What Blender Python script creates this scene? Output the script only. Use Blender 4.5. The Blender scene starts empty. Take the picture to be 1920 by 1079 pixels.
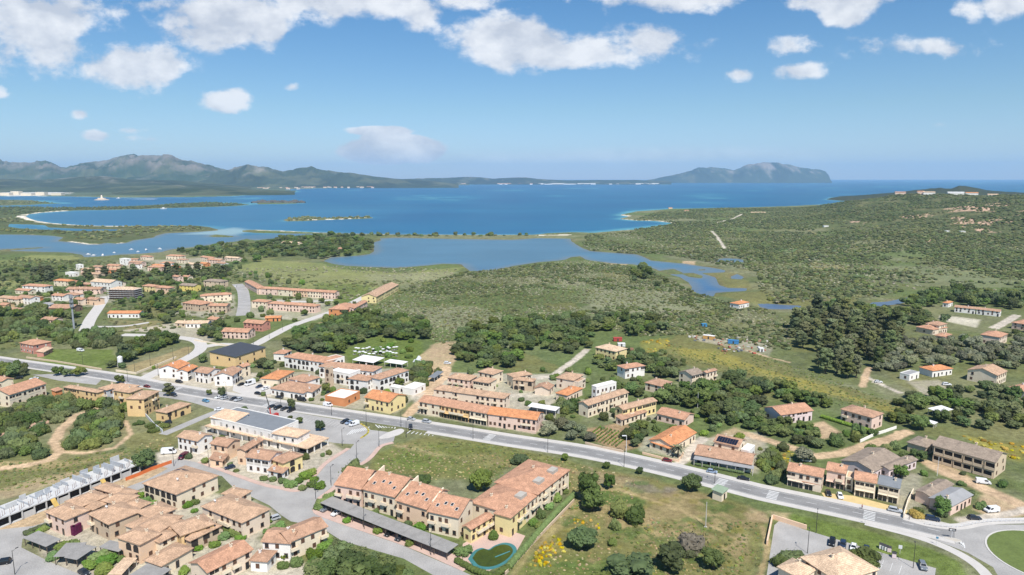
import bpy, math, random
import numpy as np
from mathutils import Vector

SC = bpy.context.scene
COL = SC.collection
rnd = random.Random(7)

# ------------------------------------------------------------------ camera
CAM_H, FPX, W0, H0, HOR = 115.0, 1280.0, 1920.0, 1079.0, 334.0
PITCH = math.atan((H0 / 2 - HOR) / FPX)
SP, CP = math.sin(PITCH), math.cos(PITCH)
cam = bpy.data.cameras.new("camera")
cam.sensor_width = 36.0
cam.lens = 36.0 * FPX / W0
cam.clip_start = 1.0
cam.clip_end = 200000.0
camo = bpy.data.objects.new("camera", cam)
COL.objects.link(camo)
camo.location = (0, 0, CAM_H)
camo.rotation_euler = (math.pi / 2 - PITCH, 0, 0)
SC.camera = camo

# ------------------------------------------------------------------ light
SUN_AZ, SUN_EL = -72.0, 56.0           # azimuth measured from +X, towards +Y
sun = bpy.data.lights.new("sun", 'SUN')
sun.energy = 4.6
sun.angle = math.radians(0.5)
sun.color = (1.0, 0.95, 0.88)
suno = bpy.data.objects.new("sun", sun)
COL.objects.link(suno)
sd = Vector((math.cos(math.radians(SUN_AZ)) * math.cos(math.radians(SUN_EL)),
             math.sin(math.radians(SUN_AZ)) * math.cos(math.radians(SUN_EL)), math.sin(math.radians(SUN_EL))))
suno.rotation_euler = sd.to_track_quat('Z', 'Y').to_euler()
suno.location = (0, 0, 900)
vs = SC.view_settings
vs.view_transform = 'Standard'
vs.look = 'None'
vs.gamma = 1.0
vs.exposure = 0.45
SC.cycles.use_denoising = True
SC.cycles.max_bounces = 5
SC.cycles.diffuse_bounces = 2
SC.cycles.glossy_bounces = 2
SC.cycles.transmission_bounces = 2
SC.cycles.volume_bounces = 1
SC.cycles.transparent_max_bounces = 6


def pix_dir(x, y):
    u, v = (x - W0 / 2) / FPX, (y - H0 / 2) / FPX
    return Vector((u, CP - v * SP, -SP - v * CP))


def G(x, y, z=0.0):
    d = pix_dir(x, y)
    t = (z - CAM_H) / d.z
    return (d.x * t, d.y * t)


# ------------------------------------------------------------------ world: Nishita sky with cumulus
def build_world():
    w = bpy.data.worlds.new("World")
    SC.world = w
    w.use_nodes = True
    nt = w.node_tree
    nt.nodes.clear()
    N, L = nt.nodes, nt.links

    def node(t, **k):
        n = N.new(t)
        for a, b in k.items():
            setattr(n, a, b)
        return n

    def val(s, x):
        if isinstance(x, (int, float)):
            s.default_value = x
        else:
            L.new(x, s)

    def m(op, a, b=0.0, c=None, clamp=False):
        n = node('ShaderNodeMath', operation=op)
        n.use_clamp = clamp
        val(n.inputs[0], a)
        val(n.inputs[1], b)
        if c is not None:
            val(n.inputs[2], c)
        return n.outputs[0]

    sky = node('ShaderNodeTexSky', sky_type='NISHITA')
    sky.sun_disc = False
    sky.sun_elevation = math.radians(SUN_EL)
    sky.sun_rotation = math.radians(90.0 - SUN_AZ)
    sky.altitude = 100
    sky.air_density = 1.0
    sky.dust_density = 0.2
    sky.ozone_density = 1.5
    tc = node('ShaderNodeTexCoord')
    sx = node('ShaderNodeSeparateXYZ')
    L.new(tc.outputs['Generated'], sx.inputs[0])
    yy = m('MAXIMUM', sx.outputs[1], 0.02)
    U = m('DIVIDE', sx.outputs[0], yy)
    V = m('DIVIDE', sx.outputs[2], yy)
    cb = node('ShaderNodeCombineXYZ')
    L.new(U, cb.inputs[0])
    L.new(m('MULTIPLY', V, 1.5), cb.inputs[1])

    def noise(scale, detail, rough, off):
        mp = node('ShaderNodeMapping')
        mp.inputs['Location'].default_value = off
        L.new(cb.outputs[0], mp.inputs[0])
        n = node('ShaderNodeTexNoise')
        n.inputs['Scale'].default_value = scale
        n.inputs['Detail'].default_value = detail
        n.inputs['Roughness'].default_value = rough
        L.new(mp.outputs[0], n.inputs['Vector'])
        return n.outputs['Fac']

    n1 = noise(8.0, 7.0, 0.6, (3.1, 0.7, 0))
    n2 = noise(8.0, 5.0, 0.55, (3.1 - 0.012, 0.7 - 0.03, 0))
    n3 = noise(26.0, 5.0, 0.62, (1.1, 4.2, 0))
    # x, y, rx, ry_up, ry_down (pixels of the picture seen from the camera's place), strength
    CL = [(50, 40, 230, 120, 75, .66), (120, 95, 120, 60, 45, .5), (235, 130, 125, 66, 46, 1), (300, 10, 160, 50, 40, .55), (415, 35, 160, 70, 55, 1.15),
          (500, 55, 60, 50, 40, .9), (415, 200, 68, 44, 20, 1.1), (180, 259, 34, 20, 9, .95), (955, 88, 165, 78, 38, 1.15), (1075, 110, 150, 48, 26, 1),
          (1215, 75, 105, 50, 40, .62), (640, 0, 150, 50, 40, .75), (700, 5, 120, 45, 40, .8), (785, 25, 55, 40, 40, .65), (870, -5, 80, 40, 30, .7),
          (560, 0, 70, 30, 30, .7), (1240, -5, 190, 40, 44, 1), (1560, -5, 150, 35, 35, .95), (1578, 28, 55, 25, 24, .9),
          (1800, 18, 50, 30, 30, .5), (1905, 5, 70, 40, 34, .6), (1482, 88, 58, 30, 24, .62), (1503, 138, 72, 28, 20, .8), (1390, 142, 32, 20, 16, .7),
          (1745, 90, 150, 38, 30, .66), (705, 245, 70, 10, 14, 1.9), (735, 286, 120, 38, 22, 2.6), (700, 264, 36, 24, 24, 1.9), (548, 166, 26, 16, 12, .5),
          (2, 180, 30, 20, 14, .6), (152, 215, 16, 10, 8, .45), (280, 262, 50, 12, 10, .4), (1780, 235, 60, 8, 8, .3), (250, 245, 50, 9, 8, .3)]
    uvv = node('ShaderNodeCombineXYZ')
    L.new(U, uvv.inputs[0])
    L.new(V, uvv.inputs[1])
    field = None
    for (x, y, rx, ru, rd, s) in CL:
        y, ry = y + (rd - ru) * 0.3, 0.5 * (ru + rd)
        d = pix_dir(x, y)
        u0, v0 = d.x / d.y, d.z / d.y
        ma = node('ShaderNodeVectorMath', operation='MULTIPLY_ADD')
        L.new(uvv.outputs[0], ma.inputs[0])
        ma.inputs[1].default_value = (FPX / rx, FPX / ry, 0)
        ma.inputs[2].default_value = (-u0 * FPX / rx, -v0 * FPX / ry, 0)
        ln_ = node('ShaderNodeVectorMath', operation='LENGTH')
        L.new(ma.outputs[0], ln_.inputs[0])
        f = m('MULTIPLY_ADD', ln_.outputs['Value'], -s, s)
        field = f if field is None else m('MAXIMUM', field, f)
    field = m('MAXIMUM', field, -1.0)
    e = m('ADD', m('MULTIPLY', field, 1.0), m('MULTIPLY_ADD', n1, 2.3, -1.2))
    e = m('ADD', e, m('MULTIPLY_ADD', n3, 0.55, -0.275))
    mr = node('ShaderNodeMapRange', interpolation_type='SMOOTHSTEP')
    L.new(e, mr.inputs['Value'])
    mr.inputs['From Min'].default_value = 0.06
    mr.inputs['From Max'].default_value = 0.46
    gate = node('ShaderNodeMapRange', interpolation_type='SMOOTHSTEP')
    L.new(field, gate.inputs['Value'])
    gate.inputs['From Min'].default_value = -0.3
    gate.inputs['From Max'].default_value = 0.12
    mask = m('MULTIPLY', m('MULTIPLY', mr.outputs[0], gate.outputs[0]), 0.93)
    # thin veil low over the horizon
    veil = None
    for (x, y, rx, ry, s) in [(960, 298, 420, 16, .22), (1300, 288, 330, 18, .26), (1180, 300, 700, 24, .12)]:
        d = pix_dir(x, y)
        u0, v0 = d.x / d.y, d.z / d.y
        du = m('MULTIPLY_ADD', U, FPX / rx, -u0 * FPX / rx)
        dv = m('MULTIPLY_ADD', V, FPX / ry, -v0 * FPX / ry)
        r = m('SQRT', m('ADD', m('MULTIPLY', du, du), m('MULTIPLY', dv, dv)))
        f = m('MULTIPLY', m('SUBTRACT', 1.0, r, clamp=True), s)
        veil = f if veil is None else m('ADD', veil, f)
    shade = m('MULTIPLY_ADD', m('SUBTRACT', n1, n2), 4.5, 0.55, clamp=True)
    core = m('MULTIPLY_ADD', mr.outputs[0], -0.28, 1.12)
    shade = m('MULTIPLY', shade, core, clamp=True)
    cr = node('ShaderNodeMix', data_type='RGBA')
    L.new(shade, cr.inputs[0])
    cr.inputs[6].default_value = (5.6, 6.0, 6.8, 1)
    cr.inputs[7].default_value = (9.4, 9.5, 9.7, 1)
    # the air's own gradient: paler blue low down, deeper blue overhead
    el = node('ShaderNodeMapRange')
    L.new(sx.outputs[2], el.inputs['Value'])
    el.inputs['From Min'].default_value = 0.0
    el.inputs['From Max'].default_value = 0.27
    ramp = node('ShaderNodeValToRGB')
    L.new(el.outputs[0], ramp.inputs[0])
    cs = ramp.color_ramp
    for i, (p, c) in enumerate(SKY_TINTS):
        e_ = cs.elements[i] if i < 2 else cs.elements.new(p)
        e_.position = p
        e_.color = (*c, 1)
    tint = node('ShaderNodeMix', data_type='RGBA', blend_type='MULTIPLY')
    tint.inputs[0].default_value = 1.0
    L.new(sky.outputs[0], tint.inputs[6])
    L.new(ramp.outputs[0], tint.inputs[7])
    mx = node('ShaderNodeMix', data_type='RGBA')
    L.new(m('MAXIMUM', mask, veil), mx.inputs[0])
    L.new(tint.outputs[2], mx.inputs[6])
    L.new(cr.outputs[2], mx.inputs[7])
    bg, bg2 = node('ShaderNodeBackground'), node('ShaderNodeBackground')
    bg.inputs['Strength'].default_value = 0.080
    bg2.inputs['Strength'].default_value = 0.080
    L.new(tint.outputs[2], bg.inputs['Color'])
    L.new(mx.outputs[2], bg2.inputs['Color'])
    # the cumulus field lies out over the bay: elsewhere the sky is clear
    band = m('MULTIPLY', m('GREATER_THAN', sx.outputs[1], 0.3), m('MULTIPLY', m('LESS_THAN', V, 0.42), m('GREATER_THAN', V, 0.0)))
    ms_ = node('ShaderNodeMixShader')
    L.new(m('MULTIPLY', band, m('LESS_THAN', m('ABSOLUTE', U), 1.15)), ms_.inputs[0])
    L.new(bg.outputs[0], ms_.inputs[1])
    L.new(bg2.outputs[0], ms_.inputs[2])
    out = node('ShaderNodeOutputWorld')
    L.new(ms_.outputs[0], out.inputs['Surface'])
    w.cycles.sampling_method = 'NONE'


SKY_TINTS = [(0.0, (0.78, 0.90, 1.24)), (1.0, (0.42, 0.78, 1.05)), (0.35, (0.68, 0.87, 1.02))]
build_world()


# ------------------------------------------------------------------ materials
MATS = {}


def mat(key, color, rough=0.85, var=0.18, scale=0.6, scale2=6.0, bump=0.0, metal=0.0, spec=0.3, attr=None, fine=None):
    """plain surface with two octaves of irregular wear"""
    if key in MATS:
        return MATS[key]
    mt = bpy.data.materials.new(key)
    mt.use_nodes = True
    nt = mt.node_tree
    b = nt.nodes['Principled BSDF']
    b.inputs['Roughness'].default_value = rough
    b.inputs['Metallic'].default_value = metal
    b.inputs['Specular IOR Level'].default_value = spec
    tc = nt.nodes.new('ShaderNodeTexCoord')
    n1 = nt.nodes.new('ShaderNodeTexNoise')
    n1.inputs['Scale'].default_value = scale
    n1.inputs['Detail'].default_value = 5
    nt.links.new(tc.outputs['Object'], n1.inputs['Vector'])
    n2 = nt.nodes.new('ShaderNodeTexNoise')
    n2.inputs['Scale'].default_value = scale2
    n2.inputs['Detail'].default_value = 3
    nt.links.new(tc.outputs['Object'], n2.inputs['Vector'])
    ad = nt.nodes.new('ShaderNodeMath')
    ad.operation = 'ADD'
    nt.links.new(n1.outputs['Fac'], ad.inputs[0])
    nt.links.new(n2.outputs['Fac'], ad.inputs[1])
    mr = nt.nodes.new('ShaderNodeMapRange')
    mr.inputs['From Min'].default_value = 0.65
    mr.inputs['From Max'].default_value = 1.35
    mr.inputs['To Min'].default_value = 1 - var
    mr.inputs['To Max'].default_value = 1 + var
    nt.links.new(ad.outputs[0], mr.inputs['Value'])
    mx = nt.nodes.new('ShaderNodeMix')
    mx.data_type = 'RGBA'
    mx.blend_type = 'MULTIPLY'
    mx.inputs[0].default_value = 1
    if attr:
        at = nt.nodes.new('ShaderNodeAttribute')
        at.attribute_name = attr
        nt.links.new(at.outputs['Color'], mx.inputs[6])
    else:
        mx.inputs[6].default_value = (*color, 1)
    nt.links.new(mr.outputs[0], mx.inputs[7])
    nt.links.new(mx.outputs[2], b.inputs['Base Color'])
    if bump:
        bp = nt.nodes.new('ShaderNodeBump')
        bp.inputs['Strength'].default_value = bump
        bp.inputs['Distance'].default_value = 0.3
        nt.links.new(n2.outputs['Fac'], bp.inputs['Height'])
        nt.links.new(bp.outputs[0], b.inputs['Normal'])
    MATS[key] = mt
    return mt


def roof_mat(key, color, var=0.3):
    """clay tile courses laid along the slope (UV in metres), blotched by weather"""
    if key in MATS:
        return MATS[key]
    mt = mat(key, color, 0.85, var, 0.45, 2.6)
    nt = mt.node_tree
    b = nt.nodes['Principled BSDF']
    uv = nt.nodes.new('ShaderNodeUVMap')
    uv.uv_map = 'UVMap'
    br = nt.nodes.new('ShaderNodeTexBrick')
    br.inputs['Scale'].default_value = 1.0
    br.inputs['Brick Width'].default_value = 0.42
    br.inputs['Row Height'].default_value = 0.5
    br.inputs['Mortar Size'].default_value = 0.05
    br.inputs['Color1'].default_value = (1.18, 1.16, 1.12, 1)
    br.inputs['Color2'].default_value = (0.86, 0.84, 0.82, 1)
    br.inputs['Mortar'].default_value = (0.62, 0.58, 0.56, 1)
    nt.links.new(uv.outputs[0], br.inputs['Vector'])
    mx = nt.nodes.new('ShaderNodeMix')
    mx.data_type = 'RGBA'
    mx.blend_type = 'MULTIPLY'
    mx.inputs[0].default_value = 0.85
    src = b.inputs['Base Color'].links[0].from_socket
    nt.links.new(src, mx.inputs[6])
    nt.links.new(br.outputs['Color'], mx.inputs[7])
    nt.links.new(mx.outputs[2], b.inputs['Base Color'])
    bp = nt.nodes.new('ShaderNodeBump')
    bp.inputs['Strength'].default_value = 0.5
    bp.inputs['Distance'].default_value = 0.08
    nt.links.new(br.outputs['Fac'], bp.inputs['Height'])
    bp.invert = True
    nt.links.new(bp.outputs[0], b.inputs['Normal'])
    return mt


def leaf_mat(key, color, var=0.35, rough=0.7):
    """foliage: tone differs from plant to plant and from clump to clump"""
    if key in MATS:
        return MATS[key]
    mt = mat(key, color, rough, var, 0.9, 5.0, spec=0.2)
    nt = mt.node_tree
    b = nt.nodes['Principled BSDF']
    oi = nt.nodes.new('ShaderNodeObjectInfo')
    hs = nt.nodes.new('ShaderNodeHueSaturation')
    src = b.inputs['Base Color'].links[0].from_socket
    nt.links.new(src, hs.inputs['Color'])
    for (lo, hi, sock) in ((0.462, 0.525, 'Hue'), (0.62, 1.55, 'Value'), (0.8, 1.15, 'Saturation')):
        mr = nt.nodes.new('ShaderNodeMapRange')
        mr.inputs['To Min'].default_value = lo
        mr.inputs['To Max'].default_value = hi
        if sock == 'Value':
            nt.links.new(oi.outputs['Random'], mr.inputs['Value'])
        else:
            mm = nt.nodes.new('ShaderNodeMath')
            mm.operation = 'FRACT'
            m2 = nt.nodes.new('ShaderNodeMath')
            m2.operation = 'MULTIPLY'
            m2.inputs[1].default_value = 37.7 if sock == 'Hue' else 91.3
            nt.links.new(oi.outputs['Random'], m2.inputs[0])
            nt.links.new(m2.outputs[0], mm.inputs[0])
            nt.links.new(mm.outputs[0], mr.inputs['Value'])
        nt.links.new(mr.outputs[0], hs.inputs[sock])
    nt.links.new(hs.outputs[0], b.inputs['Base Color'])
    return mt


# ------------------------------------------------------------------ mesh builder and object helpers
class MB:
    def __init__(s):
        s.v, s.f, s.m = [], [], []

    def add(s, verts, faces, m=0):
        o = len(s.v)
        s.v += [tuple(p) for p in verts]
        s.f += [tuple(i + o for i in q) for q in faces]
        s.m += [m] * len(faces)

    def box(s, x0, x1, y0, y1, z0, z1, m=0):
        s.add([(x0, y0, z0), (x1, y0, z0), (x1, y1, z0), (x0, y1, z0), (x0, y0, z1), (x1, y0, z1), (x1, y1, z1), (x0, y1, z1)],
              [(0, 3, 2, 1), (4, 5, 6, 7), (0, 1, 5, 4), (1, 2, 6, 5), (2, 3, 7, 6), (3, 0, 4, 7)], m)

    def prism(s, top, dz, m=0):
        """solid below a planar polygon (counter-clockwise from above)"""
        n = len(top)
        bot = [(x, y, z - dz) for x, y, z in top]
        s.add(list(top) + bot, [tuple(range(n)), tuple(range(2 * n - 1, n - 1, -1))] +
              [(i, n + i, n + (i + 1) % n, (i + 1) % n) for i in range(n)], m)

    def tube(s, p0, p1, r0, r1=None, n=6, m=0, cap=True):
        r1 = r0 if r1 is None else r1
        p0, p1 = Vector(p0), Vector(p1)
        d = (p1 - p0).normalized()
        a = d.orthogonal().normalized()
        b = d.cross(a)
        vs_ = []
        for p, r in ((p0, r0), (p1, r1)):
            for i in range(n):
                t = 2 * math.pi * i / n
                vs_.append(p + (a * math.cos(t) + b * math.sin(t)) * r)
        fs = [(i, (i + 1) % n, n + (i + 1) % n, n + i) for i in range(n)]
        if cap:
            fs += [tuple(range(n - 1, -1, -1)), tuple(range(n, 2 * n))]
        s.add(vs_, fs, m)

    def mesh(s, name, mats, uv=False, smooth=False):
        me = bpy.data.meshes.new(name)
        me.from_pydata(s.v, [], s.f)
        for mt in (mats if isinstance(mats, (list, tuple)) else [mats]):
            me.materials.append(mt)
        if s.f:
            me.polygons.foreach_set('material_index', s.m)
            if smooth:
                me.polygons.foreach_set('use_smooth', [True] * len(s.f))
        if uv:
            ul = me.uv_layers.new(name='UVMap')
            for p in me.polygons:
                n = p.normal
                h = Vector((-n.y, n.x, 0))
                h = h.normalized() if h.length > 1e-4 else Vector((1, 0, 0))
                d = n.cross(h)
                for li in p.loop_indices:
                    c = me.vertices[me.loops[li].vertex_index].co
                    ul.data[li].uv = (c.dot(h), c.dot(d))
        me.update()
        return me

    def build(s, name, mats, parent=None, uv=False, smooth=False, loc=None, rz=0.0):
        return link(name, s.mesh(name, mats, uv, smooth), parent, loc, rz)


def link(name, me, parent=None, loc=None, rz=0.0):
    o = bpy.data.objects.new(name, me)
    COL.objects.link(o)
    if parent:
        o.parent = parent
    if loc is not None:
        o.location = loc
    if rz:
        o.rotation_euler = (0, 0, rz)
    return o


def tag(o, label=None, cat=None, group=None, kind=None):
    if label:
        o['label'] = label
    if cat:
        o['category'] = cat
    if group:
        o['group'] = group
    if kind:
        o['kind'] = kind
    return o


def thing(name, loc, rz, label, cat, group=None):
    o = link(name, None, None, loc, rz)
    o.empty_display_size = 0.5
    return tag(o, label, cat, group)


def dup(root, loc, rz, label=None, scale=None, group=None):
    r = root.copy()
    COL.objects.link(r)
    r.location = loc
    r.rotation_euler = (0, 0, rz)
    if scale:
        r.scale = scale
    if label:
        r['label'] = label
    if group:
        r['group'] = group
    for ch in list(root.children):
        c = ch.copy()
        COL.objects.link(c)
        c.parent = r
        for g in list(ch.children):
            d = g.copy()
            COL.objects.link(d)
            d.parent = c
    return r


# ------------------------------------------------------------------ numpy fields
def _hash(ix, iy, seed):
    with np.errstate(over='ignore'):
        h = (ix.astype(np.int64) * 374761393 + iy.astype(np.int64) * 668265263 + seed * 982451653) & 0x7fffffff
        h = ((h ^ (h >> 13)) * 1274126177) & 0x7fffffff
        h = h ^ (h >> 16)
    return (h & 0xffff) / 65535.0


def vnoise(x, y, seed=0):
    ix, iy = np.floor(x), np.floor(y)
    fx, fy = x - ix, y - iy
    fx, fy = fx * fx * (3 - 2 * fx), fy * fy * (3 - 2 * fy)
    a, b = _hash(ix, iy, seed), _hash(ix + 1, iy, seed)
    c, d = _hash(ix, iy + 1, seed), _hash(ix + 1, iy + 1, seed)
    return (a * (1 - fx) + b * fx) * (1 - fy) + (c * (1 - fx) + d * fx) * fy


def fbm(x, y, seed=0, oct=4):
    s, a, t = 0.0, 0.5, 0.0
    for i in range(oct):
        s = s + a * vnoise(x * 2 ** i, y * 2 ** i, seed + i * 17)
        t += a
        a *= 0.5
    return s / t


def sstep(a, b, x):
    t = np.clip((x - a) / (b - a), 0, 1)
    return t * t * (3 - 2 * t)


def poly_world(pts, z=0.0):
    return np.array([G(x, y, z) for x, y in pts])


def seg_dist(X, Y, P, closed):
    d = np.full(X.shape, 1e18)
    n = len(P)
    for i in range(n if closed else n - 1):
        (x0, y0), (x1, y1) = P[i], P[(i + 1) % n]
        ex, ey = x1 - x0, y1 - y0
        l2 = ex * ex + ey * ey + 1e-9
        t = np.clip(((X - x0) * ex + (Y - y0) * ey) / l2, 0, 1)
        d = np.minimum(d, (X - x0 - t * ex) ** 2 + (Y - y0 - t * ey) ** 2)
    return np.sqrt(d)


def inside(X, Y, P):
    r = np.zeros(X.shape, bool)
    n = len(P)
    for i in range(n):
        (x0, y0), (x1, y1) = P[i], P[(i + 1) % n]
        if y0 == y1:
            continue
        c = ((y0 > Y) != (y1 > Y)) & (X < (x1 - x0) * (Y - y0) / (y1 - y0) + x0)
        r ^= c
    return r


def sdf_poly(X, Y, P, margin):
    """signed distance, positive inside, clamped to -margin away from the polygon"""
    out = np.full(X.shape, -margin, float)
    (ax, ay), (bx, by) = P.min(0) - margin, P.max(0) + margin
    k = (X > ax) & (X < bx) & (Y > ay) & (Y < by)
    if k.any():
        x, y = X[k], Y[k]
        d = seg_dist(x, y, P, True)
        out[k] = np.maximum(np.where(inside(x, y, P), d, -d), -margin)
    return out


def sdf_line(X, Y, P, w, margin=20.0):
    out = np.full(X.shape, -margin, float)
    (ax, ay), (bx, by) = P.min(0) - margin - w, P.max(0) + margin + w
    k = (X > ax) & (X < bx) & (Y > ay) & (Y < by)
    if k.any():
        out[k] = np.maximum(w / 2 - seg_dist(X[k], Y[k], P, False), -margin)
    return out
# ------------------------------------------------------------------ shorelines (outlined in the picture, laid on the water level)
SEA = -1.5
LAND_MAIN = [(-400, 470), (0, 471), (62, 472), (125, 474), (155, 477.5), (160, 482.5), (195, 481), (225, 478), (262, 476.5), (300, 474), (325, 467.5), (375, 462.5),
             (405, 457.5), (445, 453), (462, 448), (480, 451), (500, 449), (530, 448), (560, 444), (588, 441), (590, 438.7), (540, 438.2), (480, 437), (452, 435),
             (452, 432.4), (480, 431.5), (505, 432.5), (555, 434.5), (605, 437), (687, 439.5), (730, 440.5), (855, 441), (960, 441), (985, 441), (1010, 440), (1022, 438),
             (1072, 436), (1110, 437), (1135, 435), (1175, 432), (1210, 429), (1237, 425), (1257, 422), (1261, 419), (1247, 417), (1230, 415), (1192, 414), (1160, 411),
             (1178, 406.5), (1162, 404), (1167, 402), (1192, 397), (1222, 395), (1260, 392), (1330, 391), (1400, 389.5), (1480, 387), (1540, 384), (1590, 381), (1640, 378), (2600, 376),
             (2900, 1400), (-1200, 1400)]
LAGOON = [(710, 447), (745, 446), (850, 448.5), (960, 450), (1010, 447), (1070, 448), (1075, 454), (1095, 466), (1107, 471), (1160, 475), (1192, 477.5), (1210, 482.5), (1222, 489),
          (1285, 495), (1310, 499), (1335, 502.5), (1362, 507.5), (1360, 511), (1315, 512.5), (1340, 520), (1350, 535), (1365, 540), (1402, 541), (1400, 546), (1385, 547),
          (1340, 549), (1336, 557.5), (1315, 556), (1295, 547.5), (1297, 540), (1292, 530), (1275, 520), (1245, 512.5), (1225, 504), (1210, 500), (1185, 496), (1147, 494),
          (1100, 488), (1087, 481), (1070, 482.5), (1060, 487), (1010, 492.5), (965, 499), (952, 502), (925, 507.5), (902, 511), (880, 509), (872, 502.5), (865, 496),
          (830, 495), (780, 500), (742, 502.5), (700, 501), (655, 499), (625, 495), (607, 490), (620, 483), (655, 481), (692, 477.5), (702, 472.5), (702, 460), (700, 455), (712, 451)]
PONDS = [[(1335, 488), (1360, 484.5), (1385, 485.5), (1405, 490), (1395, 493), (1350, 492)], [(1420, 570), (1440, 569.5), (1500, 574), (1500, 580), (1465, 581), (1440, 580), (1422, 576)],
         [(1635, 567.5), (1662, 566), (1705, 558), (1716, 563), (1680, 571), (1647, 576), (1625, 581), (1624, 576)],
         [(1370, 519), (1382, 514), (1393, 520), (1388, 524), (1372, 523)], [(1288, 478), (1298, 476), (1303, 482), (1294, 482)]]
MARSH_ISLES = [[(1237, 508), (1262, 505), (1280, 512), (1278, 515), (1250, 514)], [(1278, 513), (1300, 512), (1318, 518), (1315, 522), (1290, 520)], [(1306, 506), (1322, 505), (1327, 507), (1310, 508)]]
SPIT = [(-400, 401), (0, 404), (25, 406), (47, 406), (55, 410), (75, 415), (100, 419), (125, 421), (175, 424), (225, 424.5), (300, 424), (375, 424), (395, 426), (409, 431), (409, 432.5), (375, 435),
        (312, 437.5), (294, 442.5), (290, 445.5), (250, 451), (235, 456), (217, 457.5), (200, 456), (185, 459), (165, 458.5), (130, 454), (108, 452.5), (118, 446), (100, 442.5), (50, 440.5), (0, 440), (-400, 441)]
SPIT_POND = [(15, 420), (82, 422.5), (88, 427), (160, 430), (225, 431), (230, 432.5), (175, 434.5), (125, 432.5), (37, 429), (12, 425)]
PENIN = [(-400, 402), (-400, 388), (0, 389), (50, 388.5), (100, 389.5), (150, 390), (225, 388), (300, 384), (387, 380), (445, 382), (467, 384), (437, 387), (375, 389), (300, 391), (262, 392.5), (200, 394), (142, 395), (120, 396.5), (82, 399), (55, 402), (47, 406.5), (25, 406.5), (0, 404.5)]
SMALL_LAND = [(-400, 374), (0, 375.5), (30, 375.5), (60, 376), (70, 378), (90, 380), (120, 382), (80, 383), (50, 385), (0, 386), (-400, 386)]
ISLE = [(530, 413), (540, 410), (562, 407.5), (580, 406), (610, 409), (655, 407.5), (697, 407.5), (702, 409.5), (670, 411), (630, 412), (567, 415), (537, 415.5)]
ROCK_ISLE = [(484, 382), (490, 378.5), (520, 378), (552, 379), (557, 382), (520, 383), (487, 383.3)]
LAG_ISLE = [(390, 443), (405, 440), (425, 442), (440, 443.5), (435, 445), (400, 445)]
JETTY = [(-30, 470), (20, 467.5), (55, 465.5), (80, 464), (80, 465.5), (50, 467.5), (10, 471)]
FAR_COAST = [(-500, 370), (0, 368.5), (60, 368), (140, 369), (230, 371), (350, 370), (430, 368.5), (500, 364), (550, 361.5), (556, 359), (520, 356.5), (570, 354), (600, 353.5), (690, 352), (705, 350.7),
             (800, 348.5), (880, 347), (900, 345), (-500, 345)]
HEADLAND = [(1548, 374.5), (1560, 371), (1620, 368), (1700, 366), (1950, 364), (2300, 364), (2300, 380), (1700, 380), (1620, 377), (1580, 377)]

RU = [(1250, 2400, 0, 1400), (1330, 2400, 3, 1250), (1440, 2350, 6, 1080), (1500, 2300, 13, 1000), (1580, 2200, 38, 930), (1680, 2100, 62, 880), (1800, 1950, 67, 830), (1920, 1800, 71, 780), (2100, 1600, 76, 720), (2500, 1400, 70, 680)]
_ru = np.array([(x - 960) / 1280 for x, *_ in RU])
HEADP = [(1500, 0), (1545, 1), (1560, 8), (1600, 16), (1640, 28), (1690, 38), (1730, 52), (1755, 60), (1775, 58), (1790, 72), (1800, 70), (1815, 58), (1840, 44), (1880, 36), (1950, 30), (2300, 20)]
_hu = np.array([(x - 960) / 1280 for x, _ in HEADP])


def height(X, Y):
    X, Y = np.asarray(X, float), np.asarray(Y, float)
    u = X / np.maximum(Y, 1)
    dr, hr, db = (np.interp(u, _ru, [r[i] for r in RU]) for i in (1, 2, 3))
    t = np.clip((Y - db) / (dr - db), 0, 1)
    back = np.clip(1 - (Y - dr) / 480.0, 0, 1)
    h = hr * (0.75 * t + 0.25 * t * t * (3 - 2 * t)) * sstep(0, 1, back)
    b = sstep(0, 0.2, t) * sstep(0, 1, back) * np.clip(hr / 40, 0, 1)
    h = h + b * (fbm(X / 170, Y / 170, 5, 4) - 0.5) * 26 + b * (fbm(X / 35, Y / 35, 9, 3) - 0.5) * 4
    hh = np.interp(u, _hu, [q[1] for q in HEADP])
    s = np.clip(1 - np.abs(Y - 3850) / 560.0, 0, 1)
    h = np.maximum(h, hh * sstep(0, 0.9, s) * (0.8 + 0.4 * fbm(X / 120, Y / 200, 21, 4)) * (s > 0))
    return h


# colour of the ground itself (albedo)
C_SCRUB = np.array((.125, .145, .058)); C_SAGE = np.array((.235, .235, .145)); C_DARK = np.array((.066, .084, .032))
C_GRASS = np.array((.168, .160, .060)); C_LAWN = np.array((.118, .158, .038)); C_DRY = np.array((.33, .255, .13)); C_DIRT = np.array((.50, .36, .23))
C_YEL = np.array((.27, .235, .055)); C_ROCK = np.array((.50, .34, .24)); C_SAND = np.array((.72, .65, .53)); C_PALE = np.array((.52, .46, .38))
C_MARSH = np.array((.13, .155, .05)); C_FIELD = np.array((.24, .25, .095)); C_TILL = np.array((.34, .22, .13)); C_GREYF = np.array((.21, .18, .135))

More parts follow.
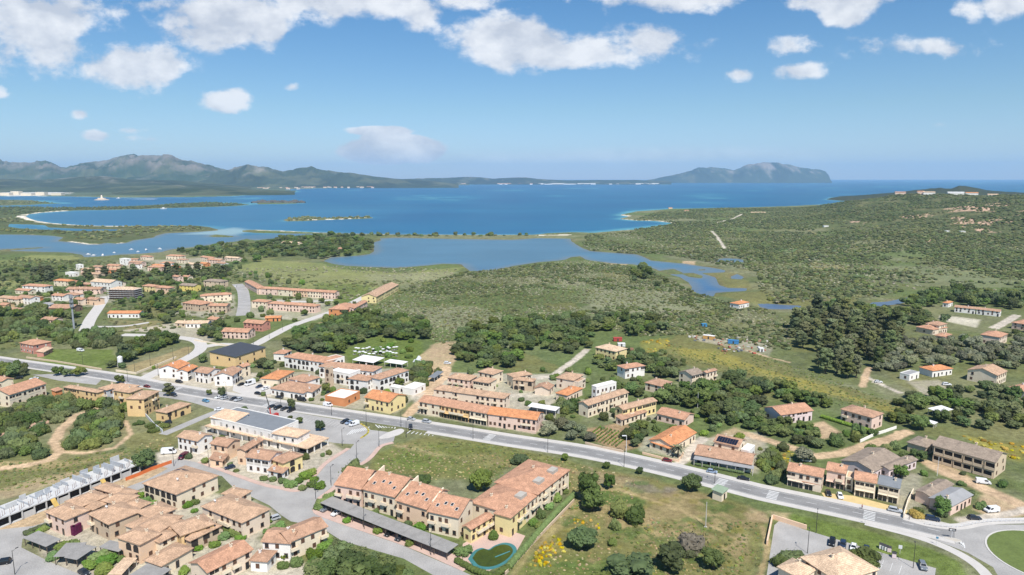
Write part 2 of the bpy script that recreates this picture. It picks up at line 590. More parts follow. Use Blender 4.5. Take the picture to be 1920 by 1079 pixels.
# areas: polygon, colour, strength, edge noise (m), breakup 0..1
AREAS = [
    ([(430, 500), (500, 488), (600, 495), (650, 505), (760, 512), (830, 505), (870, 500), (840, 520), (760, 535), (700, 545), (640, 562), (600, 548), (500, 525)], C_FIELD, .8, 8, .35),
    ([(590, 530), (700, 535), (690, 560), (640, 575), (560, 590), (540, 570), (600, 560)], C_LAWN, .7, 4, .2),
    ([(-60, 528), (40, 526), (60, 533), (10, 545), (-60, 550)], C_FIELD, .9, 4, .2), ([(25, 485), (60, 478), (140, 480), (150, 485), (100, 492), (40, 490)], C_FIELD, .8, 5, .2), ([(-60, 490), (30, 487), (40, 497), (-60, 505)], C_FIELD, .5, 5, .3),
    ([(95, 655), (215, 655), (220, 680), (195, 692), (90, 690), (80, 672)], C_LAWN, .95, 3, .25), ([(235, 688), (300, 668), (345, 650), (362, 650), (360, 664), (310, 685), (250, 698)], C_DRY, .9, 2, .25),
    ([(265, 560), (330, 560), (335, 580), (300, 600), (260, 585)], C_GRASS, .8, 3, .3), ([(200, 600), (310, 600), (310, 625), (240, 622)], C_DRY, .5, 4, .5),
    ([(225, 620), (380, 600), (420, 610), (390, 640), (360, 632)], C_PALE, .7, 3, .3), ([(540, 640), (600, 605), (640, 600), (640, 610), (560, 650)], C_DRY, .8, 3, .3),
    ([(650, 600), (690, 590), (700, 610), (660, 615)], C_DIRT, .7, 3, .4),
    ([(640, 660), (700, 632), (760, 634), (792, 640), (795, 665), (762, 682), (700, 684), (650, 680)], C_LAWN, 1, 2, .15),
    ([(790, 668), (815, 642), (855, 641), (857, 672), (840, 692), (838, 702), (808, 736), (788, 745), (775, 742), (800, 705)], C_DIRT, .85, 3, .3),
    ([(960, 655), (1060, 690), (1040, 700), (1000, 705), (960, 700), (930, 690)], C_GRASS, .8, 4, .3),
    ([(1230, 640), (1290, 626), (1400, 652), (1500, 700), (1640, 742), (1730, 765), (1710, 790), (1560, 748), (1400, 705), (1300, 690), (1240, 668)], C_GRASS, .9, 6, .25),
    ([(1245, 650), (1330, 655), (1480, 705), (1640, 752), (1710, 772), (1690, 783), (1560, 742), (1430, 705), (1330, 680)], C_YEL, .8, 8, .55),
    ([(1800, 815), (1930, 835), (1930, 875), (1850, 850)], C_YEL, .85, 4, .45), ([(1440, 850), (1490, 845), (1480, 880), (1445, 900)], C_YEL, .7, 3, .5), ([(1780, 800), (1950, 790), (1950, 840), (1850, 835)], C_GRASS, .7, 5, .3),
    ([(1200, 640), (1260, 632), (1250, 655), (1215, 665)], C_YEL, .7, 3, .5),
    ([(690, 880), (700, 850), (745, 832), (800, 822), (900, 828), (1000, 848), (1085, 868), (1330, 922), (1420, 950), (1450, 962), (1440, 1000), (1400, 1110), (940, 1110), (960, 1060), (1000, 1010), (1070, 935), (1060, 890), (975, 866), (930, 900), (800, 900)], C_GRASS, 1, 3, .1),
    ([(745, 830), (790, 836), (850, 852), (930, 850), (990, 868), (960, 880), (900, 872), (840, 858), (780, 845), (735, 836)], C_DRY, .85, 4, .4), ([(735, 832), (780, 840), (840, 855), (838, 860), (775, 846), (730, 838)], C_DIRT, .7, 2, .2),
    ([(700, 870), (760, 845), (880, 872), (900, 900), (800, 890), (720, 885)], C_LAWN, .8, 5, .25),
    ([(1110, 885), (1180, 895), (1260, 920), (1280, 935), (1200, 925), (1120, 905)], C_GREYF, .75, 4, .4), ([(1240, 910), (1275, 915), (1268, 935), (1235, 930)], C_GREYF, .9, 2, .3),
    ([(1180, 950), (1240, 955), (1230, 980), (1190, 1000), (1160, 990)], C_DRY, .7, 4, .5), ([(1400, 945), (1445, 958), (1450, 985), (1400, 980), (1380, 960)], C_DIRT, .75, 4, .5), ([(1385, 1000), (1410, 1003), (1400, 1020), (1380, 1018)], C_DIRT, .6, 3, .5),
    ([(960, 1040), (1150, 1040), (1300, 1079), (1300, 1110), (960, 1110)], C_LAWN, .7, 6, .4), ([(1150, 905), (1230, 930), (1200, 945), (1130, 930)], C_LAWN, .6, 4, .4), ([(1240, 980), (1290, 995), (1320, 1030), (1260, 1020)], C_DRY, .4, 4, .6),
    ([(1010, 1000), (1045, 990), (1050, 1030), (1020, 1055), (1000, 1045)], C_YEL, .45, 4, .6), ([(985, 1040), (1080, 940), (1090, 945), (1000, 1040), (960, 1090), (945, 1090)], C_DRY, .75, 2, .3),
    ([(1440, 955), (1490, 962), (1640, 1000), (1740, 1028), (1800, 1055), (1835, 1110), (1775, 1110), (1755, 1065), (1640, 1032), (1550, 1008), (1470, 978)], C_LAWN, 1, 1.5, .1), ([(1430, 955), (1490, 960), (1480, 982), (1455, 978)], C_DIRT, .7, 2, .4),
    ([(1085, 805), (1160, 795), (1200, 800), (1200, 835), (1160, 848), (1085, 815)], C_TILL, .9, 2, .2), ([(1508, 797), (1545, 790), (1582, 813), (1540, 826)], C_DIRT, .95, 1, .1), ([(1385, 765), (1430, 760), (1430, 785), (1380, 785)], C_DRY, .8, 2, .3),
    ([(1325, 825), (1375, 800), (1440, 826), (1420, 845), (1380, 835)], C_DIRT, .7, 3, .4),
    ([(-30, 815), (10, 790), (60, 765), (125, 772), (60, 795), (15, 832), (-30, 840)], C_ROCK, .9, 4, .4), ([(-30, 870), (80, 868), (200, 850), (260, 860), (240, 880), (100, 900), (-30, 930)], C_GRASS, .85, 3, .25), ([(240, 820), (330, 800), (350, 820), (320, 840), (250, 850), (230, 840)], C_GRASS, .8, 3, .3),
    ([(-30, 860), (60, 868), (150, 862), (240, 842), (250, 852), (120, 880), (-30, 880)], C_DRY, .8, 3, .4), ([(100, 790), (200, 765), (240, 800), (200, 850), (100, 870)], C_DRY, .4, 5, .6),
    ([(-30, 985), (100, 950), (260, 875), (330, 860), (335, 880), (260, 912), (180, 945), (80, 985), (-30, 1010)], C_DIRT, .8, 1.5, .2), ([(-30, 925), (260, 850), (270, 862), (-30, 945)], C_DIRT, .6, 3, .4),
    ([(290, 850), (345, 838), (400, 850), (395, 880), (340, 885), (300, 872)], C_PALE, .9, 1, .1), ([(85, 985), (170, 955), (300, 905), (480, 940), (520, 970), (480, 1010), (600, 1079), (600, 1110), (150, 1110), (80, 1040)], C_PALE, .75, 2, .2),
    ([(380, 800), (620, 830), (655, 850), (560, 925), (480, 905), (370, 860)], C_PALE, .8, 2, .2), ([(270, 700), (500, 700), (510, 745), (400, 735), (280, 712)], C_PALE, .8, 2, .2), ([(500, 700), (760, 690), (780, 745), (740, 775), (640, 765), (500, 745)], C_PALE, .55, 2, .3),
    ([(-30, 560), (60, 555), (200, 545), (250, 548), (255, 560), (190, 572), (60, 590), (-30, 585)], C_PALE, .5, 8, .5), ([(140, 505), (230, 490), (420, 482), (420, 498), (300, 508), (150, 520)], C_PALE, .5, 10, .5), ([(330, 570), (440, 552), (440, 590), (400, 600), (320, 590)], C_PALE, .55, 5, .4), ([(470, 565), (620, 555), (625, 585), (590, 600), (500, 600), (470, 590)], C_PALE, .6, 5, .4),
    ([(770, 735), (1040, 740), (1040, 800), (1000, 815), (780, 775)], C_PALE, .7, 2, .2), ([(820, 700), (1100, 700), (1090, 740), (960, 745), (820, 730)], C_PALE, .7, 2, .25), ([(1070, 750), (1230, 755), (1240, 790), (1150, 790)], C_PALE, .5, 2, .3),
    ([(1205, 820), (1310, 815), (1300, 865), (1205, 845)], C_PALE, .6, 2, .3), ([(1300, 825), (1430, 810), (1450, 860), (1420, 890), (1300, 865)], C_PALE, .6, 2, .3), ([(1640, 880), (1730, 890), (1720, 960), (1690, 955)], C_PALE, .5, 2, .3),
    ([(1730, 850), (1780, 870), (1870, 920), (1930, 945), (1930, 970), (1860, 975), (1820, 955), (1840, 925), (1760, 885)], C_DIRT, .85, 2, .2), ([(1660, 700), (1780, 700), (1800, 740), (1740, 745), (1690, 725)], C_GRASS, .6, 3, .3), ([(1700, 715), (1760, 712), (1800, 735), (1780, 755), (1720, 735)], C_PALE, .6, 2, .4),
    ([(1300, 630), (1400, 630), (1450, 650), (1440, 670), (1380, 655), (1310, 640)], C_PALE, .55, 3, .55), ([(1760, 590), (1840, 600), (1830, 615), (1760, 600)], C_SAND, .7, 2, .3), ([(1350, 470), (1440, 462), (1560, 478), (1500, 487), (1440, 482)], C_MARSH, .8, 8, .2), ([(1440, 464), (1500, 468), (1480, 478), (1440, 476)], np.array((.07, .15, .05)), .8, 5, .2),
    ([(1500, 478), (1560, 482), (1540, 490), (1490, 486)], C_PALE, .6, 6, .3), ([(1650, 500), (1900, 500), (1900, 540), (1700, 535)], C_SAGE, .5, 15, .5), ([(1520, 490), (1600, 500), (1560, 510), (1520, 503)], C_DRY, .6, 6, .5), ([(1240, 480), (1400, 475), (1400, 500), (1300, 492)], C_GREYF, .45, 8, .3),
    ([(1315, 512), (1380, 510), (1385, 520), (1345, 520)], C_GRASS, .8, 3, .1), ([(1345, 522), (1400, 525), (1405, 538), (1360, 538)], C_GRASS, .8, 3, .1), ([(1340, 552), (1440, 545), (1600, 560), (1620, 575), (1500, 572), (1400, 565)], C_GRASS, .75, 4, .2),
    ([(1120, 505), (1150, 503), (1200, 512), (1190, 522), (1140, 520)], C_GRASS, .8, 4, .2), ([(1020, 570), (1080, 568), (1090, 580), (1030, 584)], C_GRASS, .9, 3, .2), ([(1130, 490), (1180, 494), (1175, 498), (1140, 497)], C_DIRT, .6, 3, .3), ([(1280, 490), (1305, 490), (1300, 497), (1280, 495)], C_DIRT, .8, 2, .2),
    ([(760, 580), (900, 570), (960, 600), (860, 620), (780, 610)], C_SAGE, .8, 12, .45), ([(1100, 540), (1300, 530), (1340, 580), (1200, 600), (1080, 590)], C_SAGE, .9, 14, .4), ([(960, 500), (1100, 500), (1120, 530), (980, 540)], C_SAGE, .7, 14, .45), ([(680, 515), (860, 510), (880, 530), (760, 545), (700, 540)], C_SAGE, .6, 10, .45),
    ([(1310, 440), (1400, 440), (1420, 470), (1340, 470)], C_SCRUB, .5, 10, .4), ([(780, 530), (960, 520), (1000, 560), (800, 575)], C_DARK, .45, 14, .45), ([(960, 545), (1120, 560), (1100, 590), (960, 570)], C_DARK, .4, 14, .45),
]
TRACKS = [([(178, 768), (145, 778), (115, 805), (101, 830), (112, 848), (95, 862), (50, 873), (-20, 882)], 4.5, C_DIRT), ([(112, 848), (160, 850), (215, 840), (245, 815), (235, 790)], 2.2, C_DIRT),
          ([(1400, 815), (1440, 826), (1490, 842), (1531, 856), (1573, 852), (1634, 833), (1675, 821), (1700, 810)], 6, C_DIRT), ([(1739, 868), (1767, 885), (1828, 910), (1870, 927), (1925, 952)], 6, C_DIRT), ([(1925, 955), (1880, 966), (1800, 975)], 4, C_PALE),
          ([(1276, 868), (1296, 843), (1318, 822)], 5, C_PALE), ([(838, 690), (836, 703), (808, 735), (765, 778)], 5.5, C_DIRT), ([(1100, 656), (1082, 672), (1048, 697), (1032, 707), (1005, 709), (960, 703)], 5, C_PALE),
          ([(1334, 434), (1345, 445), (1355, 460), (1360, 468)], 6, C_PALE), ([(1345, 419), (1375, 412), (1392, 404)], 7, C_PALE), ([(1620, 704), (1660, 725), (1685, 737)], 2.5, C_PALE), ([(1617, 725), (1625, 700), (1630, 690)], 4, C_DIRT), ([(1640, 717), (1690, 737)], 2.5, C_PALE),
          ([(1865, 615), (1890, 602), (1905, 592)], 7, C_PALE), ([(1400, 657), (1440, 670), (1480, 680)], 2, C_DIRT), ([(950, 650), (1010, 620)], 1.5, C_PALE), ([(1430, 420), (1500, 430), (1530, 445)], 2, C_DRY), ([(1095, 920), (1160, 918), (1260, 950), (1380, 1010)], 1.5, C_DRY), ([(1430, 990), (1440, 1030), (1420, 1100)], 2, C_DRY)]
BEACHES = [([(47, 406), (55, 410), (75, 415), (100, 419), (125, 421), (175, 424), (225, 425)], 46), ([(50, 404), (85, 399), (120, 396.5)], 34), ([(480, 433), (555, 435.5), (605, 437.6), (687, 440), (730, 441), (855, 441.6), (960, 441.6), (1010, 440.5)], 11),
           ([(1160, 411), (1192, 414), (1230, 415), (1250, 417)], 12), ([(1162, 403), (1178, 406)], 14), ([(1240, 417), (1262, 419), (1255, 422.5)], 16), ([(130, 454), (165, 458.5), (185, 459), (217, 457.6), (235, 456)], 9), ([(404, 427), (420, 427)], 12), ([(540, 414), (630, 412), (700, 408.5)], 9), ([(0, 441), (60, 441)], 8), ([(1010, 443), (1065, 442)], 14), ([(1105, 437), (1180, 432.5)], 6)]


def fan(ys, u0, u1, du):
    D = np.array([CAM_H / math.tan(math.atan((y - H0 / 2) / FPX) + PITCH) for y in ys])
    u = np.arange(u0, u1 + du, du)
    DD, UU = np.meshgrid(D, u, indexing='ij')
    return UU * DD, DD


def grid_mesh(name, X, Y, Z, col, keep=None):
    r, c = X.shape
    idx = np.arange(r * c).reshape(r, c)
    q = np.stack([idx[:-1, :-1], idx[:-1, 1:], idx[1:, 1:], idx[1:, :-1]], -1).reshape(-1, 4)
    if keep is not None:
        q = q[keep.ravel()[q].any(1)]
    used = np.unique(q)
    remap = np.full(r * c, -1)
    remap[used] = np.arange(len(used))
    q = remap[q]
    co = np.stack([X, Y, Z], -1).reshape(-1, 3)[used]
    me = bpy.data.meshes.new(name)
    me.vertices.add(len(co))
    me.vertices.foreach_set('co', co.astype(np.float32).ravel())
    me.loops.add(q.size)
    me.loops.foreach_set('vertex_index', q.astype(np.int32).ravel())
    me.polygons.add(len(q))
    me.polygons.foreach_set('loop_start', np.arange(0, q.size, 4, dtype=np.int32))
    me.polygons.foreach_set('loop_total', np.full(len(q), 4, np.int32))
    me.polygons.foreach_set('use_smooth', np.ones(len(q), bool))
    at = me.attributes.new('cover', 'FLOAT_COLOR', 'POINT')
    rgba = np.ones((len(co), 4), np.float32)
    rgba[:, :3] = col.reshape(-1, 3)[used]
    at.data.foreach_set('color', rgba.ravel())
    me.update(calc_edges=True)
    return me


LANDS = [LAND_MAIN, SPIT, PENIN, SMALL_LAND, ISLE, ROCK_ISLE, LAG_ISLE, JETTY, FAR_COAST, HEADLAND]
WATERS = [LAGOON, SPIT_POND] + PONDS


def land_sdf(X, Y, margin=300.0):
    s = np.full(X.shape, -margin)
    for P in LANDS:
        s = np.maximum(s, sdf_poly(X, Y, poly_world(P, SEA), margin))
    for P in WATERS:
        s = np.minimum(s, -sdf_poly(X, Y, poly_world(P, SEA), margin))
    for P in MARSH_ISLES:
        s = np.maximum(s, sdf_poly(X, Y, poly_world(P, SEA), 60.0))
    return s


def blend(col, m, c):
    return col * (1 - m[..., None]) + c * m[..., None]


def build_ground():
    ys = np.concatenate([np.arange(1300, 700, -2.2), np.arange(700, 460, -1.3), np.arange(460, 346.5, -0.75)])
    X, Y = fan(ys, -1.15, 1.2, 2.3 / 1280)
    s = land_sdf(X, Y)
    wob = Y / 130.0
    s = s + (fbm(X / (6 + Y / 60), Y / (4 + Y / 60), 3, 4) - 0.5) * np.clip(wob, 2, 22)
    Z = np.where(s > 0, np.minimum(SEA + s * 0.12, 0.0), SEA + np.maximum(s * 0.12, -2.5))
    h = height(X, Y)
    Z = Z + h * sstep(0, 60, s)
    # low rolling land of the far coast
    fc = (Y > 4200) & (X < 1000) & (s > 0)
    Z = np.where(fc, Z + sstep(0, 900, s) * 0 + np.clip((Y - 4600) / 3000, 0, 1) * 18 * fbm(X / 700, Y / 700, 31, 4), Z)
    n1, n2, n3 = fbm(X / 90, Y / 90, 11, 5), fbm(X / 14, Y / 14, 12, 4), fbm(X / 3.2, Y / 3.2, 13, 3)
    n4 = fbm(X / 33, Y / 33, 15, 4)
    col = np.empty(X.shape + (3,))
    col[:] = C_SCRUB
    col = blend(col, sstep(.48, .68, n1 * .5 + n2 * .5) * .75, C_SAGE)
    col = blend(col, sstep(.5, .66, n2 * .6 + n4 * .4) * .7, C_DARK)
    col = blend(col, sstep(.55, .75, n4) * .5, C_GRASS)
    nL = fbm(X / 150, Y / 110, 19, 3)
    col = blend(col, sstep(.52, .62, nL) * .55, np.array((.105, .150, .048)))
    col = blend(col, sstep(.46, .36, nL) * .5, np.array((.215, .205, .115)))
    hill = sstep(6, 25, h)
    col = blend(col, hill * .75, np.array((.076, .094, .037)))
    col = blend(col, hill * sstep(.44, .60, n2) * .75, np.array((.062, .078, .030)))
    col = blend(col, hill * sstep(.5, .7, n4) * .45, np.array((.19, .165, .085)))
    # bare granite on the hill
    for (x, y, D, rx, ry) in [(1890, 408, 1420, 45, 60), (1820, 425, 1330, 60, 50), (1810, 395, 1500, 40, 60), (1790, 410, 1400, 14, 50), (1830, 440, 1250, 20, 40), (1700, 392, 1500, 30, 30), (1860, 385, 1600, 40, 40), (1670, 386, 1800, 25, 30), (1720, 450, 1100, 10, 30), (1600, 402, 1500, 10, 40)]:
        cx = (x - 960) / 1280 * D / .99
        r = np.sqrt(((X - cx) / rx) ** 2 + ((Y - D) / ry) ** 2)
        col = blend(col, sstep(.5, .62, fbm(X / 16, Y / 16, 77, 4) + .28 - r * .38) * .9, C_ROCK)
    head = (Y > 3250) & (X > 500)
    col = blend(col, head * .85, np.array((.030, .036, .020)))  # headland in cloud shadow: the shade is painted into its ground colour
    far = sstep(4300, 4700, Y) * (X < 1500)
    fcol = np.array((.075, .095, .05)) * (0.75 + .8 * fbm(X / 260, Y / 500, 41, 4))[..., None]
    fcol = blend(fcol, sstep(.62, .7, fbm(X / 180, Y / 350, 43, 3)), np.array((.16, .16, .09)))
    col = col * (1 - far[..., None]) + fcol * far[..., None]
    spit = np.maximum(sdf_poly(X, Y, poly_world(SPIT, SEA), 50), sdf_poly(X, Y, poly_world(PENIN, SEA), 50))
    col = blend(col, sstep(0, 10, spit) * .6, np.array((.07, .085, .035)))
    for P, c, st, en, br in AREAS:
        PW = poly_world(P)
        d = sdf_poly(X, Y, PW, 40.0)
        k = d > -35
        if not k.any():
            continue
        f = (n4[k] - .5) * 2 * en + (n2[k] - .5) * 2 * en
        m = sstep(-1.0 - en * .15, 1.0 + en * .3, d[k] + f)
        m = m * (1 - br * sstep(.42, .62, n2[k] * .55 + n3[k] * .45)) * st
        col[k] = blend(col[k], m, c)
    # worn and flowering blotches over the grass
    g = sdf_poly(X, Y, poly_world(next(a[0] for a in AREAS if a[0][0] == (690, 880))), 30)
    gm = sstep(0, 6, g)
    pf = sstep(-4, 6, sdf_poly(X, Y, poly_world([(700, 880), (700, 850), (745, 832), (900, 828), (1000, 848), (1085, 868), (1062, 886), (975, 866), (930, 900), (800, 900)]), 30))
    gm = gm * (1 - .75 * pf)
    col = blend(col, pf * .45, C_LAWN * 1.1)
    col = blend(col, gm * sstep(.50, .66, fbm(X / 12, Y / 9, 51, 4)) * .75, C_DRY * .85)
    col = blend(col, gm * sstep(.58, .72, fbm(X / 7, Y / 7, 52, 4)) * .7, np.array((.07, .12, .03)))
    col = blend(col, gm * sstep(.62, .74, fbm(X / 5, Y / 5, 53, 4)) * .5, C_YEL * .8)
    for P, w, c in TRACKS:
        d = sdf_line(X, Y, poly_world(P), w) + (n3 - .5) * 1.6
        col = blend(col, sstep(-.6, .8, d) * .92, c)
    for P, w in BEACHES:
        d = sdf_line(X, Y, poly_world(P, SEA), w, 60) + (n2 - .5) * w * .5
        col = blend(col, sstep(-w * .1, w * .15, d), C_SAND)
    q = sdf_poly(X, Y, poly_world([(0, 369), (0, 360), (60, 357), (110, 356), (138, 361), (130, 364), (70, 369)], SEA), 150)
    col = blend(col, sstep(-20, 40, q + (fbm(X / 90, Y / 90, 61, 3) - .5) * 200), np.array((.55, .52, .46)))
    wet = sstep(9, 0, s) * (Y < 4000)
    col = blend(col, wet * .45 * sstep(.3, .6, n2), np.array((.16, .11, .06)))
    col *= (0.70 + 0.60 * n3)[..., None] * (.86 + .28 * n4)[..., None]
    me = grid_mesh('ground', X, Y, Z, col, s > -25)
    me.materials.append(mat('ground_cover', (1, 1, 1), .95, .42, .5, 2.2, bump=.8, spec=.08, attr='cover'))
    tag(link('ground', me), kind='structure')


build_ground()


def build_sea():
    ys = np.concatenate([np.arange(640, 440, -3.0), np.arange(440, 346, -1.2), np.array([345, 344, 343, 342, 341, 340, 339.3, 338.7, 338.2, 337.8, 337.4])])
    X, Y = fan(ys, -1.5, 1.6, 5 / 1280)
    s = land_sdf(X, Y, 420.0)
    lag = np.maximum(sdf_poly(X, Y, poly_world([(-420, 432), (0, 432), (300, 437), (405, 430), (440, 432), (450, 442), (600, 436), (1080, 446), (1500, 480), (1800, 540), (1800, 620), (-420, 620)], SEA), 60), -60)
    lagm = sstep(-15, 15, lag)
    n = fbm(X / 300, Y / 500, 71, 4)
    nb = fbm(X / 600, Y / 90, 72, 4)
    deep = np.array((.008, .060, .165))
    turq = np.array((.022, .165, .265))
    pale = np.array((.10, .30, .33))
    col = np.empty(X.shape + (3,))
    col[:] = deep
    d = -s + (n - .5) * 130
    col = blend(col, sstep(2600, 1300, Y + (n - .5) * 900) * .5, np.array((.012, .095, .22)))
    col = blend(col, np.exp(-np.clip(d, 0, 400) / 95.0) * .85, turq)
    col = blend(col, sstep(38, 4, d) * .75, pale)
    west = sstep(-200, -700, X) * sstep(3400, 2400, Y)
    col = blend(col, west * .55, np.array((.045, .155, .245)))
    col *= (.88 + .24 * nb)[..., None]
    lc = np.array((.078, .165, .235)) * (.85 + .3 * fbm(X / 120, Y / 40, 75, 4))[..., None]
    near = sstep(1000, 500, Y)
    lc = lc * (1 - near[..., None]) + np.array((.030, .105, .25)) * near[..., None]
    lc = blend(lc, sstep(20, 2, -s + (n - .5) * 10) * .5, np.array((.17, .18, .16)))
    col = col * (1 - lagm[..., None]) + lc * lagm[..., None]
    sh = sdf_poly(X, Y, poly_world([(395, 434), (440, 427), (470, 433), (440, 441), (380, 440), (340, 440)], SEA), 80)
    col = blend(col, sstep(-20, 20, sh + (n - .5) * 50) * .7, np.array((.30, .42, .42)))
    me = grid_mesh('sea', X, Y, np.full(X.shape, SEA), col)
    mt = bpy.data.materials.new('water')
    mt.use_nodes = True
    nt = mt.node_tree
    b = nt.nodes['Principled BSDF']
    at = nt.nodes.new('ShaderNodeAttribute')
    at.attribute_name = 'cover'
    nt.links.new(at.outputs['Color'], b.inputs['Base Color'])
    b.inputs['Roughness'].default_value = 0.38
    b.inputs['IOR'].default_value = 1.33
    b.inputs['Specular IOR Level'].default_value = 0.14
    tc = nt.nodes.new('ShaderNodeTexCoord')
    ns = nt.nodes.new('ShaderNodeTexNoise')
    ns.inputs['Scale'].default_value = 0.12
    ns.inputs['Detail'].default_value = 6
    nt.links.new(tc.outputs['Object'], ns.inputs['Vector'])
    bp = nt.nodes.new('ShaderNodeBump')
    bp.inputs['Strength'].default_value = 0.5
    bp.inputs['Distance'].default_value = 1.2
    nt.links.new(ns.outputs['Fac'], bp.inputs['Height'])
    nt.links.new(bp.outputs[0], b.inputs['Normal'])
    me.materials.append(mt)
    tag(link('sea', me), kind='structure')


build_sea()


# ------------------------------------------------------------------ distant mountains, islands and capes
def range_(name, prof, D, front, back, base, rock, cliff=0.0, rug=2.7, seed=1, green=(.055, .075, .040), stone=(.26, .23, .20), expo=1.25):
    P = np.array(prof, float)
    xs = np.arange(P[0, 0], P[-1, 0] + .1, 1.6)
    yv = np.interp(xs, P[:, 0], P[:, 1])
    yv = yv + (fbm(xs / 9.0, xs * 0, seed + 50, 4) - .5) * np.clip((342 - yv) * .13, 0, 3.2)
    z = []
    for x, y in zip(xs, yv):
        d = pix_dir(x, y)
        z.append(CAM_H + d.z / d.y * D)
    u = np.array([pix_dir(x, 330).x / pix_dir(x, 330).y for x in xs])
    zr = np.maximum(np.array(z), base)
    t = np.concatenate([np.linspace(-1, 0, 46), np.linspace(0, 1, 16)[1:]])
    T, Uu = np.meshgrid(t, u, indexing='ij')
    ZR = np.broadcast_to(zr, T.shape)
    Yc = D + np.where(T < 0, T * front, T * back)
    Xc = Uu * Yc
    a = np.abs(T)
    ridg = 1 - np.abs(2 * (.65 * fbm(Xc / 900, Yc / 1500, seed, 5) + .35 * fbm(Xc / 260, Yc / 420, seed + 1, 4)) - 1)
    prof_ = (1 - a) ** expo
    if cliff:
        prof_ = np.where(a < 1 - cliff, 1 - (1 - cliff) * 0.9 * a / (1 - cliff), prof_)
    rel = np.clip(a * (1 - a) * 4, 0, 1)
    Zc = base - 6 + (ZR - base + 6) * np.clip(prof_ * (1 + rel * (ridg - .66) * rug), 0, 1.0 - 0.05 * (a > 0))
    dz = fbm(Xc / 160, Yc / 260, seed + 3, 4)
    m = sstep(1 - rock - .12, 1 - rock + .12, .45 * dz + .35 * ridg + .28 * (Zc / max(zr.max(), 1)))
    col = np.empty(T.shape + (3,))
    col[:] = green
    col = blend(col, sstep(.45, .65, fbm(Xc / 400, Yc / 500, seed + 8, 4)) * .6, np.array(green) * .55)
    col = blend(col, sstep(.55, .7, fbm(Xc / 300, Yc / 420, seed + 9, 4)) * .4, np.array((.15, .15, .08)))
    col = blend(col, m * .9, np.array(stone))
    col *= (.8 + .4 * dz)[..., None]
    me = grid_mesh(name, Xc, Yc, Zc, col)
    me.materials.append(mat('ground_far', (1, 1, 1), .95, .2, .004, .03, spec=.05, attr='cover'))
    tag(link(name, me), kind='structure')


range_('mountains', [(-420, 314), (-250, 308), (-100, 303), (0, 300), (25, 306), (60, 305), (88, 303), (98, 305), (115, 315), (140, 311), (165, 305), (205, 300), (225, 294), (247, 290), (254, 288), (262, 291.5), (290, 291),
                     (320, 293), (335, 299), (365, 303), (400, 312), (425, 319), (470, 326), (560, 336), (640, 345)], 11500, 3600, 3000, 0, .27, seed=3, green=(.040,.066,.036), stone=(.19, .165, .14))
range_('hills', [(330, 340), (380, 327), (425, 319.5), (450, 312), (465, 308), (480, 311), (505, 315), (530, 321), (560, 316), (585, 312.5), (605, 319), (625, 321), (660, 325), (700, 331), (740, 335.5), (800, 339), (860, 345)], 10000, 2150, 2500, 0, .14, seed=12, green=(.045,.062,.034))
range_('hills', [(-420, 341), (-200, 337), (0, 335), (60, 338), (100, 336), (150, 332), (190, 330.5), (250, 337), (300, 338), (340, 339), (390, 344), (470, 351)], 7200, 1500, 2000, 2, .12, seed=22, green=(.042, .056, .03))
range_('hills', [(180, 366), (230, 358), (270, 354.5), (330, 352.5), (400, 353), (440, 355), (520, 359), (552, 361.5)], 5300, 780, 1200, 0, .06, seed=27, green=(.04, .056, .024))
range_('hills', [(-420, 352), (-100, 349), (0, 348), (80, 350), (150, 352), (250, 349), (330, 346), (400, 349), (470, 355)], 6200, 900, 1200, 2, .1, seed=29, green=(.05, .065, .03))
range_('coastal_hills', [(690, 345), (720, 338), (760, 336), (800, 334.5), (850, 333.5), (880, 331.5), (905, 333.5), (925, 335.5), (960, 333.5), (985, 333), (1010, 336), (1060, 338.5), (1130, 338), (1200, 338), (1260, 341)], 13500, 1300, 2500, 0, .1, seed=33, green=(.04,.055,.03))
range_('cape', [(1185, 342), (1215, 338), (1240, 333), (1280, 325), (1303, 317), (1310, 313.5), (1350, 315), (1375, 318.5), (1386, 315), (1400, 309.5), (1420, 306), (1440, 305), (1455, 305.5), (1470, 308), (1490, 312.5), (1510, 315.5), (1535, 318), (1547, 322), (1554, 329), (1557, 336), (1561, 342)],
       17000, 900, 2600, 0, .20, rug=.9, seed=41, green=(.045,.066,.038), stone=(.23, .20, .17), expo=.9)

# ------------------------------------------------------------------ air between here and the mountains
hb = MB()
hb.box(-21000, 21000, -300, 32000, -8, 760)
hz = bpy.data.materials.new('air')
hz.use_nodes = True
hz.node_tree.nodes.clear()
pv = hz.node_tree.nodes.new('ShaderNodeVolumePrincipled')
pv.inputs['Color'].default_value = (0.48, 0.74, 1.0, 1)
pv.inputs['Density'].default_value = 4.4e-5
pv.inputs['Anisotropy'].default_value = 0.1
ho = hz.node_tree.nodes.new('ShaderNodeOutputMaterial')
hz.node_tree.links.new(pv.outputs[0], ho.inputs['Volume'])
tag(hb.build('haze', hz), kind='stuff')
# ------------------------------------------------------------------ roads, pavements, markings
M_ASPH = mat('asphalt_old', (.34, .328, .31), .9, .26, .12, 2.5)
M_ASPHD = mat('asphalt_main', (.225, .221, .215), .9, .28, .12, 2.5)
M_CONC = mat('pavement_concrete', (.50, .475, .44), .9, .10, .3, 3)
M_PINKP = mat('paving_pink', (.50, .36, .30), .9, .14, .3, 3)
M_YELP = mat('paving_yellow', (.58, .44, .21), .9, .14, .4, 3)
M_WHITE = mat('road_paint', (.62, .62, .60), .8, .18, 1.0, 6)
M_KERB = mat('kerbstone', (.52, .50, .46), .9, .08)
ROADS = []          # world polylines with half width, to keep plants off


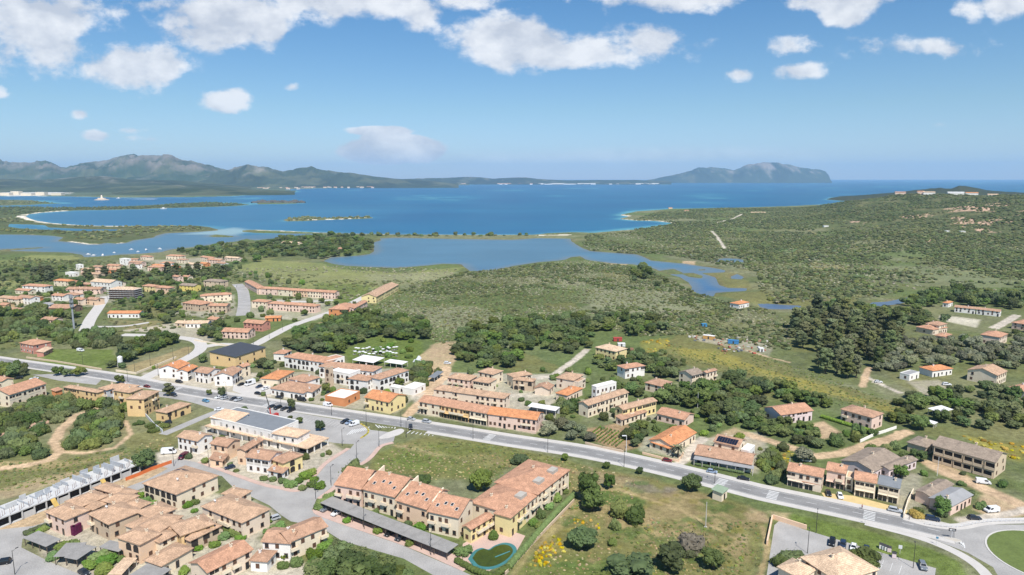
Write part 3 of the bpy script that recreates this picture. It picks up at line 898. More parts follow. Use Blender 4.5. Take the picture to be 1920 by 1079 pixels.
def smooth(P, n=6):
    P = [Vector(p) for p in P]
    Q = [P[0] * 2 - P[1]] + P + [P[-1] * 2 - P[-2]]
    out = []
    for i in range(1, len(Q) - 2):
        a, b, c, d = Q[i - 1:i + 3]
        for k in range(n):
            t = k / n
            out.append(0.5 * ((2 * b) + (c - a) * t + (2 * a - 5 * b + 4 * c - d) * t * t + (3 * b - a - 3 * c + d) * t ** 3))
    out.append(P[-1])
    return out


def offs(P, o):
    r = []
    for i, p in enumerate(P):
        d = (P[min(i + 1, len(P) - 1)] - P[max(i - 1, 0)]).normalized()
        r.append(p + Vector((-d.y, d.x)) * o)
    return r


def strip(mb, P, o0, o1, z, m=0, solid=0.0):
    A, B = offs(P, o0), offs(P, o1)
    n = len(P)
    for i in range(n - 1):
        q = [A[i], A[i + 1], B[i + 1], B[i]]
        if solid:
            mb.prism([(p.x, p.y, z) for p in reversed(q)] if o1 < o0 else [(p.x, p.y, z) for p in q], solid, m)
        else:
            mb.add([(p.x, p.y, z) for p in q], [(0, 1, 2, 3) if o1 > o0 else (3, 2, 1, 0)], m)


def arclen(P):
    s = [0.0]
    for a, b in zip(P, P[1:]):
        s.append(s[-1] + (b - a).length)
    return s


def at_s(P, S, s):
    i = max(0, min(len(P) - 2, int(np.searchsorted(S, s)) - 1))
    t = (s - S[i]) / max(S[i + 1] - S[i], 1e-6)
    return P[i].lerp(P[i + 1], t), (P[i + 1] - P[i]).normalized()


def road(name, pix, w, m, z=0.02, struct=True):
    P = smooth([G(*p) for p in pix])
    ROADS.append((np.array([(p.x, p.y) for p in P]), w / 2))
    mb = MB()
    strip(mb, P, -w / 2, w / 2, z)
    return tag(mb.build(name, m), kind='structure'), P


AREA_POLYS = []


def pad(name, pix, m, z):
    W = [G(*p) for p in pix]
    AREA_POLYS.append(np.array(W))
    mb = MB()
    a = sum(W[i][0] * W[(i + 1) % len(W)][1] - W[(i + 1) % len(W)][0] * W[i][1] for i in range(len(W)))
    if a < 0:
        W = W[::-1]
    mb.add([(x, y, z) for x, y in W], [tuple(range(len(W)))])
    return tag(mb.build(name, m), kind='structure')


MAIN = [(-60, 668), (0, 677), (90, 690), (180, 703), (240, 713), (300, 725), (400, 742), (480, 754), (555, 765), (640, 777.5), (715, 789), (800, 801.5), (855, 810), (960, 827), (1098, 848), (1237, 877), (1375, 911), (1431, 925), (1551, 950), (1634, 968), (1717, 986), (1790, 1003)]
_, MP = road('main_road', MAIN, 8.2, M_ASPHD, 0.03)
pv_ = MB()
strip(pv_, MP, 4.15, 7.4, 0.13, 0, 0.16)
tag(pv_.build('pavement', M_CONC), kind='structure')
pv_ = MB()
i0 = next(i for i, p in enumerate(MP) if p.x > G(800, 815)[0])
strip(pv_, MP[i0:], -4.15, -6.9, 0.13, 0, 0.16)
tag(pv_.build('pavement', M_CONC), kind='structure')
pv_ = MB()
i1 = next(i for i, p in enumerate(MP) if p.x > G(672, 783)[0])
strip(pv_, MP[:i1], -4.15, -5.8, 0.13, 0, 0.16)
tag(pv_.build('pavement', M_CONC), kind='structure')
ms = arclen(MP)
mk = MB()
strip(mk, MP, -3.55, -3.42, 0.036)
strip(mk, MP, 3.42, 3.55, 0.036)
s_ = 3.0
while s_ < ms[-1] - 4:
    a, da = at_s(MP, ms, s_)
    b, db = at_s(MP, ms, s_ + 3.4)
    na, nb = Vector((-da.y, da.x)), Vector((-db.y, db.x))
    mk.add([(*(a - na * .09), .036), (*(b - nb * .09), .036), (*(b + nb * .09), .036), (*(a + na * .09), .036)], [(0, 1, 2, 3)])
    s_ += 7.5


def crossing(px, py, half=3.2, length=3.6):
    g = Vector(G(px, py))
    k = min(range(len(MP)), key=lambda i: (MP[i] - g).length)
    c, d = at_s(MP, ms, ms[k])
    c = c + d * (g - c).dot(d)
    n = Vector((-d.y, d.x))
    for j in range(-3, 3):
        o = c + n * (j + .5) * 1.2
        mk.add([(*(o + d * sx * length / 2 + n * sy * .26), .040) for sx, sy in ((-1, -1), (1, -1), (1, 1), (-1, 1))], [(0, 1, 2, 3)])


for p in ((1630, 967), (1353, 904), (1449, 928), (918, 820), (330, 730), (505, 758)):
    crossing(*p)
tag(mk.build('road_markings', M_WHITE), kind='structure')

STREET1 = [(690, 806), (742, 812), (738, 828), (710, 837), (685, 863), (640, 888), (627, 910), (594, 935), (585, 957), (605, 971), (757, 1024), (868, 1072), (930, 1100), (850, 1100), (757, 1048), (640, 1014), (599, 988), (545, 978),
           (528, 967), (505, 948), (440, 917), (416, 893), (333, 886), (300, 873), (335, 860), (370, 868), (480, 908), (524, 918), (552, 923), (577, 913), (613, 871), (657, 842), (672, 822)]
pad('side_street', STREET1, M_ASPH, 0.026)
pad('roundabout_road', [(1725, 983), (1765, 988), (1800, 990), (1860, 984), (1920, 984), (2150, 990), (2150, 1130), (1900, 1130), (1862, 1064), (1815, 1037), (1745, 1010), (1712, 996)], M_ASPH, 0.022)
road('street', [(290, 738), (360, 749), (430, 769), (520, 794), (620, 823), (690, 826), (718, 815)], 7.0, M_ASPH, 0.018)
road('street', [(418, 768), (385, 781), (345, 798), (305, 815)], 5.0, M_ASPH, 0.014)
pad('car_park', [(392, 750), (410, 747), (480, 761), (560, 775), (640, 788), (683, 797), (697, 808), (688, 822), (640, 826), (600, 813), (500, 785), (420, 764)], M_ASPH, 0.010)
pad('car_park', [(60, 703), (150, 700), (190, 713), (180, 722), (110, 714)], M_ASPH, 0.012)
pad('car_park', [(1452, 985), (1462, 976), (1510, 994), (1560, 1009), (1640, 1033), (1755, 1066), (1745, 1130), (1430, 1130), (1442, 1050)], M_ASPH, 0.012)
pad('forecourt', [(1540, 924), (1600, 930), (1702, 957), (1698, 966), (1625, 952), (1548, 936)], M_YELP, 0.016)
pad('forecourt', [(438, 722), (505, 718), (512, 738), (470, 745), (436, 733)], M_CONC, 0.016)
road('street', [(255, 718), (300, 695), (345, 675), (374, 657), (374, 643), (350, 635), (290, 630), (228, 628)], 8, M_CONC, 0.012)
road('street', [(374, 652), (415, 646), (468, 649), (505, 632), (545, 612), (590, 596), (640, 578), (690, 553)], 8, M_CONC, 0.016)
road('street', [(160, 620), (170, 598), (186, 575), (198, 556)], 9, M_CONC, 0.012)
road('street', [(170, 613), (230, 612), (280, 605)], 5, M_CONC, 0.016)
road('street', [(455, 592), (458, 570), (455, 545), (445, 533)], 11, M_ASPH, 0.012)
road('street', [(480, 563), (560, 566), (625, 563)], 7, M_CONC, 0.014)
pad('car_park', [(-60, 1000), (30, 990), (80, 985), (42, 1012), (40, 1027), (90, 1052), (160, 1082), (180, 1130), (-60, 1130)], M_ASPH, 0.016)
road('street', [(30, 1002), (90, 985), (180, 947), (245, 918), (290, 900), (335, 876)], 6, M_ASPH, 0.022)
pad('car_port_bay', [(592, 960), (602, 950), (880, 1050), (872, 1070), (757, 1022), (605, 969)], M_PINKP, 0.010)
pad('pool_terrace', [(868, 1020), (930, 985), (985, 1005), (962, 1046), (910, 1075), (862, 1050)], M_PINKP, 0.008)
for nm_, pl_, w_ in (('pavement', [(1622, 981), (1700, 1001), (1752, 1018), (1800, 1040), (1838, 1066), (1865, 1100)], 3.4), ('pavement', [(1695, 971), (1745, 984), (1795, 988), (1850, 979), (1940, 976)], 4.0)):
    road(nm_, pl_, w_, M_CONC, .05)
# traffic island at the junction, planted ends of the car park, roundabout lawn: raised 0.14 m on kerbs
def island(name, pix, top_m, h=0.14, ins=0.3):
    W = [Vector(G(*p)) for p in pix]
    if sum(W[i].x * W[(i + 1) % len(W)].y - W[(i + 1) % len(W)].x * W[i].y for i in range(len(W))) < 0:
        W = W[::-1]
    W = smooth(W + [W[0]], 4)[:-1]
    c = sum(W, Vector((0, 0))) / len(W)
    mb = MB()
    mb.prism([(p.x, p.y, h) for p in W], h + .05, 0)
    mb.prism([(*(p + (c - p).normalized() * ins), h + .03) for p in W], .03, 1)
    AREA_POLYS.append(np.array([(p.x, p.y) for p in W]))
    return tag(mb.build(name, [M_KERB, top_m]), kind='structure')


M_LAWN = mat('mown_grass', (.118, .155, .042), .95, .25, .2, 2.0)
M_GRAV = mat('gravel', (.46, .42, .36), .95, .15, .5, 5)
island('traffic_island', [(710, 823), (722, 814), (748, 805), (758, 808), (750, 815), (728, 822)], M_CONC)
island('traffic_island', [(1768, 1008), (1790, 1010), (1804, 1016), (1792, 1018)], M_GRAV)
cx, cy = G(1868, 1047)
island_c = (cx + 17, cy)
RI = MB()
cir = [(cx + 17 + 17 * math.cos(t), cy + 17 * math.sin(t)) for t in np.linspace(0, 2 * math.pi, 49)[:-1]]
RI.prism([(x, y, .15) for x, y in cir], .2, 0)
RI.prism([(cx + 17 + (x - cx - 17) * .965, cy + (y - cy) * .965, .2) for x, y in cir], .06, 1)
tag(RI.build('roundabout_island', [M_KERB, M_LAWN]), kind='structure')
AREA_POLYS.append(np.array(cir))
# stall lines, hatching
ln = MB()


def line(ax, ay, bx, by, w=.12, z=.045):
    a, b = Vector(G(ax, ay)), Vector(G(bx, by))
    d = (b - a).normalized()
    n = Vector((-d.y, d.x)) * w / 2
    ln.add([(*(a - n), z), (*(b - n), z), (*(b + n), z), (*(a + n), z)], [(0, 1, 2, 3)])


for i in range(17):
    t = i / 16
    x, y = 545 + t * 100, 776.5 + t * 17
    line(x, y, x - 13, y + 8.5)
for i in range(12):
    t = i / 11
    line(405 + t * 120, 748 + t * 22, 397 + t * 116, 755 + t * 25)
for i in range(8):
    line(650 + i * 5, 816 - i * 1.2, 662 + i * 4.4, 806 - i * .8, .45)
for i in range(9):
    line(82 + i * 10, 703.5 + i * 1.5, 96 + i * 10, 702.5 + i * 1.6, .2)
for i in range(7):
    line(704 + i * 6, 797 + i * 1.2, 711 + i * 5, 803 - i * .3, .5)
for i in range(7):
    line(770 + i * 7, 808 + i * 1.4, 763 + i * 8, 813 + i * .8, .45)
for i in range(4):
    line(1640 + i * 17, 1046 + i * 5, 1634 + i * 17, 1062 + i * 5)
for i in range(5):
    line(1790 + i * 4, 1012 + i * 1.5, 1800 + i * 2.2, 1020 + i * 2, .4)
tag(ln.build('parking_lines', M_WHITE), kind='structure')
kb = MB()
for pl in ([(657, 842), (613, 871), (577, 913), (552, 923), (524, 918), (480, 908), (370, 868)], [(585, 957), (605, 971), (757, 1024), (868, 1072)], [(735, 829), (710, 837), (685, 863), (640, 888), (627, 910), (594, 935)]):
    P = smooth([G(*p) for p in pl], 4)



    side = 1.0
    if pl[0] == (657, 842):
        side = -1.0
    strip(kb, P, 0, 2.0 * side, .13, 0, .15)
tag(kb.build('pavement', M_PINKP), kind='structure')
# ------------------------------------------------------------------ houses
WALL = dict(cream=(.76, .65, .49), white=(.80, .77, .72), pink=(.74, .55, .45), peach=(.76, .54, .37), ochre=(.74, .52, .26), yellow=(.78, .64, .32), stone=(.54, .42, .30), red=(.54, .25, .19),
            lilac=(.70, .58, .57), grey=(.52, .53, .54), tan=(.60, .48, .34), orange=(.62, .26, .11), brown=(.25, .16, .11), beige=(.74, .61, .48), lemon=(.76, .60, .18), dark=(.09, .085, .08))
ROOF = dict(pinkish=(.51, .345, .23), salmon=(.52, .295, .19), orange=(.62, .28, .13), brown=(.32, .185, .125), tan=(.66, .49, .34), umber=(.32, .26, .205), clay=(.46, .285, .19), grey=(.30, .30, .30),
            green=(.25, .32, .22), white=(.70, .69, .67), dark=(.055, .062, .075), slate=(.19, .205, .22), bright=(.70, .51, .35))
FOOT = []            # world footprints, to keep plants out
M_FRAME = mat('window_frame_white', (.62, .58, .52), .7, .05)
M_SHUT = mat('shutter_brown', (.13, .07, .045), .7, .15)
M_GLASS = mat('window_glass', (.022, .026, .032), .12, .1, spec=.5)
M_IRON = mat('dark_iron', (.05, .048, .046), .6, .1)
M_DISH = mat('white_metal', (.70, .70, .70), .5, .05)
M_PV = mat('solar_glass', (.012, .016, .032), .15, .1, spec=.5)
M_WOODD = mat('dark_wood', (.13, .10, .08), .85, .2, .5, 4)
M_REED = mat('grey_reed', (.27, .26, .245), .95, .2, .4, 3)
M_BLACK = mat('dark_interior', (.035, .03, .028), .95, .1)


def wallm(k):
    return mat('plaster_' + k, WALL[k], .92, .09, .35, 2.2)


def roofm(k):
    if k in ('grey', 'green', 'white', 'dark', 'slate'):
        return mat('roofing_' + k, ROOF[k], .8, .14, .3, 2)
    return roof_mat('tiles_' + k, ROOF[k], .34)


_win = {}


def win_mesh(kind):
    if kind in _win:
        return _win[kind]
    mb = MB()
    if kind == 'window':
        mb.box(-.62, .62, -.05, .04, -.75, .75, 0)
        mb.box(-.5, .5, -.065, -.02, -.62, .62, 1)
        mb.box(-.72, .72, -.12, .04, -.85, -.75, 0)
    elif kind == 'shuttered':
        mb.box(-.6, .6, -.05, .04, -.75, .75, 1)
        mb.box(-.55, -.03, -.075, -.03, -.7, .7, 0)
        mb.box(.03, .55, -.075, -.03, -.7, .7, 0)
    elif kind == 'door':
        mb.box(-.6, .6, -.05, .04, -1.15, 1.15, 0)
        mb.box(-.48, .48, -.07, -.02, -1.13, 1.03, 1)
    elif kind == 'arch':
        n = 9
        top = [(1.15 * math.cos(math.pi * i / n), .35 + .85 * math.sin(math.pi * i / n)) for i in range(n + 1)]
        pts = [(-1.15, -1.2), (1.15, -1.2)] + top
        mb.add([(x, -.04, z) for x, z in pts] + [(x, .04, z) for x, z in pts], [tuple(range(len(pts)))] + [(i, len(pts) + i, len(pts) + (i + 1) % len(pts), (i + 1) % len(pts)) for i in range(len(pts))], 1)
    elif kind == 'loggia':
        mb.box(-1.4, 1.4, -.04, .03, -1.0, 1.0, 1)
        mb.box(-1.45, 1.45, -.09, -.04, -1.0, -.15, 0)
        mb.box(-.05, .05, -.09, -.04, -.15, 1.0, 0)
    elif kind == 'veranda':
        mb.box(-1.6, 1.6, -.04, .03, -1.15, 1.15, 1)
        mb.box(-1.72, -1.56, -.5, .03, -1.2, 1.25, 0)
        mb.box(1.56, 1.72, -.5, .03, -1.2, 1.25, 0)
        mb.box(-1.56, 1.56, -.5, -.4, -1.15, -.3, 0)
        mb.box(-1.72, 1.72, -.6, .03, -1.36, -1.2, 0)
    elif kind == 'shopfront':
        mb.box(-1.35, 1.35, -.04, .03, -1.2, 1.15, 1)
        mb.box(-1.5, 1.5, -.6, .03, 1.15, 1.35, 0)
        mb.box(-.05, .05, -.08, -.04, -1.2, 1.15, 0)
    elif kind == 'skylight':
        mb.box(-.55, .55, -.04, .04, -.7, .7, 0)
        mb.box(-.42, .42, -.06, -.03, -.57, .57, 1)
    _win[kind] = mb
    return mb


_winme = {}


def add_window(parent, kind, x, y, z, rz, frame, org):
    key = (kind, frame)
    if key not in _winme:
        f = {'white': M_FRAME, 'brown': M_SHUT}.get(frame) or wallm(frame)
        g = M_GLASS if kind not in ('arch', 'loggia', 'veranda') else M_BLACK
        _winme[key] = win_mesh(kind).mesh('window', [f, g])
    nm = {'door': 'door', 'arch': 'arched_opening', 'loggia': 'loggia', 'veranda': 'veranda', 'shopfront': 'shop_window', 'skylight': 'skylight'}.get(kind, 'window')
    return link(nm, _winme[key], parent, (x - org[0], y - org[1], z), rz)


class Block:
    """one wing: local x along the front eave, local y away from it"""

    def __init__(s, spec):
        if len(spec) == 8:
            lx, ly, nx, ny, rx, ry, s.h, s.roof = spec
            L_, N_, R_ = (Vector(G(*p, s.h)) for p in ((lx, ly), (nx, ny), (rx, ry)))
            a, b = R_ - N_, N_ - L_
            if a.length >= b.length:
                s.o, d, s.L = N_, a, a.length
                ux = d.normalized()
                s.D = abs((L_ - N_).dot(Vector((-ux.y, ux.x))))
            else:
                s.o, d, s.L = L_, b, b.length
                ux = d.normalized()
                s.D = abs((R_ - N_).dot(Vector((-ux.y, ux.x))))
            s.D = max(s.D, 4.0)
        else:
            ax, ay, bx, by, s.D, s.h, s.roof = spec
            A, B = Vector(G(ax, ay, s.h)), Vector(G(bx, by, s.h))
            s.o, d = A, B - A
            s.L = d.length
            ux = d.normalized()
        s.u, s.w = ux, Vector((-ux.y, ux.x))
        s.a = math.atan2(ux.y, ux.x)
        if s.o.y < 275 and s.o.x < -60 and s.o.x + s.o.y < 175 and s.roof == 'h' and s.h > 3.4:
            g = .55
            s.o = s.o - ux * g - s.w * g
            s.L += 2 * g
            s.D += 2 * g
        FOOT.append((s.o, s.u, s.w, s.L, s.D))

    def p(s, x, y):
        return s.o + s.u * x + s.w * y

    def centre(s):
        return s.p(s.L / 2, s.D / 2)


def wing(b, org, wm, rm, root, pitch=.34, ov=.45, thick=.2, fl=None):
    """walls and roof of one wing as parts"""
    def W(x, y, z):
        q = b.p(x, y)
        return (q.x - org[0], q.y - org[1], z)
    L_, D, h, t = b.L, b.D, b.h, b.roof
    x0, x1, y0, y1 = ov, L_ - ov, ov, D - ov
    wb, rb = MB(), MB()

    def wallbox(z1, extra=()):
        v = [W(x0, y0, -.4), W(x1, y0, -.4), W(x1, y1, -.4), W(x0, y1, -.4)]
        tp = [W(x0, y0, z1), W(x1, y0, z1), W(x1, y1, z1), W(x0, y1, z1)]
        wb.add(v + tp, [(0, 1, 5, 4), (1, 2, 6, 5), (2, 3, 7, 6), (3, 0, 4, 7), (4, 5, 6, 7)])

    def gable(pts):
        wb.add([W(*p) for p in pts], [tuple(range(len(pts)))])

    zt = h - thick + ov * pitch - .03
    if t == 'f':
        wallbox(h + .45)
        v = wb
        rb.prism([W(x0 + .25, y0 + .25, h + .5), W(x1 - .25, y0 + .25, h + .5), W(x1 - .25, y1 - .25, h + .5), W(x0 + .25, y1 - .25, h + .5)], .2)
        cap = [(x0 - .06, x1 + .06, y0 - .06, y0 + .25), (x0 - .06, x1 + .06, y1 - .25, y1 + .06), (x0 - .06, x0 + .25, y0 + .25, y1 - .25), (x1 - .25, x1 + .06, y0 + .25, y1 - .25)]
        for (a0, a1, c0, c1) in cap:
            wb.prism([W(a0, c0, h + .8), W(a1, c0, h + .8), W(a1, c1, h + .8), W(a0, c1, h + .8)], .5)
    elif t == 'g':
        r = h + D / 2 * pitch
        wallbox(zt)
        rb.prism([W(0, 0, h), W(L_, 0, h), W(L_, D / 2, r), W(0, D / 2, r)], thick)
        rb.prism([W(L_, D, h), W(0, D, h), W(0, D / 2, r), W(L_, D / 2, r)], thick)
        for x in (x0, x1):
            gable([(x, y0, zt), (x, y1, zt), (x, D / 2, r - thick - .02)])
    elif t == 'G':
        r = h + L_ / 2 * pitch
        wallbox(zt)
        rb.prism([W(0, D, h), W(0, 0, h), W(L_ / 2, 0, r), W(L_ / 2, D, r)], thick)
        rb.prism([W(L_, 0, h), W(L_, D, h), W(L_ / 2, D, r), W(L_ / 2, 0, r)], thick)
        for y in (y0, y1):
            gable([(x0, y, zt), (x1, y, zt), (L_ / 2, y, r - thick - .02)])
    elif t == 's':
        wallbox(zt)
        r = h + D * pitch * .6
        rb.prism([W(0, 0, h), W(L_, 0, h), W(L_, D, r), W(0, D, r)], thick)
        k = pitch * .6
        for x in (x0, x1):
            gable([(x, y0, zt - .1), (x, y1, zt - .1), (x, y1, h - thick + y1 * k)])
        gable([(x0, y1, zt - .1), (x1, y1, zt - .1), (x1, y1, h - thick + y1 * k), (x0, y1, h - thick + y1 * k)])
    elif t == 'a':
        wallbox(zt)
        q = D * .72
        r = h + q * pitch
        rb.prism([W(0, 0, h), W(L_, 0, h), W(L_, q, r), W(0, q, r)], thick)
        rb.prism([W(L_, D, r - (D - q) * .5), W(0, D, r - (D - q) * .5), W(0, q, r), W(L_, q, r)], thick)
        for x in (x0, x1):
            gable([(x, y0, zt - .02), (x, y1, zt - .02), (x, y1, r - (y1 - q) * .5 - thick), (x, q, r - thick - .02)])
        gable([(x0, y1, zt - .02), (x1, y1, zt - .02), (x1, y1, r - (y1 - q) * .5 - thick), (x0, y1, r - (y1 - q) * .5 - thick)])
    else:
        wallbox(zt)
        m_ = min(L_, D) / 2
        r = h + m_ * pitch
        if L_ >= D:
            a, c = (D / 2, D / 2), (L_ - D / 2, D / 2)
            rb.prism([W(0, 0, h), W(L_, 0, h), W(*c, r), W(*a, r)], thick)
            rb.prism([W(L_, D, h), W(0, D, h), W(*a, r), W(*c, r)], thick)
            rb.prism([W(0, D, h), W(0, 0, h), W(*a, r)], thick)
            rb.prism([W(L_, 0, h), W(L_, D, h), W(*c, r)], thick)
        else:
            a, c = (L_ / 2, L_ / 2), (L_ / 2, D - L_ / 2)
            rb.prism([W(0, D, h), W(0, 0, h), W(*a, r), W(*c, r)], thick)
            rb.prism([W(L_, 0, h), W(L_, D, h), W(*c, r), W(*a, r)], thick)
            rb.prism([W(0, 0, h), W(L_, 0, h), W(*a, r)], thick)
            rb.prism([W(L_, D, h), W(0, D, h), W(*c, r)], thick)
    wb.build('wall', wm, root)
    ro = rb.build('roof', rm, root, uv=True)
    return ro


def roof_z(b, x, y, pitch):
    if b.roof in 'fx':
        return b.h + .5
    if b.roof == 'g':
        return b.h + min(y, b.D - y) * pitch
    if b.roof == 'G':
        return b.h + min(x, b.L - x) * pitch
    if b.roof == 's':
        return b.h + y * pitch * .6
    if b.roof == 'a':
        return b.h + y * pitch
    return b.h + min(x, b.L - x, y, b.D - y) * pitch


def openings(b, org, root, R, style, ov, every, frame, dist):
    """windows, doors and loggias on the sides of a wing that face the bay road and the camera's side of the village"""
    nf = max(1, round(b.h / 3.0))
    fh = (b.h - .3) / nf
    sides = [(b.p(ov, ov), b.u, b.L - 2 * ov), (b.p(b.L - ov, ov), b.w, b.D - 2 * ov), (b.p(ov, b.D - ov), -b.w, b.D - 2 * ov)]
    for k, (o, d, ln_) in enumerate(sides):
        nrm = Vector((d.y, -d.x))
        mid = o + d * ln_ / 2
        if nrm.dot(-mid) <= 0 or ln_ < 2.4:
            continue
        n = max(1, int(ln_ / (every if k == 0 else every * 1.35)))
        for f in range(nf):
            for i in range(n):
                if style != 'veranda' and R.random() < (.12 if k == 0 else .3):
                    continue
                q = o + d * (ln_ * (i + .5 + R.uniform(-.12, .12)) / n)
                kind = 'shuttered' if R.random() < .55 else 'window'
                zc = f * fh + 1.75
                if k == 0 and f == 0 and R.random() < .35:
                    kind, zc = 'door', 1.2
                if k == 0 and style == 'arch' and R.random() < .5 and ln_ / n > 2.6:
                    kind, zc = 'arch', f * fh + 1.35
                if k == 0 and style == 'loggia' and f > 0 and R.random() < .45 and ln_ / n > 3:
                    kind, zc = 'loggia', f * fh + 1.45
                if k == 0 and style == 'veranda':
                    kind, zc = 'veranda', f * fh + 1.5
                if k == 0 and style == 'shop' and ln_ / n > 2.4:
                    if f == 0:
                        kind, zc = 'shopfront', 1.3
                    elif R.random() < .35:
                        kind, zc = 'loggia', f * fh + 1.45
                if zc + .9 > b.h:
                    zc = b.h - 1.0
                fr = frame
                if kind in ('loggia', 'arch', 'veranda', 'shopfront'):
                    fr = root.get('_w', 'cream')
                add_window(root, kind, q.x, q.y, zc, math.atan2(d.y, d.x), fr, org)
                if k == 0 and f > 0 and kind in ('window', 'shuttered') and dist < 420 and R.random() < .4:
                    balcony(root, q, d, f * fh + .25, org)


_balc = None


def balcony(root, q, d, z, org):
    global _balc
    if _balc is None:
        mb = MB()
        mb.box(-1.3, 1.3, -1.1, 0, -.18, 0, 0)
        mb.box(-1.3, 1.3, -1.1, -1.02, .0, .85, 0)
        mb.box(-1.3, -1.22, -1.02, 0, .0, .85, 0)
        mb.box(1.22, 1.3, -1.02, 0, .0, .85, 0)
        _balc = mb.mesh('balcony', wallm('cream'))
    link('balcony', _balc, root, (q.x - org[0], q.y - org[1], z), math.atan2(d.y, d.x))


_chim = {}


def chimney(root, b, org, x, y, pitch, wk):
    if wk not in _chim:
        mb = MB()
        mb.box(-.3, .3, -.3, .3, -.6, .9, 0)
        mb.box(-.42, .42, -.42, .42, .9, 1.0, 0)
        mb.box(-.2, .2, -.2, .2, 1.0, 1.2, 1)
        _chim[wk] = mb.mesh('chimney', [wallm(wk), roofm('clay')])
    q = b.p(x, y)
    link('chimney', _chim[wk], b.ro, (q.x - org[0], q.y - org[1], roof_z(b, x, y, pitch)), b.a)


def house(label, walls, roofs, blocks, cat='house', name='house', style='', pitch=.34, every=2.9, frame='brown', chim=1, group=None, windows=True, ov=.45):
    bs = [Block(s) for s in blocks]
    c = bs[0].centre()
    org = (c.x, c.y)
    R = random.Random(label)
    root = thing(name, (c.x, c.y, 0), 0, label, cat, group)
    walls = walls.split('/') if isinstance(walls, str) else walls
    roofs = roofs.split('/') if isinstance(roofs, str) else roofs
    root['_w'] = walls[0]
    for i, b in enumerate(bs):
        wk, rk = walls[i % len(walls)], roofs[i % len(roofs)]
        b.ro = wing(b, org, wallm(wk), roofm(rk), root, pitch, ov)
        dist = b.o.length
        root['_w'] = wk
        if windows:
            openings(b, org, root, R, style, ov, every if dist < 700 else every * 1.5, frame, dist)
        if b.roof != 'f' and i < 3 and dist < 900:
            for k in range(chim):
                chimney(root, b, org, b.L * R.uniform(.2, .8), b.D * R.uniform(.3, .7), pitch, 'cream' if wk not in ('white',) else 'white')
    del root['_w']
    root['__b'] = 0
    del root['__b']
    return root, bs, org


def panels(root, b, org, x0, y0, nx, ny, pitch, w=1.0, l=1.65):
    for i in range(nx):
        for j in range(ny):
            x, y = x0 + i * (w + .06), y0 + j * (l + .06)
            z0, z1 = roof_z(b, x, y, pitch) + .1, roof_z(b, x, y + l, pitch) + .1
            mb = MB()
            P = [b.p(x, y), b.p(x + w, y), b.p(x + w, y + l), b.p(x, y + l)]
            mb.prism([(q.x - org[0], q.y - org[1], z) for q, z in zip(P, (z0, z0, z1, z1))], .05)
            mb.build('solar_panel', M_PV, b.ro)


def dish(root, b, org, x, y, pitch):
    q = b.p(x, y)
    z = roof_z(b, x, y, pitch)
    mb = MB()
    mb.tube((0, 0, -.1), (0, 0, .9), .05, n=5)
    n = 10
    v = [(0, -.05, 1.1)] + [(.45 * math.cos(2 * math.pi * i / n), -.22, 1.1 + .45 * math.sin(2 * math.pi * i / n)) for i in range(n)]
    mb.add(v, [(0, 1 + i, 1 + (i + 1) % n) for i in range(n)])
    mb.build('satellite_dish', M_DISH, b.ro, loc=(q.x - org[0], q.y - org[1], z))


def canopy(label, spec, roofk, postm, cat='carport', name='carport', nposts=6, slope=.05, group=None, thick=.1, wallk=None):
    """open roof on posts, each post a part"""
    b = Block(spec)
    c = b.centre()
    root = thing(name, (c.x, c.y, 0), b.a, label, cat, group)
    L_, D, h = b.L, b.D, b.h
    mb = MB()
    n = max(1, int(L_ / 6))
    for i in range(n):
        x0, x1 = -L_ / 2 + i * L_ / n, -L_ / 2 + (i + 1) * L_ / n - .06
        dz = .04 * (i % 2)
        mb.prism([(x0, -D / 2, h + dz), (x1, -D / 2, h + dz), (x1, D / 2, h + D * slope + dz), (x0, D / 2, h + D * slope + dz)], thick)
    mb.build('roof', roofm(roofk) if isinstance(roofk, str) else roofk, root, uv=True)
    pm = MB()
    pm.box(-.09, .09, -.09, .09, 0, h - .06)
    me = pm.mesh('post', postm)
    for i in range(nposts):
        x = -L_ / 2 + .3 + i * (L_ - .6) / max(1, nposts - 1)
        link('post', me, root, (x, -D / 2 + .35, 0))
        link('post', me, root, (x, D / 2 - .35, 0))
    if wallk:
        w2 = MB()
        w2.box(-L_ / 2 + .2, L_ / 2 - .2, D / 2 - .5, D / 2 - .3, 0, h - .1)
        w2.build('back_wall', wallm(wallk), root)
    return root, b


H = house
# --- bottom left: terraced holiday village
r, bs, o = H('tiled cream villa with black solar panels on its roof beside the building site', 'cream', 'pinkish', [(270, 906, 331, 926, 417, 895, 6, 'h')], style='arch', name='villa', cat='villa')
panels(r, bs[0], o, bs[0].L * .15, bs[0].D * .62, 6, 1, .34); dish(r, bs[0], o, bs[0].L * .7, 5, .34)
r, bs, o = H('pale pink hip roofed villa left of the street corner below the solar panel villa', 'beige/cream', 'pinkish', [(380, 949, 454, 979, 500, 953, 6, 'h'), (418, 925, 450, 932, 475, 922, 5, 'h')], name='villa', cat='villa', style='loggia')
dish(r, bs[0], o, 4, 3, .34)
H('cream house with broad tiled gable roof at the bottom edge of the photo', 'beige', 'salmon', [(348, 1058, 388, 1075, 476, 1030, 5.5, 'g')], style='loggia')
H('pale pink villa with purple bougainvillea on its wall at the street end', 'pink', 'pinkish', [(87, 959, 123, 974, 166, 957, 6, 'h')], name='villa', cat='villa')
r, bs, o = H('stone faced villa between the bougainvillea villa and the peach villa', 'stone', 'pinkish', [(168, 963, 204, 982, 262, 956, 6, 'h')], style='loggia', name='villa', cat='villa'); dish(r, bs[0], o, 5, 4, .34)
H('peach villa with tiled roof nearest the building site scaffolding', 'peach', 'pinkish', [(119, 942, 150, 950, 200, 930, 6, 'h'), (178, 914, 236, 931, 259, 922, 6, 'h')], name='villa', cat='villa')
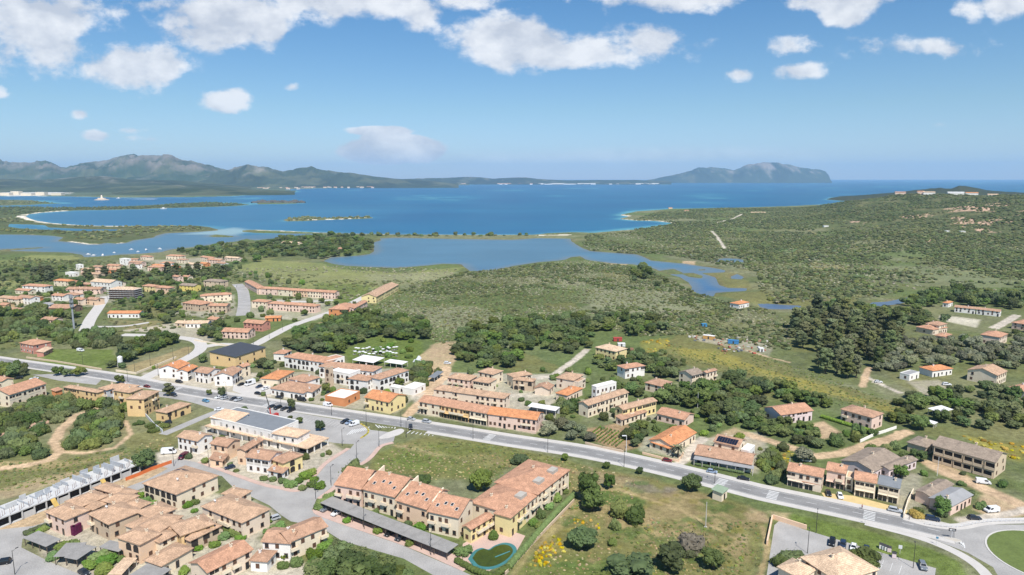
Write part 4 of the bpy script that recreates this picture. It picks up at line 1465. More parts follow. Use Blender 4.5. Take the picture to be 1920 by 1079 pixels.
H('cream tiled terrace wing in the middle of the holiday village roofs', 'cream', 'pinkish', [(192, 938, 225, 946, 276, 934, 6, 'h'), (258, 959, 285, 972, 328, 954, 6, 'h'), (222, 950, 250, 958, 286, 944, 5.5, 'h'), (236, 985, 262, 993, 300, 974, 5.2, 'h'), (278, 1008, 300, 1016, 332, 1000, 5, 'h'), (150, 948, 175, 955, 205, 944, 5.2, 'h'), (300, 985, 322, 991, 350, 978, 5.4, 'h')], name='villa', cat='villa')
H('bright ochre villa with stone wing and pergola in the holiday village', 'ochre/stone', 'pinkish', [(299, 992, 340, 1003, 400, 982, 6, 'h'), (331, 1004, 357, 1013, 412, 986, 4.5, 'h')], style='arch', name='villa', cat='villa')
H('peach coloured villa with arched windows above the dark garden pergolas', 'peach', 'pinkish', [(222, 1007, 262, 1020, 304, 1002, 6.5, 'h'), (262, 985, 300, 996, 340, 968, 6, 'h')], style='arch', name='villa', cat='villa')
H('low cream house with arched window below the ochre villa', 'cream', 'pinkish', [(273, 1049, 303, 1060, 359, 1028, 3.6, 'h')], style='arch')
H('brown tiled white house with a roof dish opposite the long carport', 'white/cream', 'clay', [(488, 1016, 545, 1020, 9, 6, 'g'), (541, 1018, 616, 987, 9, 6.3, 'g'), (470, 1050, 500, 1052, 516, 1034, 3.6, 'h')], style='')
canopy('black reed carport at the street corner by the bottom left car park', (43, 1009, 86, 1026, 108, 1010, 2.7, 'x'), M_REED, M_WOODD, nposts=4)
canopy('grey reed pergola left of its twin beside the hedge', (112, 1033, 140, 1043, 163, 1017, 2.7, 'x'), M_REED, M_WOODD, name='pergola', cat='pergola', nposts=3)
canopy('grey reed pergola right of its twin in front of the peach villa', (129, 1041, 144, 1050, 182, 1025, 2.6, 'x'), M_REED, M_WOODD, name='pergola', cat='pergola', nposts=3)
canopy('wide grey reed pergola cut by the bottom edge below the low cream house', (243, 1078, 285, 1092, 330, 1072, 2.7, 'x'), M_REED, M_WOODD, name='pergola', cat='pergola', nposts=4)
canopy('pale slatted pergola in the garden below the peach villa', (214, 1072, 228, 1078, 258, 1046, 2.6, 'x'), 'tan', M_FRAME, name='pergola', cat='pergola', nposts=3)
canopy('small grey pergola against the peach villa wall', (185, 1026, 222, 1035, 229, 1020, 2.7, 'x'), M_REED, M_WOODD, name='pergola', cat='pergola', nposts=3)
# --- the row beside the side street
H('white house with brown shutters beside the parked white van', 'white', 'pinkish', [(330, 819, 370, 828, 400, 815, 6, 'g')])
H('peach two storey house right of the white shuttered house', 'peach', 'clay', [(392, 832, 426, 838, 448, 824, 6.2, 'g'), (398, 858, 418, 865, 430, 852, 2.8, 's')], style='loggia')
H('narrow peach house squeezed behind the row in front of the white shop building', 'peach', 'clay', [(446, 841, 460, 846, 496, 824, 6.2, 'g')])
H('white and stone house with outside stair in the middle of the row', 'white/stone', 'clay', [(458, 857, 505, 864, 524, 846, 6.2, 'g')], style='loggia')
H('yellow corner house with porch at the right end of the row', 'yellow/white', 'clay', [(506, 862, 531, 868, 566, 853, 5.6, 'h'), (500, 882, 530, 888, 540, 880, 3, 's')], style='arch')
r, bs, o = H('long white modern shop building with flat grey roof and tan tiled end', 'white/white/white', 'slate/bright/bright', [(392, 785, 511, 813, 16, 6.5, 'f'), (508, 813, 557, 821, 588, 808, 6.6, 'h'), (392, 783, 440, 792, 9, 7.1, 's')], cat='shop', name='shop_building', frame='white', every=4.2, chim=0, pitch=.25)
sb = MB()
B0 = Block((383, 799, 576, 842, 611, 820, 3.3, 'x'))
for (x0, x1, y0, y1) in ((0, B0.L, 0, B0.D),):
    P = [B0.p(x0, y0), B0.p(x1, y0), B0.p(x1, y1), B0.p(x0, y1)]
    sb.prism([(q.x - o[0], q.y - o[1], 3.4) for q in P], .35)
sb.build('canopy_roof', roofm('bright'), r, uv=True)
pm = MB(); pm.box(-.2, .2, -.2, .2, 0, 3.06); pme = pm.mesh('column', wallm('white'))
for i in range(9):
    q = B0.p(.5 + i * (B0.L - 1) / 8, .5); link('column', pme, r, (q.x - o[0], q.y - o[1], 0), B0.a)
for i in range(1, 4):
    q = B0.p(B0.L - .5, .5 + i * (B0.D - 1) / 3); link('column', pme, r, (q.x - o[0], q.y - o[1], 0), B0.a)
gl = MB(); P = [B0.p(2, 3.2), B0.p(B0.L - 3, 3.2), B0.p(B0.L - 3, 3.4), B0.p(2, 3.4)]
gl.prism([(q.x - o[0], q.y - o[1], 3.0) for q in P], 3.0); gl.build('shop_front', M_GLASS, r)
# --- left edge
H('cream and stone building with pink roof at the left edge above the rocks', 'cream/stone', 'salmon', [(-6, 731, 17, 741, 88, 719, 6.8, 'g'), (-40, 735, -10, 742, 10, 730, 6, 'g')], style='loggia', cat='apartment building', name='apartment_building')
H('small bright orange annex with pink roof beside the cream and stone building', 'orange', 'salmon', [(96, 733, 104, 734.5, 119, 730, 3.2, 's')], windows=False, chim=0)
H('ochre apartment house with long tiled roof and balconies beside the orange annex', 'ochre', 'pinkish', [(117, 726, 182, 737, 190, 731, 6.2, 'h')], style='loggia', cat='apartment building', name='apartment_building')
H('grey fronted house with white arch and tiled roof between two ochre houses', 'grey/white', 'pinkish', [(183, 728, 200, 732, 9, 7, 'h'), (199, 727, 236, 732, 9, 7.2, 'h')], style='arch')
H('ochre house with white terrace right of the grey fronted house', 'ochre', 'pinkish', [(210, 732, 242, 737, 264, 727, 7, 'h')])
H('three storey ochre apartment house with curved white balconies', 'ochre', 'pinkish', [(242, 744, 270, 749, 300, 733, 9, 'h')], style='loggia', cat='apartment building', name='apartment_building')
H('low house with sweeping brown tiled roof beside the dead end street', 'ochre/grey', 'pinkish', [(289, 771, 312, 775, 360, 757, 4.6, 'h')], style='arch')
H('brick red country house with lower side wing in the green left field', 'red', 'salmon/tan', [(35, 643, 62, 648, 93, 640, 6.2, 'h'), (66, 662, 82, 661, 100, 652, 3, 's')], frame='white')
H('pale tiled house at the left edge beyond the main road', 'cream', 'salmon', [(-18, 711, 2, 716, 30, 711, 4.2, 'g')])
# --- north side of the main road, left
H('white shop house with bright orange roof and glazed front', 'white', 'orange', [(300, 689, 334, 692, 357, 681, 6, 'g'), (334, 694, 352, 697, 372, 687, 5.8, 'g')], style='shop', cat='shop', name='shop_house')
H('white house with brown roof and outside stair right of the orange roofed shop', 'white', 'clay', [(363, 697, 390, 701, 407, 691, 6, 'g')], style='loggia')
H('white house with round window beside the camper van yard', 'white', 'clay', [(407, 700, 436, 705, 455, 692, 6, 'g')], style='arch')
H('narrow house with grey and orange roof behind the round window house', 'cream', 'salmon/slate', [(443, 686, 455, 689, 471, 684, 6, 'g')])
r, bs, o = H('ochre hall with large dark solar roof and small round windows', 'ochre', 'dark', [(401, 661, 441, 670, 499, 651, 7, 's')], pitch=.12, cat='hall', name='hall', chim=0, every=6)
# --- hotel
H('white hotel wing with arched loggias and pink tiled roof behind the main hotel', 'white', 'salmon', [(531, 669, 612, 681, 12, 6.8, 'h'), (612, 680, 648, 671, 9, 6.6, 'f'), (517, 660, 533, 664, 548, 657, 5, 'h')], style='arch', cat='hotel', name='hotel_wing', every=3.2)
r, bs, o = H('large cream hotel with square stone tower and long brown tiled wings', 'white/white/white/stone/white', 'clay/clay/clay/clay/white', [(596, 687, 700, 697, 11, 7, 'h'), (688, 707, 712, 712, 768, 694, 7, 'h'), (651, 710, 688, 715, 10, 6.2, 'h'), (606, 691, 617, 693, 623, 690, 10.5, 'f'), (618, 697, 655, 704, 10, 6.5, 'f')], style='arch', cat='hotel', name='hotel', every=3.0)
M_STONE = wallm('stone')
H('restaurant with arched ground floor terrace and brown stepped roofs by the main road', 'white', 'clay/clay/clay', [(539, 710, 572, 717, 595, 706, 6.2, 'h'), (505, 728, 568, 738, 600, 722, 3.8, 'h'), (568, 733, 585, 736, 600, 726, 3.6, 's')], style='arch', cat='restaurant', name='restaurant')
H('single storey annex with vivid orange roof behind the arched restaurant', 'cream', 'orange', [(495, 706, 522, 712, 553, 696, 4, 'h')])
H('low orange red building with flat white roof among garden trees', 'orange', 'white', [(614, 742, 646, 751, 677, 736, 3.6, 'f')], cat='pavilion', name='pavilion', every=5)
H('yellow house with orange gable roof standing alone on the main road', 'yellow', 'orange', [(682, 745, 730, 755, 757, 740, 6.2, 'g')], style='loggia')
canopy('white marquee roof left of its twin behind the hotel', (660, 675, 700, 681, 716, 672, 3, 'x'), 'white', M_FRAME, name='marquee', cat='marquee', nposts=4)
canopy('white marquee roof right of its twin behind the hotel', (720, 679, 754, 684, 757, 678, 3, 'x'), 'white', M_FRAME, name='marquee', cat='marquee', nposts=4)
canopy('grey lean roof over parked cars along the dirt lot lane', (803, 708, 815, 709, 832, 697, 2.8, 'x'), 'slate', M_FRAME, nposts=4)
H('white flat roofed service block behind the yellow house', 'white', 'white', [(757, 727, 776, 733, 800, 722, 3, 'f'), (728, 727, 748, 731, 757, 726, 2.8, 'f')], cat='service building', name='service_building', every=5)
# --- red row and cream cluster
r, bs, o = H('long row of small houses with one red roof in changing ochre and pink fronts', 'cream/ochre/cream/pink', 'salmon/salmon/salmon/orange', [(784, 753, 824, 760, 10.5, 6.2, 'g'), (824, 760, 878, 770, 10.5, 6.2, 'g'), (878, 770, 913, 776, 10.5, 6.2, 'g'), (913, 776.5, 1007, 788, 11, 6.2, 'g')], cat='terraced houses', name='terrace_row', every=2.3, chim=0, style='shop')
H('beige terrace with three tiled roofs directly behind the long red row', 'beige', 'pinkish', [(811, 730, 850, 735, 9, 6, 'h'), (848, 735, 900, 742, 9, 6, 'h'), (896, 742, 946, 748, 9, 6, 'h')], cat='terraced houses', name='terrace_row')
H('pale pink villa at the left end of the cream cluster beside the dirt lane', 'pink', 'pinkish', [(837, 708, 880, 714, 898, 705, 6, 'h')], style='loggia', name='villa', cat='villa')
H('cream villa with square hip roof second in the cream cluster', 'cream', 'pinkish', [(885, 714, 917, 719, 929, 710, 6.2, 'h')], name='villa', cat='villa', style='loggia')
H('cream villa standing farthest back in the cream cluster', 'cream', 'pinkish', [(895, 697, 925, 703, 939, 694, 6.2, 'h')], name='villa', cat='villa')
H('wide cream villa with arched terrace at the right end of the cream cluster', 'cream/stone', 'pinkish', [(931, 704, 962, 708, 999, 702, 6.2, 'h'), (960, 712, 1000, 716, 6, 5.8, 'h')], style='arch', name='villa', cat='villa')
H('beige stepped villa with roof terrace beside the pale lane', 'beige', 'pinkish', [(1040, 709, 1076, 714, 1095, 703, 6, 'h'), (1062, 716, 1085, 720, 1100, 712, 4.5, 'f')], style='loggia', name='villa', cat='villa')
H('small brown roofed cottage in front of the beige stepped villa', 'beige', 'clay', [(999, 729, 1030, 731, 1040, 722, 3.6, 'g')])
H('orange roofed cottage among trees behind the red row', 'beige', 'orange', [(1040, 737, 1064, 742, 1094, 728, 4, 'h')])
canopy('long white metal shed roof at the right end of the red row', (989, 762, 1042, 771, 1051, 765, 3, 'x'), 'white', M_FRAME, name='shed_roof', cat='shed', nposts=4, wallk='grey')
r, bs, o = H('yellow and cream apartment complex with two long wings and brown roofs', 'cream/yellow/white/cream', 'pinkish/pinkish/white/clay', [(1081, 755, 1103, 761, 1180, 736, 6.4, 'g'), (1144, 764, 1168, 769, 1233, 752, 6.4, 'g'), (1104, 726, 1118, 729, 1158, 719, 7.2, 'f'), (1150, 784, 1166, 788, 1215, 772, 3.2, 's')], cat='apartment complex', name='apartment_complex', style='loggia')
H('low salmon roofed bungalow half hidden by trees beside the apartment complex', 'pink', 'salmon', [(1230, 775, 1284, 788, 1323, 781, 3.8, 'g')], pitch=.3)
H('orange roofed bungalow with palm tree in front', 'cream', 'orange', [(1219, 823, 1262, 838, 1307, 811, 3.8, 'g'), (1219, 829, 1258, 843, 4, 3.0, 's')])
r, bs, o = H('brown roofed restaurant with grey front awning and solar panels on its upper roof', 'cream/cream/white', 'clay/clay/white', [(1301, 852, 1410, 872, 1428, 853, 3.6, 'g'), (1337, 828, 1386, 839, 1396, 824, 6.2, 'g'), (1386, 846, 1405, 850, 1418, 838, 4, 'f')], cat='restaurant', name='restaurant', every=3.4)
panels(r, bs[1], o, 1, .6, 8, 2, .34)
canopy('long grey awning on white posts along the solar panel restaurant', (1300, 861, 1413, 880, 3.2, 2.9, 'x'), 'grey', M_FRAME, name='awning', cat='awning', nposts=8)
H('pale blue white house with orange red roof among trees', 'white/lilac', 'salmon', [(1144, 687, 1172, 692, 1211, 686, 6.2, 'h')], style='loggia')
H('yellow villa with tan hip roof at the top of the pale lane', 'yellow', 'tan', [(1115, 651, 1155, 660, 1165, 651, 6.2, 'h')], name='villa', cat='villa')
H('brown roofed house half hidden in trees between the blue white house and the duplex', 'beige', 'clay', [(1201, 720, 1240, 725, 1262, 716, 4.6, 'h')])
H('cream duplex with stepped brown gable roofs facing the yellow field', 'cream', 'umber/clay', [(1273, 697, 1298, 705, 1321, 699, 6.2, 'g'), (1318, 698, 1325, 700, 1346, 694, 6.6, 'g')], style='loggia')
H('lilac house with red gable roof and white veranda beside the bare soil plot', 'lilac', 'salmon', [(1430, 764, 1464, 779, 1526, 770, 5, 'g')], style='loggia')
H('tall pink house with brown roof behind a clipped hedge', 'pink/lilac', 'clay', [(1575, 767, 1636, 784, 1662, 776, 6.4, 'h')])
H('white bungalow with bright red roof at the edge of the olive grove', 'white', 'orange', [(1723, 688, 1749, 696, 1788, 691, 4, 'h')], frame='white')
H('white flat roofed annex left of the red roofed bungalow', 'white', 'grey', [(1682, 702, 1706, 706, 1726, 700, 3, 'f')], every=4)
H('cream house with brown gable roof and glazed veranda at the right', 'cream/white', 'pinkish', [(1814, 693, 1871, 705, 1890, 696, 6.2, 'g'), (1812, 700, 1842, 708, 4, 3, 'f')])
H('low salmon roofed house cut by the right edge above the orchard', 'white', 'salmon', [(1884, 727, 1922, 736, 1950, 729, 3.6, 'g')])
H('pale two storey house with salmon roof in the olive grove', 'beige', 'salmon', [(1838, 627, 1876, 633, 1891, 626, 6.2, 'h')])
H('house with two stacked brown roofs at the edge of the eucalyptus wood', 'beige/cream', 'salmon/clay', [(1714, 613, 1750, 619, 1778, 614, 4, 'h'), (1732, 607, 1762, 611, 1777, 607, 6.6, 'h')])
H('small salmon roofed cottage below the house with two stacked roofs', 'pink', 'salmon', [(1756, 627, 1772, 632, 1786, 627, 3.6, 'h')])
H('white terrace of small houses above the pale gravel yard', 'white', 'clay', [(1789, 576, 1830, 580, 8, 4.5, 'g'), (1830, 580, 1876, 585, 8, 4.5, 'g')], cat='terraced houses', name='terrace_row')
H('small orange roofed white cottage left of the white terrace', 'white', 'orange', [(1768, 567, 1779, 569, 1788, 566, 4, 'h')])
H('salmon roofed house cut by the right edge at the end of the pale lane', 'pink', 'salmon', [(1898, 604, 1925, 609, 1950, 603, 5, 'h')])
H('lone white house with orange roof by the marsh', 'white', 'orange', [(1373, 567, 1386, 571, 1406, 567, 4.2, 'h')])
H('wide low lilac house with dark brown overlapping roofs behind the shop row', 'lilac', 'umber', [(1576, 863, 1640, 885, 1690, 858, 3.8, 'g'), (1640, 875, 1668, 882, 1722, 862, 3.8, 'g')], pitch=.28)
H('cream house with orange gable roof at the left end of the shop row', 'beige', 'salmon', [(1475, 882, 1543, 896, 9, 6.2, 'g'), (1504, 903, 1540, 910, 2.5, 3, 's')], style='shop')
H('narrow pinkish shop house with wide upper window and blue awning', 'pink', 'salmon', [(1548, 881, 1587, 889, 9, 6.8, 'g')], style='shop')
r, bs, o = H('white shop house with one red and one grey roof ending the shop row', 'cream/cream', 'salmon/slate', [(1601, 899, 1645, 907, 9, 6.4, 'g'), (1645, 907.5, 1688, 917, 9.5, 6.2, 'g')], frame='white', style='shop', cat='shop', name='shop_house')
H('flat roofed stair block between two shop houses in the row', 'cream', 'tan', [(1583, 898, 1602, 902, 7, 4.8, 'f')], every=5)
H('two storey apartment building with open verandas and arched stone end wall', 'tan/cream', 'umber', [(1748, 835, 1868, 868, 1900, 853, 7, 'g')], style='veranda', cat='apartment building', name='apartment_building', every=3.5)
H('low brown roofed annex left of the veranda apartment building', 'tan', 'umber', [(1699, 829, 1738, 840, 1760, 828, 4, 'h')], style='loggia')
H('pink walled house with brown gable and grey corrugated half roof', 'pink', 'umber/grey', [(1713, 921, 1745, 932, 1790, 908, 3.8, 'g'), (1743, 932, 1785, 950, 1826, 928, 3.8, 'g')], pitch=.28)
H('tan tiled villa with stepped hip roofs at the bottom right edge', 'cream', 'tan', [(1490, 1047, 1572, 1092, 1650, 1068, 5.2, 'h'), (1453, 1064, 1502, 1086, 1532, 1068, 4.4, 'h'), (1598, 1052, 1628, 1062, 1641, 1050, 3, 's')], name='villa', cat='villa', pitch=.48)
r, bs, o = H('small cream transformer hut with green roof beside the main road', 'cream', 'green', [(1331, 921, 1355, 926, 1367, 916, 3.5, 's')], cat='hut', name='transformer_hut', chim=0, pitch=.15, windows=False)
add_window(r, 'door', *bs[0].p(bs[0].L * .5, .43), 1.2, bs[0].a, 'brown', o)
# --- building with the pool
r, bs, o = H('long apartment terrace with stepped salmon roofs and skylights behind the long carport', 'pink/cream/peach/cream/yellow', 'salmon', [(625, 909, 677, 918, 13, 7.4, 'a'), (678, 917, 740, 933, 13, 7.4, 'a'), (740, 938, 800, 956, 13, 7.4, 'a'), (800, 959, 860, 972, 894, 944, 7.4, 'a'), (861, 989, 883, 994, 927, 968, 5, 'g')],
             cat='apartment building', name='apartment_terrace', every=2.6, chim=1)
for b in bs[1:4]:
    for k in range(4):
        x = b.L * (.2 + .2 * k)
        y = b.D * (.28 if k in (0, 3) else .4)
        q = b.p(x, y)
        w = add_window(b.ro, 'skylight', q.x, q.y, roof_z(b, x, y, .34) + .1, b.a, 'white', o)
        w.rotation_euler = (-math.pi / 2 + math.atan(.34), 0, b.a)
    par = MB()
    q = [b.p(-.25, 4), b.p(.2, 4), b.p(.2, b.D), b.p(-.25, b.D)]
    zz = [b.h + 4 * .34 + .4, b.h + 4 * .34 + .4, b.h + b.D * .72 * .34 + .5, b.h + b.D * .72 * .34 + .5]
    par.prism([(p.x - o[0], p.y - o[1], z) for p, z in zip(q, zz)], 3.5)
    par.build('party_wall', wallm('cream'), r)
r, bs, o = H('cream apartment block with broad salmon roof and sunken roof terraces beside the pool', 'cream/cream/yellow', 'salmon', [(888, 937, 962, 966, 1014, 925, 7, 'h'), (934, 899, 1009, 928, 1070, 881, 7.6, 'h'), (925, 962, 958, 972, 990, 945, 7, 'h')], cat='apartment building', name='apartment_block', every=2.8, pitch=.24)
for (x, y, b) in ((.6, .22, bs[0]), (.3, .22, bs[1]), (.72, .22, bs[1])):
    mb = MB()
    z = b.h + b.D * y * .24 + .9
    q = [b.p(b.L * x - 2, b.D * y - 1.3), b.p(b.L * x + 2, b.D * y - 1.3), b.p(b.L * x + 2, b.D * y + 1.3), b.p(b.L * x - 2, b.D * y + 1.3)]
    mb.prism([(p.x - o[0], p.y - o[1], z) for p in q], 1.4)
    mb.build('roof_terrace', mat('terrace_screed', (.42, .39, .34), .9, .15), b.ro)
canopy('very long grey reed carport along the street in front of the apartment terrace', (600, 943, 838, 1037, 868, 1025, 2.7, 'x'), M_REED, M_WOODD, nposts=12, slope=.03)
# ------------------------------------------------------------------ the further village (left) and scattered far houses
FAR = """
99,526,128,528,9,6|cream|orange|two storey cream house with orange roof at the near edge of the eucalyptus row
126,529,144,530,8,4|peach|salmon|low peach annex right of the orange roofed cream house
40,536,84,538,10,6|white|salmon|white two storey house with wide salmon roof beside the pale field
27,544,54,546,8,4|cream|salmon|low house left below the wide salmon roof
-8,558,32,561,9,4|peach|pinkish|long peach house touching the left edge in the village
31,557,57,560,9,6|white|clay|white house with dark doors and brown roof in the left village
95,554,118,556,9,5|white|salmon|white house left of the mast top with salmon roof
118,552,141,554,9,5|white|clay|white house directly right of the mast top
122,543,188,543,11,5|pink|clay|long pink house with straight brown roof above the mast
168,528,207,531,14,7|white|tan|large white gabled house with tan roof near the eucalyptus row
207,530,221,532,9,5|beige|salmon|small beige house right of the large white gabled house
265,536,287,538,9,6|yellow|salmon|yellow house left of its twin beside the scaffolded building
290,539,315,541,9,6|peach|salmon|peach house right of the yellow twin
335,535,364,537,10,6|lemon|umber|bright lemon yellow house with dark roof
380,527,415,529,11,6|tan|umber|tan house with wide veranda and dark roof near the car park street
200,588,261,588,9,4|white|orange|long low white house with orange roof beside the pale village street
90,578,134,579,14,4|brown|clay|dark pink warehouse roof behind the mast
75,599,100,601,9,3|pink|clay|small pink cottage in the trees left of the mast foot
-5,572,10,573,9,5|ochre|salmon|ochre house touching the left edge below the peach house
10,581,28,582,9,4|beige|clay|small brown house near the left edge of the village
341,568,376,572,14,6|stone|salmon|rounded stone apartment house with salmon roof at the end of the village
375,556,435,552,9,6|cream|salmon|long curved apartment wing with arched balconies
390,574,425,574,9,6|stone|salmon|stone fronted apartment wing below the curved one
346,607,389,607,9,3.5|white|tan|white shed with tan gable roof beside the gravel yard
327,606,347,607,8,3|tan|tan|low tan shed left of the white gable shed
414,622,465,624,11,5|pink|salmon|salmon pink house with hip roof above the ochre hall
455,605,492,608,10,6|red|salmon|brick red house behind the salmon pink house
500,569,591,575,9,6|pink|salmon|pink terrace row with dark garages below the long terrace
470,565,499,567,9,6|cream|salmon|short cream terrace left of the pink terrace row
496,597,527,596,7,3|orange|orange|small house with orange roof beside the slanting road
150,506,192,507,10,5|pink|pinkish|wide pink house at the left end of the upper village
150,513,185,515,9,5|stone|pinkish|stone house under the wide pink house in the upper village
199,498,222,499,9,5|peach|salmon|peach house left of the white tower house
200,506,223,507,8,5|orange|salmon|orange house below the peach house near the white tower house
223,486,236,487,8,8|white|white|tall white tower house in the upper village
240,492,265,493,9,6|pink|clay|pink house right of the white tower house
275,501,300,502,11,5|pink|salmon|broad salmon roofed house in the middle of the upper village
297,494,322,494,10,5|white|salmon|white house behind the broad salmon roofed house
310,480,340,481,10,5|cream|salmon|cream house nearest the lagoon shore in the upper village
283,497,304,499,8,5|ochre|orange|ochre house with orange roof below the eucalyptus tops
349,495,370,497,9,6|cream|tan|cream house with tan roof in the right part of the upper village
375,482,398,485,9,6|cream|salmon|cream house with salmon roof nearest the woods
387,487,413,489,9,5|pink|salmon|pink house below the salmon roofed cream house near the woods
373,494,386,495,8,4|orange|orange|small orange house at the right end of the upper village
318,500,330,501,8,5|orange|orange|tiny vivid orange house in the upper village
121,512,138,513,8,4|white|white|flat white house at the left of the upper village
141,497,148,498,6,6|white|white|narrow white house above the flat white house
527,455,559,457,12,4|cream|tan|cream farmhouse with tan roof inside the lagoon wood
630,466,642,467,9,4|peach|salmon|small farmhouse near the lagoon wood shore
1408,399,1436,399,12,5|peach|tan|peach villa on the shore slope of the right headland
1560,410,1568,410,10,4|white|tan|small white hut on the hillside scrub
1283,395,1293,395,8,4|peach|salmon|small peach cottage on the peninsula ridge
340,519,352,520,8,4|cream|salmon|small cream cottage among trees below the upper village
243,487,258,487,8,5|beige|clay|small beige house behind the white tower house
249,495,257,496,7,6|white|clay|narrow tall white house right of the tower house
322,518,333,520,7,6|pink|salmon|narrow pink house on the village green below the tall trees
420,483,446,485,9,5|beige|tan|pale house at the edge of the wood right of the upper village
152,533,167,534,8,4|brown|clay|small brown roofed house in front of the long village trees
160,561,180,563,9,5|peach|clay|peach house under the long pink house near the village street
137,561,153,563,8,5|beige|salmon|beige house just left of the village street top
57,558,69,559,7,4|orange|clay|small orange house between two white village houses
72,571,93,572,8,3|grey|grey|low grey roofed garage in the left village
388,598,405,600,8,3.5|tan|salmon|small tan house below the stone apartment wings
12,560,30,562,8,5|cream|salmon|small cream house near the left edge under the long peach house
170,500,190,501,8,5|pink|clay|pink house between the stone house and the peach house
262,481,280,482,8,5|beige|salmon|beige house near the shore between tower and lagoon
330,487,346,488,8,5|cream|clay|small cream house right of the broad salmon roof
404,493,420,495,8,4|white|clay|low white house at the right end of the upper village
"""
WALL['salmon'] = (.55, .30, .20)
for row in FAR.strip().split('\n'):
    nums, wk, rk, lab = row.split('|')
    if not lab:
        continue
    v = [float(t) for t in nums.split(',')]
    H(lab, wk, rk, [tuple(v[:6]) + (('f' if rk == 'white' else 'g' if len(lab) % 3 else 'h'),)], every=3.2, chim=1 if len(lab) % 2 else 0)
H('long pink and cream terrace of seven houses facing the car park street', 'pink/cream/peach/cream/pink', 'salmon', [(480, 541, 520, 543, 9, 6.2, 'g'), (520, 543, 548, 545, 9, 6.2, 'g'), (548, 545, 575, 546.5, 9, 6.2, 'g'), (575, 546.5, 602, 548, 9, 6.2, 'g'), (602, 548, 628, 549.5, 9, 6.2, 'g')],
  cat='terraced houses', name='terrace_row', chim=0)
H('terrace running away from the viewer at the left end of the long terrace', 'pink', 'salmon', [(458, 528, 484, 542, 498, 539, 6, 'g')], cat='terraced houses', name='terrace_row', chim=0)
H('yellow and white terrace running towards the lagoon plain', 'yellow/cream', 'pinkish', [(685, 552, 706, 557, 748, 534, 6.2, 'g')], cat='terraced houses', name='terrace_row', every=3)
H('pink and orange terrace at the end of the slanting road', 'orange/pink', 'salmon', [(619, 578, 652, 581, 672, 571, 6.2, 'h'), (655, 576, 664, 579, 690, 565, 6.4, 'g')], cat='terraced houses', name='terrace_row', every=3)
# unfinished block wrapped in scaffolding
r, bs, o = H('unfinished grey building wrapped in scaffolding in the middle of the village', 'brown', 'tan', [(202, 543, 251, 544, 12, 9.5, 'h')], cat='building', name='unfinished_building', chim=0)
b = bs[0]
for k in range(5):
    for side in (0, 1):
        mb = MB()
        z = 1.9 * (k + 1)
        if side == 0:
            q = [b.p(-.6, -1.0), b.p(b.L + .6, -1.0), b.p(b.L + .6, .2), b.p(-.6, .2)]
        else:
            q = [b.p(b.L - .2, -1), b.p(b.L + 1, -1), b.p(b.L + 1, b.D), b.p(b.L - .2, b.D)]
        mb.prism([(p.x - o[0], p.y - o[1], z + .003 * side) for p in q], .12)
        mb.build('scaffold_deck', wallm('grey'), r)
for k in range(10):
    q = b.p(-.5 + (b.L + 1) * k / 9, -1.05)
    mb = MB()
    mb.tube((0, 0, 0), (0, 0, 10.2), .09, n=5)
    mb.build('scaffold_pole', M_IRON, r, loc=(q.x - o[0], q.y - o[1], 0))


def at_depth(x, D):
    d = pix_dir(x, 360)
    return d.x / d.y * D, D


def simple_house(x, D, w, dpt, h, wk, rk, label, group=None, rz=0.0, flat=False, z=None):
    X, Y = at_depth(x, D)
    z0 = float(height(X, Y)) - .5 if z is None else z
    root = thing('house', (X, Y, z0), rz, label, 'house', group)
    key = ('sh', wk, rk, w, dpt, h, flat)
    if key not in _winme:
        wb, rb = MB(), MB()
        wb.box(-w / 2, w / 2, -dpt / 2, dpt / 2, -6, h)
        if flat:
            rb.box(-w / 2 - .4, w / 2 + .4, -dpt / 2 - .4, dpt / 2 + .4, h + .003, h + .4)
        else:
            e, r_ = .6, h + dpt * .17
            rb.prism([(-w / 2 - e, -dpt / 2 - e, h), (w / 2 + e, -dpt / 2 - e, h), (w / 2 + e, 0, r_), (-w / 2 - e, 0, r_)], .2)
            rb.prism([(w / 2 + e, dpt / 2 + e, h), (-w / 2 - e, dpt / 2 + e, h), (-w / 2 - e, 0, r_), (w / 2 + e, 0, r_)], .2)
            for sx in (-w / 2, w / 2):
                wb.add([(sx, -dpt / 2, h), (sx, dpt / 2, h), (sx, 0, r_ - .25)], [(0, 1, 2)])
        _winme[key] = (wb.mesh('wall', wallm(wk)), rb.mesh('roof', roofm(rk), uv=True))
    link('wall', _winme[key][0], root)
    link('roof', _winme[key][1], root)
    return root


for (x, D, w, wk, rk, lab) in [(1688, 2060, 28, 'pink', 'salmon', 'pink house leftmost on the crest of the right hill'), (1726, 2030, 18, 'pink', 'salmon', 'small tall house second on the hill crest'), (1742, 2010, 30, 'white', 'tan', 'long low white house third on the hill crest'),
                               (1792, 1960, 40, 'white', 'white', 'long flat white building on the hill crest below the dark summit'), (1822, 1950, 30, 'white', 'orange', 'white house with bright red roof on the hill crest'), (1862, 1930, 26, 'beige', 'tan', 'beige house rightmost on the hill crest')]:
    simple_house(x, D, w, 12, 7, wk, rk, lab, 'houses on the hill crest', rz=-.35)
for (x, D, w, lab) in [(1553, 1480, 10, 'small pale ruin in the scrub halfway up the right hill'), (1783, 1190, 5, 'tiny white hut left of two in the hillside scrub'), (1812, 1200, 8, 'tiny white hut right of two in the hillside scrub')]:
    simple_house(x, D, w, 6, 3, 'white', 'white', lab, None, flat=True)
simple_house(1258, 2600, 14, 8, 4, 'peach', 'salmon', 'small peach house on top of the wooded peninsula')
rr = random.Random(4)
